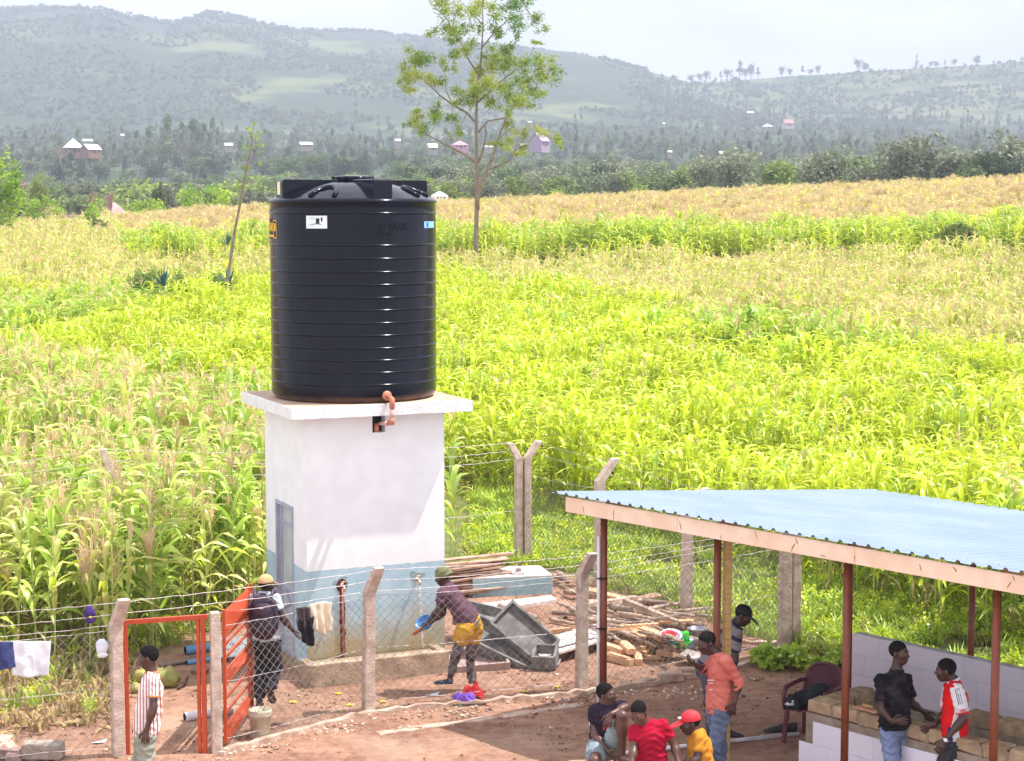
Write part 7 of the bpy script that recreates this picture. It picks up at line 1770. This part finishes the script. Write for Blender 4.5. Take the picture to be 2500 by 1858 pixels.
tray('grey cement trough shell tipped on edge nearest the fence, leaning left',Gp(C8,590,1130)+Vector((0,-.05,.20)),(.95,-.30,-.40),(.25,.40,.20),.13)
tray('grey cement trough shell propped steeply behind the first one',Gp(C8,800,1150)+Vector((.02,.10,.36)),(.66,-.25,-.50),(.22,.36,.30),.10)
tray('grey cement trough shell lying furthest back behind the others',Gp(C8,560,1000)+Vector((-.1,.55,.22)),(1.1,.10,-.28),(.10,.50,.1),.14)
tray('brownish shallow tray lying flat beneath the grey shells',Gp(C8,350,1210)+Vector((0,.12,.05)),(.75,.2,.02),(-.2,.5,.1),.08,m_=mat('brown_tray',(.38,.27,.24),.9))
tray('small pale open box at the right end of the grey shells',Gp(C8,1040,1220)+Vector((0,.1,.08)),(.32,-.05,.0),(.02,.34,.1),.16)
m=MB(); t=thing('hose','grey rubber ring lying against the pale board','hose',Gp(C8,1140,1140)); m.tube([G(*C8(1130+55*math.cos(a),1105+70*math.sin(a)),.05) for a in [i*math.pi/8-1.6 for i in range(11)]],.016,8); part(t,'ring',m,mat('grey_rubber',(.30,.32,.36),.5),True)
# --- basins and cups on the woodpile
def bowl(label,p,r_,h,m_,cat='basin',nm='basin',tilt=(0,-.35,1),lip=.012):
    t=thing(nm,label,cat,p); R=Vector(tilt).to_track_quat('Z','Y').to_matrix(); m=MB(); m.lathe([(0,0),(r_*.62,0),(r_*.85,h*.5),(r_,h),(r_+lip,h+.004),(r_+lip,h-.006),(r_*.97,h-.003),(r_*.82,h*.5),(r_*.6,.008),(0,.008)],28,p,R=R); part(t,'body',m,m_,True); return t
b1=G(*C9(1230,930),.30); bowl('white plastic basin with a lilac rim tilted on the woodpile',b1,.14,.07,mat('white_plastic',(.74,.70,.78),.35)); bowl('red bowl nested inside the white basin',b1+Vector((-.03,-.01,.03)),.09,.045,mat('red_plastic',(.70,.02,.05),.35),'bowl','bowl')
bowl('teal basin under the white one on the woodpile',b1+Vector((.02,-.02,-.03)),.13,.07,mat('teal_plastic',(.05,.25,.32),.4))
g_=G(*C9(1340,990),.22); t=thing('plastic_bag','bright green plastic bag bunched beside the basins','bag',g_); m=MB(); m.ell(g_+Vector((0,0,.02)),(.12,.08,.08),12,8,noise_=.7); m.ell(g_+Vector((.05,0,.10)),(.07,.05,.07),10,7,noise_=.7); part(t,'bag',m,mat('green_plastic',(.04,.62,.03),.4),True)
g_=G(*C9(1440,985),.20); t=thing('cup','pale blue plastic jug lying on its side by the green bag','jug',g_); m=MB(); m.lathe([(.055,-.08),(.06,-.078),(.07,.08),(.065,.08),(.052,-.07),(0,-.07)],18,g_+Vector((0,0,.03)),R=Vector((.7,-.5,-.35)).to_track_quat('Z','Y').to_matrix()); part(t,'body',m,mat('sky_plastic',(.42,.58,.80),.35),True)
g_=G(*C9(1555,930),.16); t=thing('pot','grey cooking pot with a pale rim behind the salmon shirted man','pot',g_); m=MB(); m.lathe([(0,0),(.11,0),(.13,.05),(.125,.14),(.14,.15),(.14,.158),(.12,.156),(.115,.05),(0,.02)],24,g_); part(t,'body',m,mat('pot_metal',(.28,.28,.32),.35,metal=.6),True)
# --- cloth on the ground
def rag(label,p,r_,h,m_,seed,nm='cloth'):
    t=thing(nm,label,'cloth',p); rr=random.Random(seed); m=MB(); n=15; vs=[]
    for i in range(n):
        for j in range(n):
            u_=(i/(n-1)-.5)*2; v_=(j/(n-1)-.5)*2; q=noise.noise(Vector((u_*1.9+seed,v_*1.9,0))); q2=noise.noise(Vector((u_*4+seed,v_*4,3))); rr_=max(0,1-(u_*u_+v_*v_)*.5); vs.append(p+Vector((u_*r_*(1+.5*q),v_*r_*.8*(1+.5*q2),.012+h*rr_*(.55+.9*abs(q)+.7*abs(q2)))))
    m.add(vs,[(i*n+j,(i+1)*n+j,(i+1)*n+j+1,i*n+j+1) for i in range(n-1) for j in range(n-1)]); o=part(t,'fabric',m,m_,False); md=o.modifiers.new('t','SOLIDIFY'); md.thickness=.006
    return t
rag('bright red plastic sheet crumpled on the ground inside the fence',Gp(C8,300,1510),.15,.17,mat('red_sheet',(.80,.02,.03),.45),3); rag('purple cloth bundled left of the red sheet',Gp(C8,215,1560),.12,.13,mat('purple_cloth',(.22,.10,.52),.8),8); rag('green strip of plastic beside the purple cloth',Gp(C8,130,1575),.09,.02,mat('green_strip',(.06,.45,.22),.6),5)
a=Gp(C2,1320,1248,.02); b=Gp(C2,1890,1238,.02); t=thing('stick','thin dark stick lying in front of the red sheet','stick',a); m=MB(); m.tube([a,a.lerp(b,.4)-Vector((0,.04,0)),b],.013,6); part(t,'stick',m,M_BARKD)
YB=[(C2,490,1228,'beside the walking man'),(C2,818,1168,'nearest the trough'),(C2,898,1250,'left of the middle fence post'),(C2,1143,1225,'right of the middle fence post'),(C8,840,1445,'first of three left of the right fence post'),(C8,980,1493,'closest to the kerb by the right fence post'),(C8,1167,1395,'closest to the right fence post')]
for k,(cr_,x,y,l_) in enumerate(YB):
    p=Gp(cr_,x,y,.0); t=thing('fruit_peel','yellow fruit peel on the soil '+l_,'peel',p,'yellow peels scattered on the soil'); m=MB()
    for q in range(5): a=q*1.26+k; d=Vector((math.cos(a),math.sin(a),0)); s_=Vector((-d.y,d.x,0))*.014; m.add([p+Vector((0,0,.02))-s_,p+Vector((0,0,.02))+s_,p+d*.05+s_+Vector((0,0,.012)),p+d*.05-s_+Vector((0,0,.012))],[(0,1,2,3)])
    part(t,'peel',m,mat('yellow_peel',(.85,.62,.03),.6))
for cr_,x,y,l_ in ((C2,1490,1180,'white paper scrap on the soil right of the trough'),(C1,760,1475,'whitish scrap on the soil near the left fence post')):
    p=Gp(cr_,x,y); t=thing('paper_scrap',l_,'paper',p); m=MB(); m.add([p+Vector(v) for v in ((-.09,-.03,.01),(.0,-.05,.02),(.08,.0,.01),(.10,.05,.04),(-.02,.03,.01))],[(0,1,4),(1,2,4),(2,3,4)]); part(t,'sheet',m,mat('paper',(.8,.8,.8),.8))
# --- clothes and caps on the wires
def onpl2(px,py,A,B,off=0.0):
    r_=Vector(ray(px,py)); d=(Vector((B[0],B[1],0))-Vector((A[0],A[1],0))).normalized(); nr_=Vector((-d.y,d.x,0)); p0=Vector((A[0],A[1],0))+nr_*off-Vector((0,0,CAMH)); t=p0.dot(nr_)/r_.dot(nr_); return r_*t+Vector((0,0,CAMH)),d,nr_
def hang(label,cat,nm,crop,outline_top,outline_bot,A,B,m_,fold=.02,seed=1,off=0.0,nx=22,nz_=18,fr_=9):
    """sheet between a top polyline and a bottom polyline (crop pixels) hanging in the fence plane"""
    P0,d,nr_=onpl2(*crop(*outline_top[0]),A,B,off); t=thing(nm,label,cat,Vector((P0.x,P0.y,P0.z)))
    def poly(pl,s):
        s=s*(len(pl)-1); i=min(int(s),len(pl)-2); f=s-i; return (pl[i][0]*(1-f)+pl[i+1][0]*f,pl[i][1]*(1-f)+pl[i+1][1]*f)
    m=MB(); vs=[]
    for i in range(nx+1):
        s=i/nx; tx_,ty_=poly(outline_top,s); bx_,by_=poly(outline_bot,s)
        for j in range(nz_+1):
            v=j/nz_; p,_,_=onpl2(*crop(tx_*(1-v)+bx_*v,ty_*(1-v)+by_*v),A,B,off); f=fold*(.3+v)*(math.sin(s*fr_+seed+1.5*noise.noise(Vector((s*3,v*2,seed))))+.6*noise.noise(Vector((s*8,v*4,seed)))); vs.append(p-nr_*(.015+abs(f)*.2)+nr_*f)
    W_=nz_+1; m.add(vs,[(i*W_+j,(i+1)*W_+j,(i+1)*W_+j+1,i*W_+j+1) for i in range(nx) for j in range(nz_)]); o=part(t,'fabric',m,m_,True); md=o.modifiers.new('t','SOLIDIFY'); md.thickness=.004; return t
hang('white cloth hung over the fence wire at the left','cloth','cloth',C1,[(80,680),(395,682)],[(95,950),(230,962),(372,945)],FZ,FA,cloth('white_laundry',(.76,.76,.80),(.68,.68,.73)),.018,1)
hang('navy blue shorts hung on the wire at the far left edge','cloth','shorts',C1,[(-160,690),(100,684)],[(-150,900),(-20,925),(5,900),(118,880)],FZ,FA,cloth('navy_cloth',(.06,.075,.20),(.04,.05,.14)),.018,4)
hang('dark brown shirt hung over the chain link left of the middle post','shirt','shirt',C2,[(500,548),(560,535),(625,540)],[(515,690),(560,740),(590,800),(640,790)],FB,FC,cloth('dark_brown_cloth',(.085,.060,.062),(.05,.035,.04)),.03,6,fr_=14)
hang('black trousers hanging under the dark brown shirt on the fence','trousers','trousers',C2,[(525,640),(640,600)],[(560,790),(585,815),(610,818),(642,785)],FB,FC,cloth('black_cloth2',(.02,.017,.022)),.03,2,off=-.02,fr_=12)
hang('cream crumpled shirt hung over the chain link beside the dark one','shirt','shirt',C2,[(600,520),(680,498),(760,502)],[(620,700),(670,725),(712,742),(752,690)],FB,FC,cloth('cream_cloth',(.74,.64,.50),(.58,.47,.35)),.035,9,fr_=16)
def wirecap(label,c,r_,m_,seed,badge=None):
    p,d,nr_=onpl2(*C1(*c),FZ,FA,-.05); t=thing('cap',label,'cap',p); s_=Matrix((d,nr_,Vector((0,0,1)))).transposed(); m=MB(); m.ell(p+Vector((0,0,.02)),(r_*.92,r_*.6,r_*1.15),16,10,R=s_,noise_=.25); part(t,'crown',m,m_,True)
    m=MB(); m.ell(p-Vector((0,0,r_*.95))-nr_*.025,(r_*.8,r_*.22,r_*.42),14,8,R=s_); part(t,'brim',m,m_,True)
    if badge: m=MB(); m.ell(p-nr_*r_*.62-Vector((0,0,r_*.35)),(.018,.006,.012),8,5,R=s_); part(t,'badge',m,badge)
wirecap('purple cap with a small yellow badge hung on the top fence wire',(695,475),.072,mat('purple_cap',(.055,.025,.15),.8,bump=.2),1,M_YEL)
wirecap('small white cap hung beside the left gate post',(790,740),.075,mat('white_cap',(.72,.72,.80),.8,bump=.3),2)
# --- bucket
bb=Gp(C1,2020,1432); t=thing('bucket','dirty cream plastic bucket standing at the foot of the open gate','bucket',bb); rb_=.125; hb_=.34
m=MB(); m.lathe([(0,0),(rb_*.86,0),(rb_*.9,.01),(rb_,hb_*.78),(rb_+.012,hb_*.79),(rb_+.004,hb_*.83),(rb_+.012,hb_*.88),(rb_+.004,hb_*.92),(rb_+.014,hb_),(rb_-.004,hb_),(rb_*.84,.02),(0,.02)],32,bb); part(t,'body',m,mat('cream_bucket',(.60,.55,.42),.6,c2=(.42,.36,.26),scale=7),True)
m=MB(); m.tube([bb+Vector((rb_*math.cos(a)*1.08,-.02-rb_*.9*math.sin(a),hb_*.9+.03*math.sin(a))) for a in [i*math.pi/12 for i in range(13)]],.004,5); part(t,'handle',m,M_WIRE)
# --- pipes near the gate
def pipe(label,crop,a,b,r_,m_,z=None,nm='pipe',cat='pipe',hollow=True):
    z=r_ if z is None else z; pa,pb=G(*crop(*a),z),G(*crop(*b),z); t=thing(nm,label,cat,pa); m=MB(); d=(pa-pb).normalized(); m.tube([pa,pb],r_,20); o=part(t,'pipe',m,m_,True)
    if hollow: m=MB(); m.lathe([(0,0),(r_*.86,0)],18,pa+d*.002,R=d.to_track_quat('Z','Y').to_matrix()); part(t,'bore',m,M_DARK)
    return t
pipe('short white pipe lying on the soil beyond the gate opening',C1,(1432,1272),(1800,1215),.055,mat('white_pvc',(.72,.70,.74),.4))
pipe('thick blue pipe lying at the edge of the maize seen through the gate',C1,(1437,755),(1900,695),.06,mat('blue_pipe',(.13,.29,.48),.45)); pipe('thin blue pipe in front of the thick blue one',C1,(1450,850),(1880,790),.035,mat('blue_pipe',(.13,.29,.48),.45)); pipe('crooked grey branch lying left of the thin blue pipe',C1,(1240,872),(1450,838),.03,M_BARK,hollow=False,nm='branch',cat='branch')
t=board('white panel dotted with red marks lying among the pipes behind the gate',C1,[(1700,800),(1900,790),(1960,640),(1700,655)],.12,mat('white_panel',(.80,.80,.82),.5),.02)
m=MB(); rr=random.Random(4)
for _ in range(34): x=rr.uniform(1705,1900); y=rr.uniform(690,790); p=G(*C1(x,y),.124); m.ell(p,(.014,.014,.003),6,3)
part(t,'dot_print',m,mat('red_dots',(.45,.03,.08),.6))
def blob(label,cat,nm,crop,lst,m_,noise_=.35,pn='body',grp=None):
    p0=Gp(crop,lst[0][0],lst[0][1]+lst[0][3]); t=thing(nm,label,cat,p0,grp); m=MB()
    for k,(x,y,a,b) in enumerate(lst):
        p=Gp(crop,x,y+b); s_=p.y/F/{'C1':3.1757,'C11':6.947,'C8':4.13}[crop.__name__]; m.ell(p+Vector((0,a*s_*.3,b*s_*.92)),(a*s_,a*s_*.85,b*s_),16,11,noise_=noise_)
    part(t,pn,m,m_,True); return t
M_SACK=mat('olive_sack',(.36,.36,.12),.85,c2=(.24,.24,.07),scale=8,bump=.5)
blob('olive green sack slumped behind the man in the striped shirt','sack','sack',C1,[(1300,965,85,80),(1240,960,60,70)],M_SACK,.4,'fabric'); blob('yellowish knotted sack bundle left of the striped shirt','sack','sack',C1,[(1095,950,60,58),(1055,1045,45,45)],mat('yellow_sack',(.48,.44,.14),.85,c2=(.34,.30,.09),scale=8,bump=.5),.5,'fabric')
blob('brown rock on the soil just left of the right gate jamb','rock','rock',C1,[(1550,915,62,30)],mat('brown_rock',(.28,.17,.13),.95,bump=.6),.6,'rock')
m=MB(); a,b,c=Gp(C1,1380,1050,.02),Gp(C1,1430,1015,.03),Gp(C1,1452,965,.02); t=thing('stick','short curved dark stick on the soil beyond the gate','stick',a); m.tube([a,b,c],.02,7); part(t,'stick',m,M_BARKD,True)
M_TAN=mat('tan_gourd',(.72,.45,.28),.7,c2=(.58,.33,.19),scale=6)
ST=[((290,660,62,60),'upright tan gourd at the back of the left heap'),((400,735,75,42),'tan gourd lying at the right end of the left heap'),((270,760,70,55),'tan gourd at the front of the left heap'),((95,715,60,45),'tan gourd in the middle of the leftmost heap'),((120,770,70,38),'tan gourd in front of the leftmost heap'),((25,800,55,40),'tan gourd at the left frame edge'),((15,720,60,40),'tan gourd half out of view at the left'),((550,675,50,38),'single cut tan gourd apart to the right of the heaps')]
for l_,lab in ST: blob(lab,'gourd','gourd',C11,[l_],M_TAN,.15,'body','tan gourds at the left edge')
def blockpx(label,crop,x0,x1,yb,h,dpt,m_,nm='block',cat='concrete block',yw=0.0):
    a=Gp(crop,x0,yb); b=Gp(crop,x1,yb); t=thing(nm,label,cat,a); c=(a+b)/2; m=MB(); m.box(c+Vector((0,dpt/2,h/2)),((b-a).length,dpt,h),Matrix.Rotation(yw,3,'Z'),jit=.012); bevel(part(t,'block',m,m_),.015,2)
blockpx('long grey concrete block at the bottom left',C11,355,1030,1440,.18,.2,mat('grey_block',(.42,.36,.30),.95,c2=(.30,.25,.20),scale=12,bump=.6))
rr=random.Random(12)
RB_=['pale broken brick on the rubble at the lower left, highest one','reddish broken brick at the left frame edge','brown brick piece left of the grey block','flat pinkish slab fragment at the lower left','small brick shard against the grey block','pale slab fragment at the lower left, in front']
for k,(x,y,s_) in enumerate([(60,1180,.16),(20,1330,.14),(150,1400,.18),(110,1290,.15),(290,1330,.10),(220,1440,.16)]):
    p=Gp(C11,x,y); t=thing('brick',RB_[k],'brick',p,'broken bricks at the lower left'); m=MB(); R_=Matrix.Rotation(rr.uniform(0,3),3,'Z')@Matrix.Rotation(rr.uniform(-.5,.5),3,'X'); m.box(p+Vector((0,0,s_*.3)),(s_*1.5,s_,s_*.6),R_,jit=.02); bevel(part(t,'piece',m,mat('brick_piece%d'%(k%3),[(.62,.42,.32),(.42,.20,.14),(.30,.20,.17)][k%3],.95,bump=.5)),.008)
a,b=Gp(C11,1035,555,.03),Gp(C11,1400,535,.03); t=thing('bottle','white plastic bottle with a yellowish cap lying under the fence at the left','bottle',a); m=MB(); m.tube([a,a.lerp(b,.5),a.lerp(b,.6),b.lerp(a,.1)],[.014,.014,.035,.035],12); part(t,'body',m,mat('white_plastic',(.74,.70,.78),.35),True); m=MB(); m.tube([b.lerp(a,.1),b],.028,12); part(t,'cap',m,mat('yellow_cap',(.6,.6,.15),.5),True)
pipe('thin grey pipe end beside the left gate post',C11,(1600,300),(1840,350),.018,mat('grey_tube',(.50,.45,.44),.6))
# lone maize plants in the weeds beside the tower
for (x,y,i,s,lab) in [(1101,1375,5,.95,'lone tall maize plant growing beside the right wall of the tower'),(1112,1385,1,.6,'short maize plant in front of the lone tall one by the tower'),(1108,1250,9,.9,'yellowing maize plant further behind the tower')]:
    p=G(x,y); t=thing('maize_plant',lab,'maize plant',p); t.scale=(s,s,s)
    for n_,me,mx_ in ALLR[i]: o=bpy.data.objects.new(n_,me); COL.objects.link(o); o.parent=t; o.matrix_local=mx_
# fallen dry leaves and stalks on the maize edge
dl=srccol('litter_kind',[DRYLEAF,tuft(41,5,.3,.05,M_DRY,.02)])
pp=[];rr=random.Random(8)
while len(pp)<900:
    X=rr.uniform(-9,-1.5);Y=rr.uniform(21,30); e=edge_y(X,Y)
    if not(e-2.2<Y<e+3) or abs(X/Y)>.3 or (X>-3.7 and Y<26) or 270<bearing_px(X,Y)<580: continue
    pp.append((X,Y,.03))
scatter('leaf_litter',pp,[rr.uniform(0,6.28) for _ in pp],[rr.uniform(.4,.9) for _ in pp],[rr.choice([0,0,1]) for _ in pp],dl,'dry straw coloured maize leaves littering the soil at the field edge')
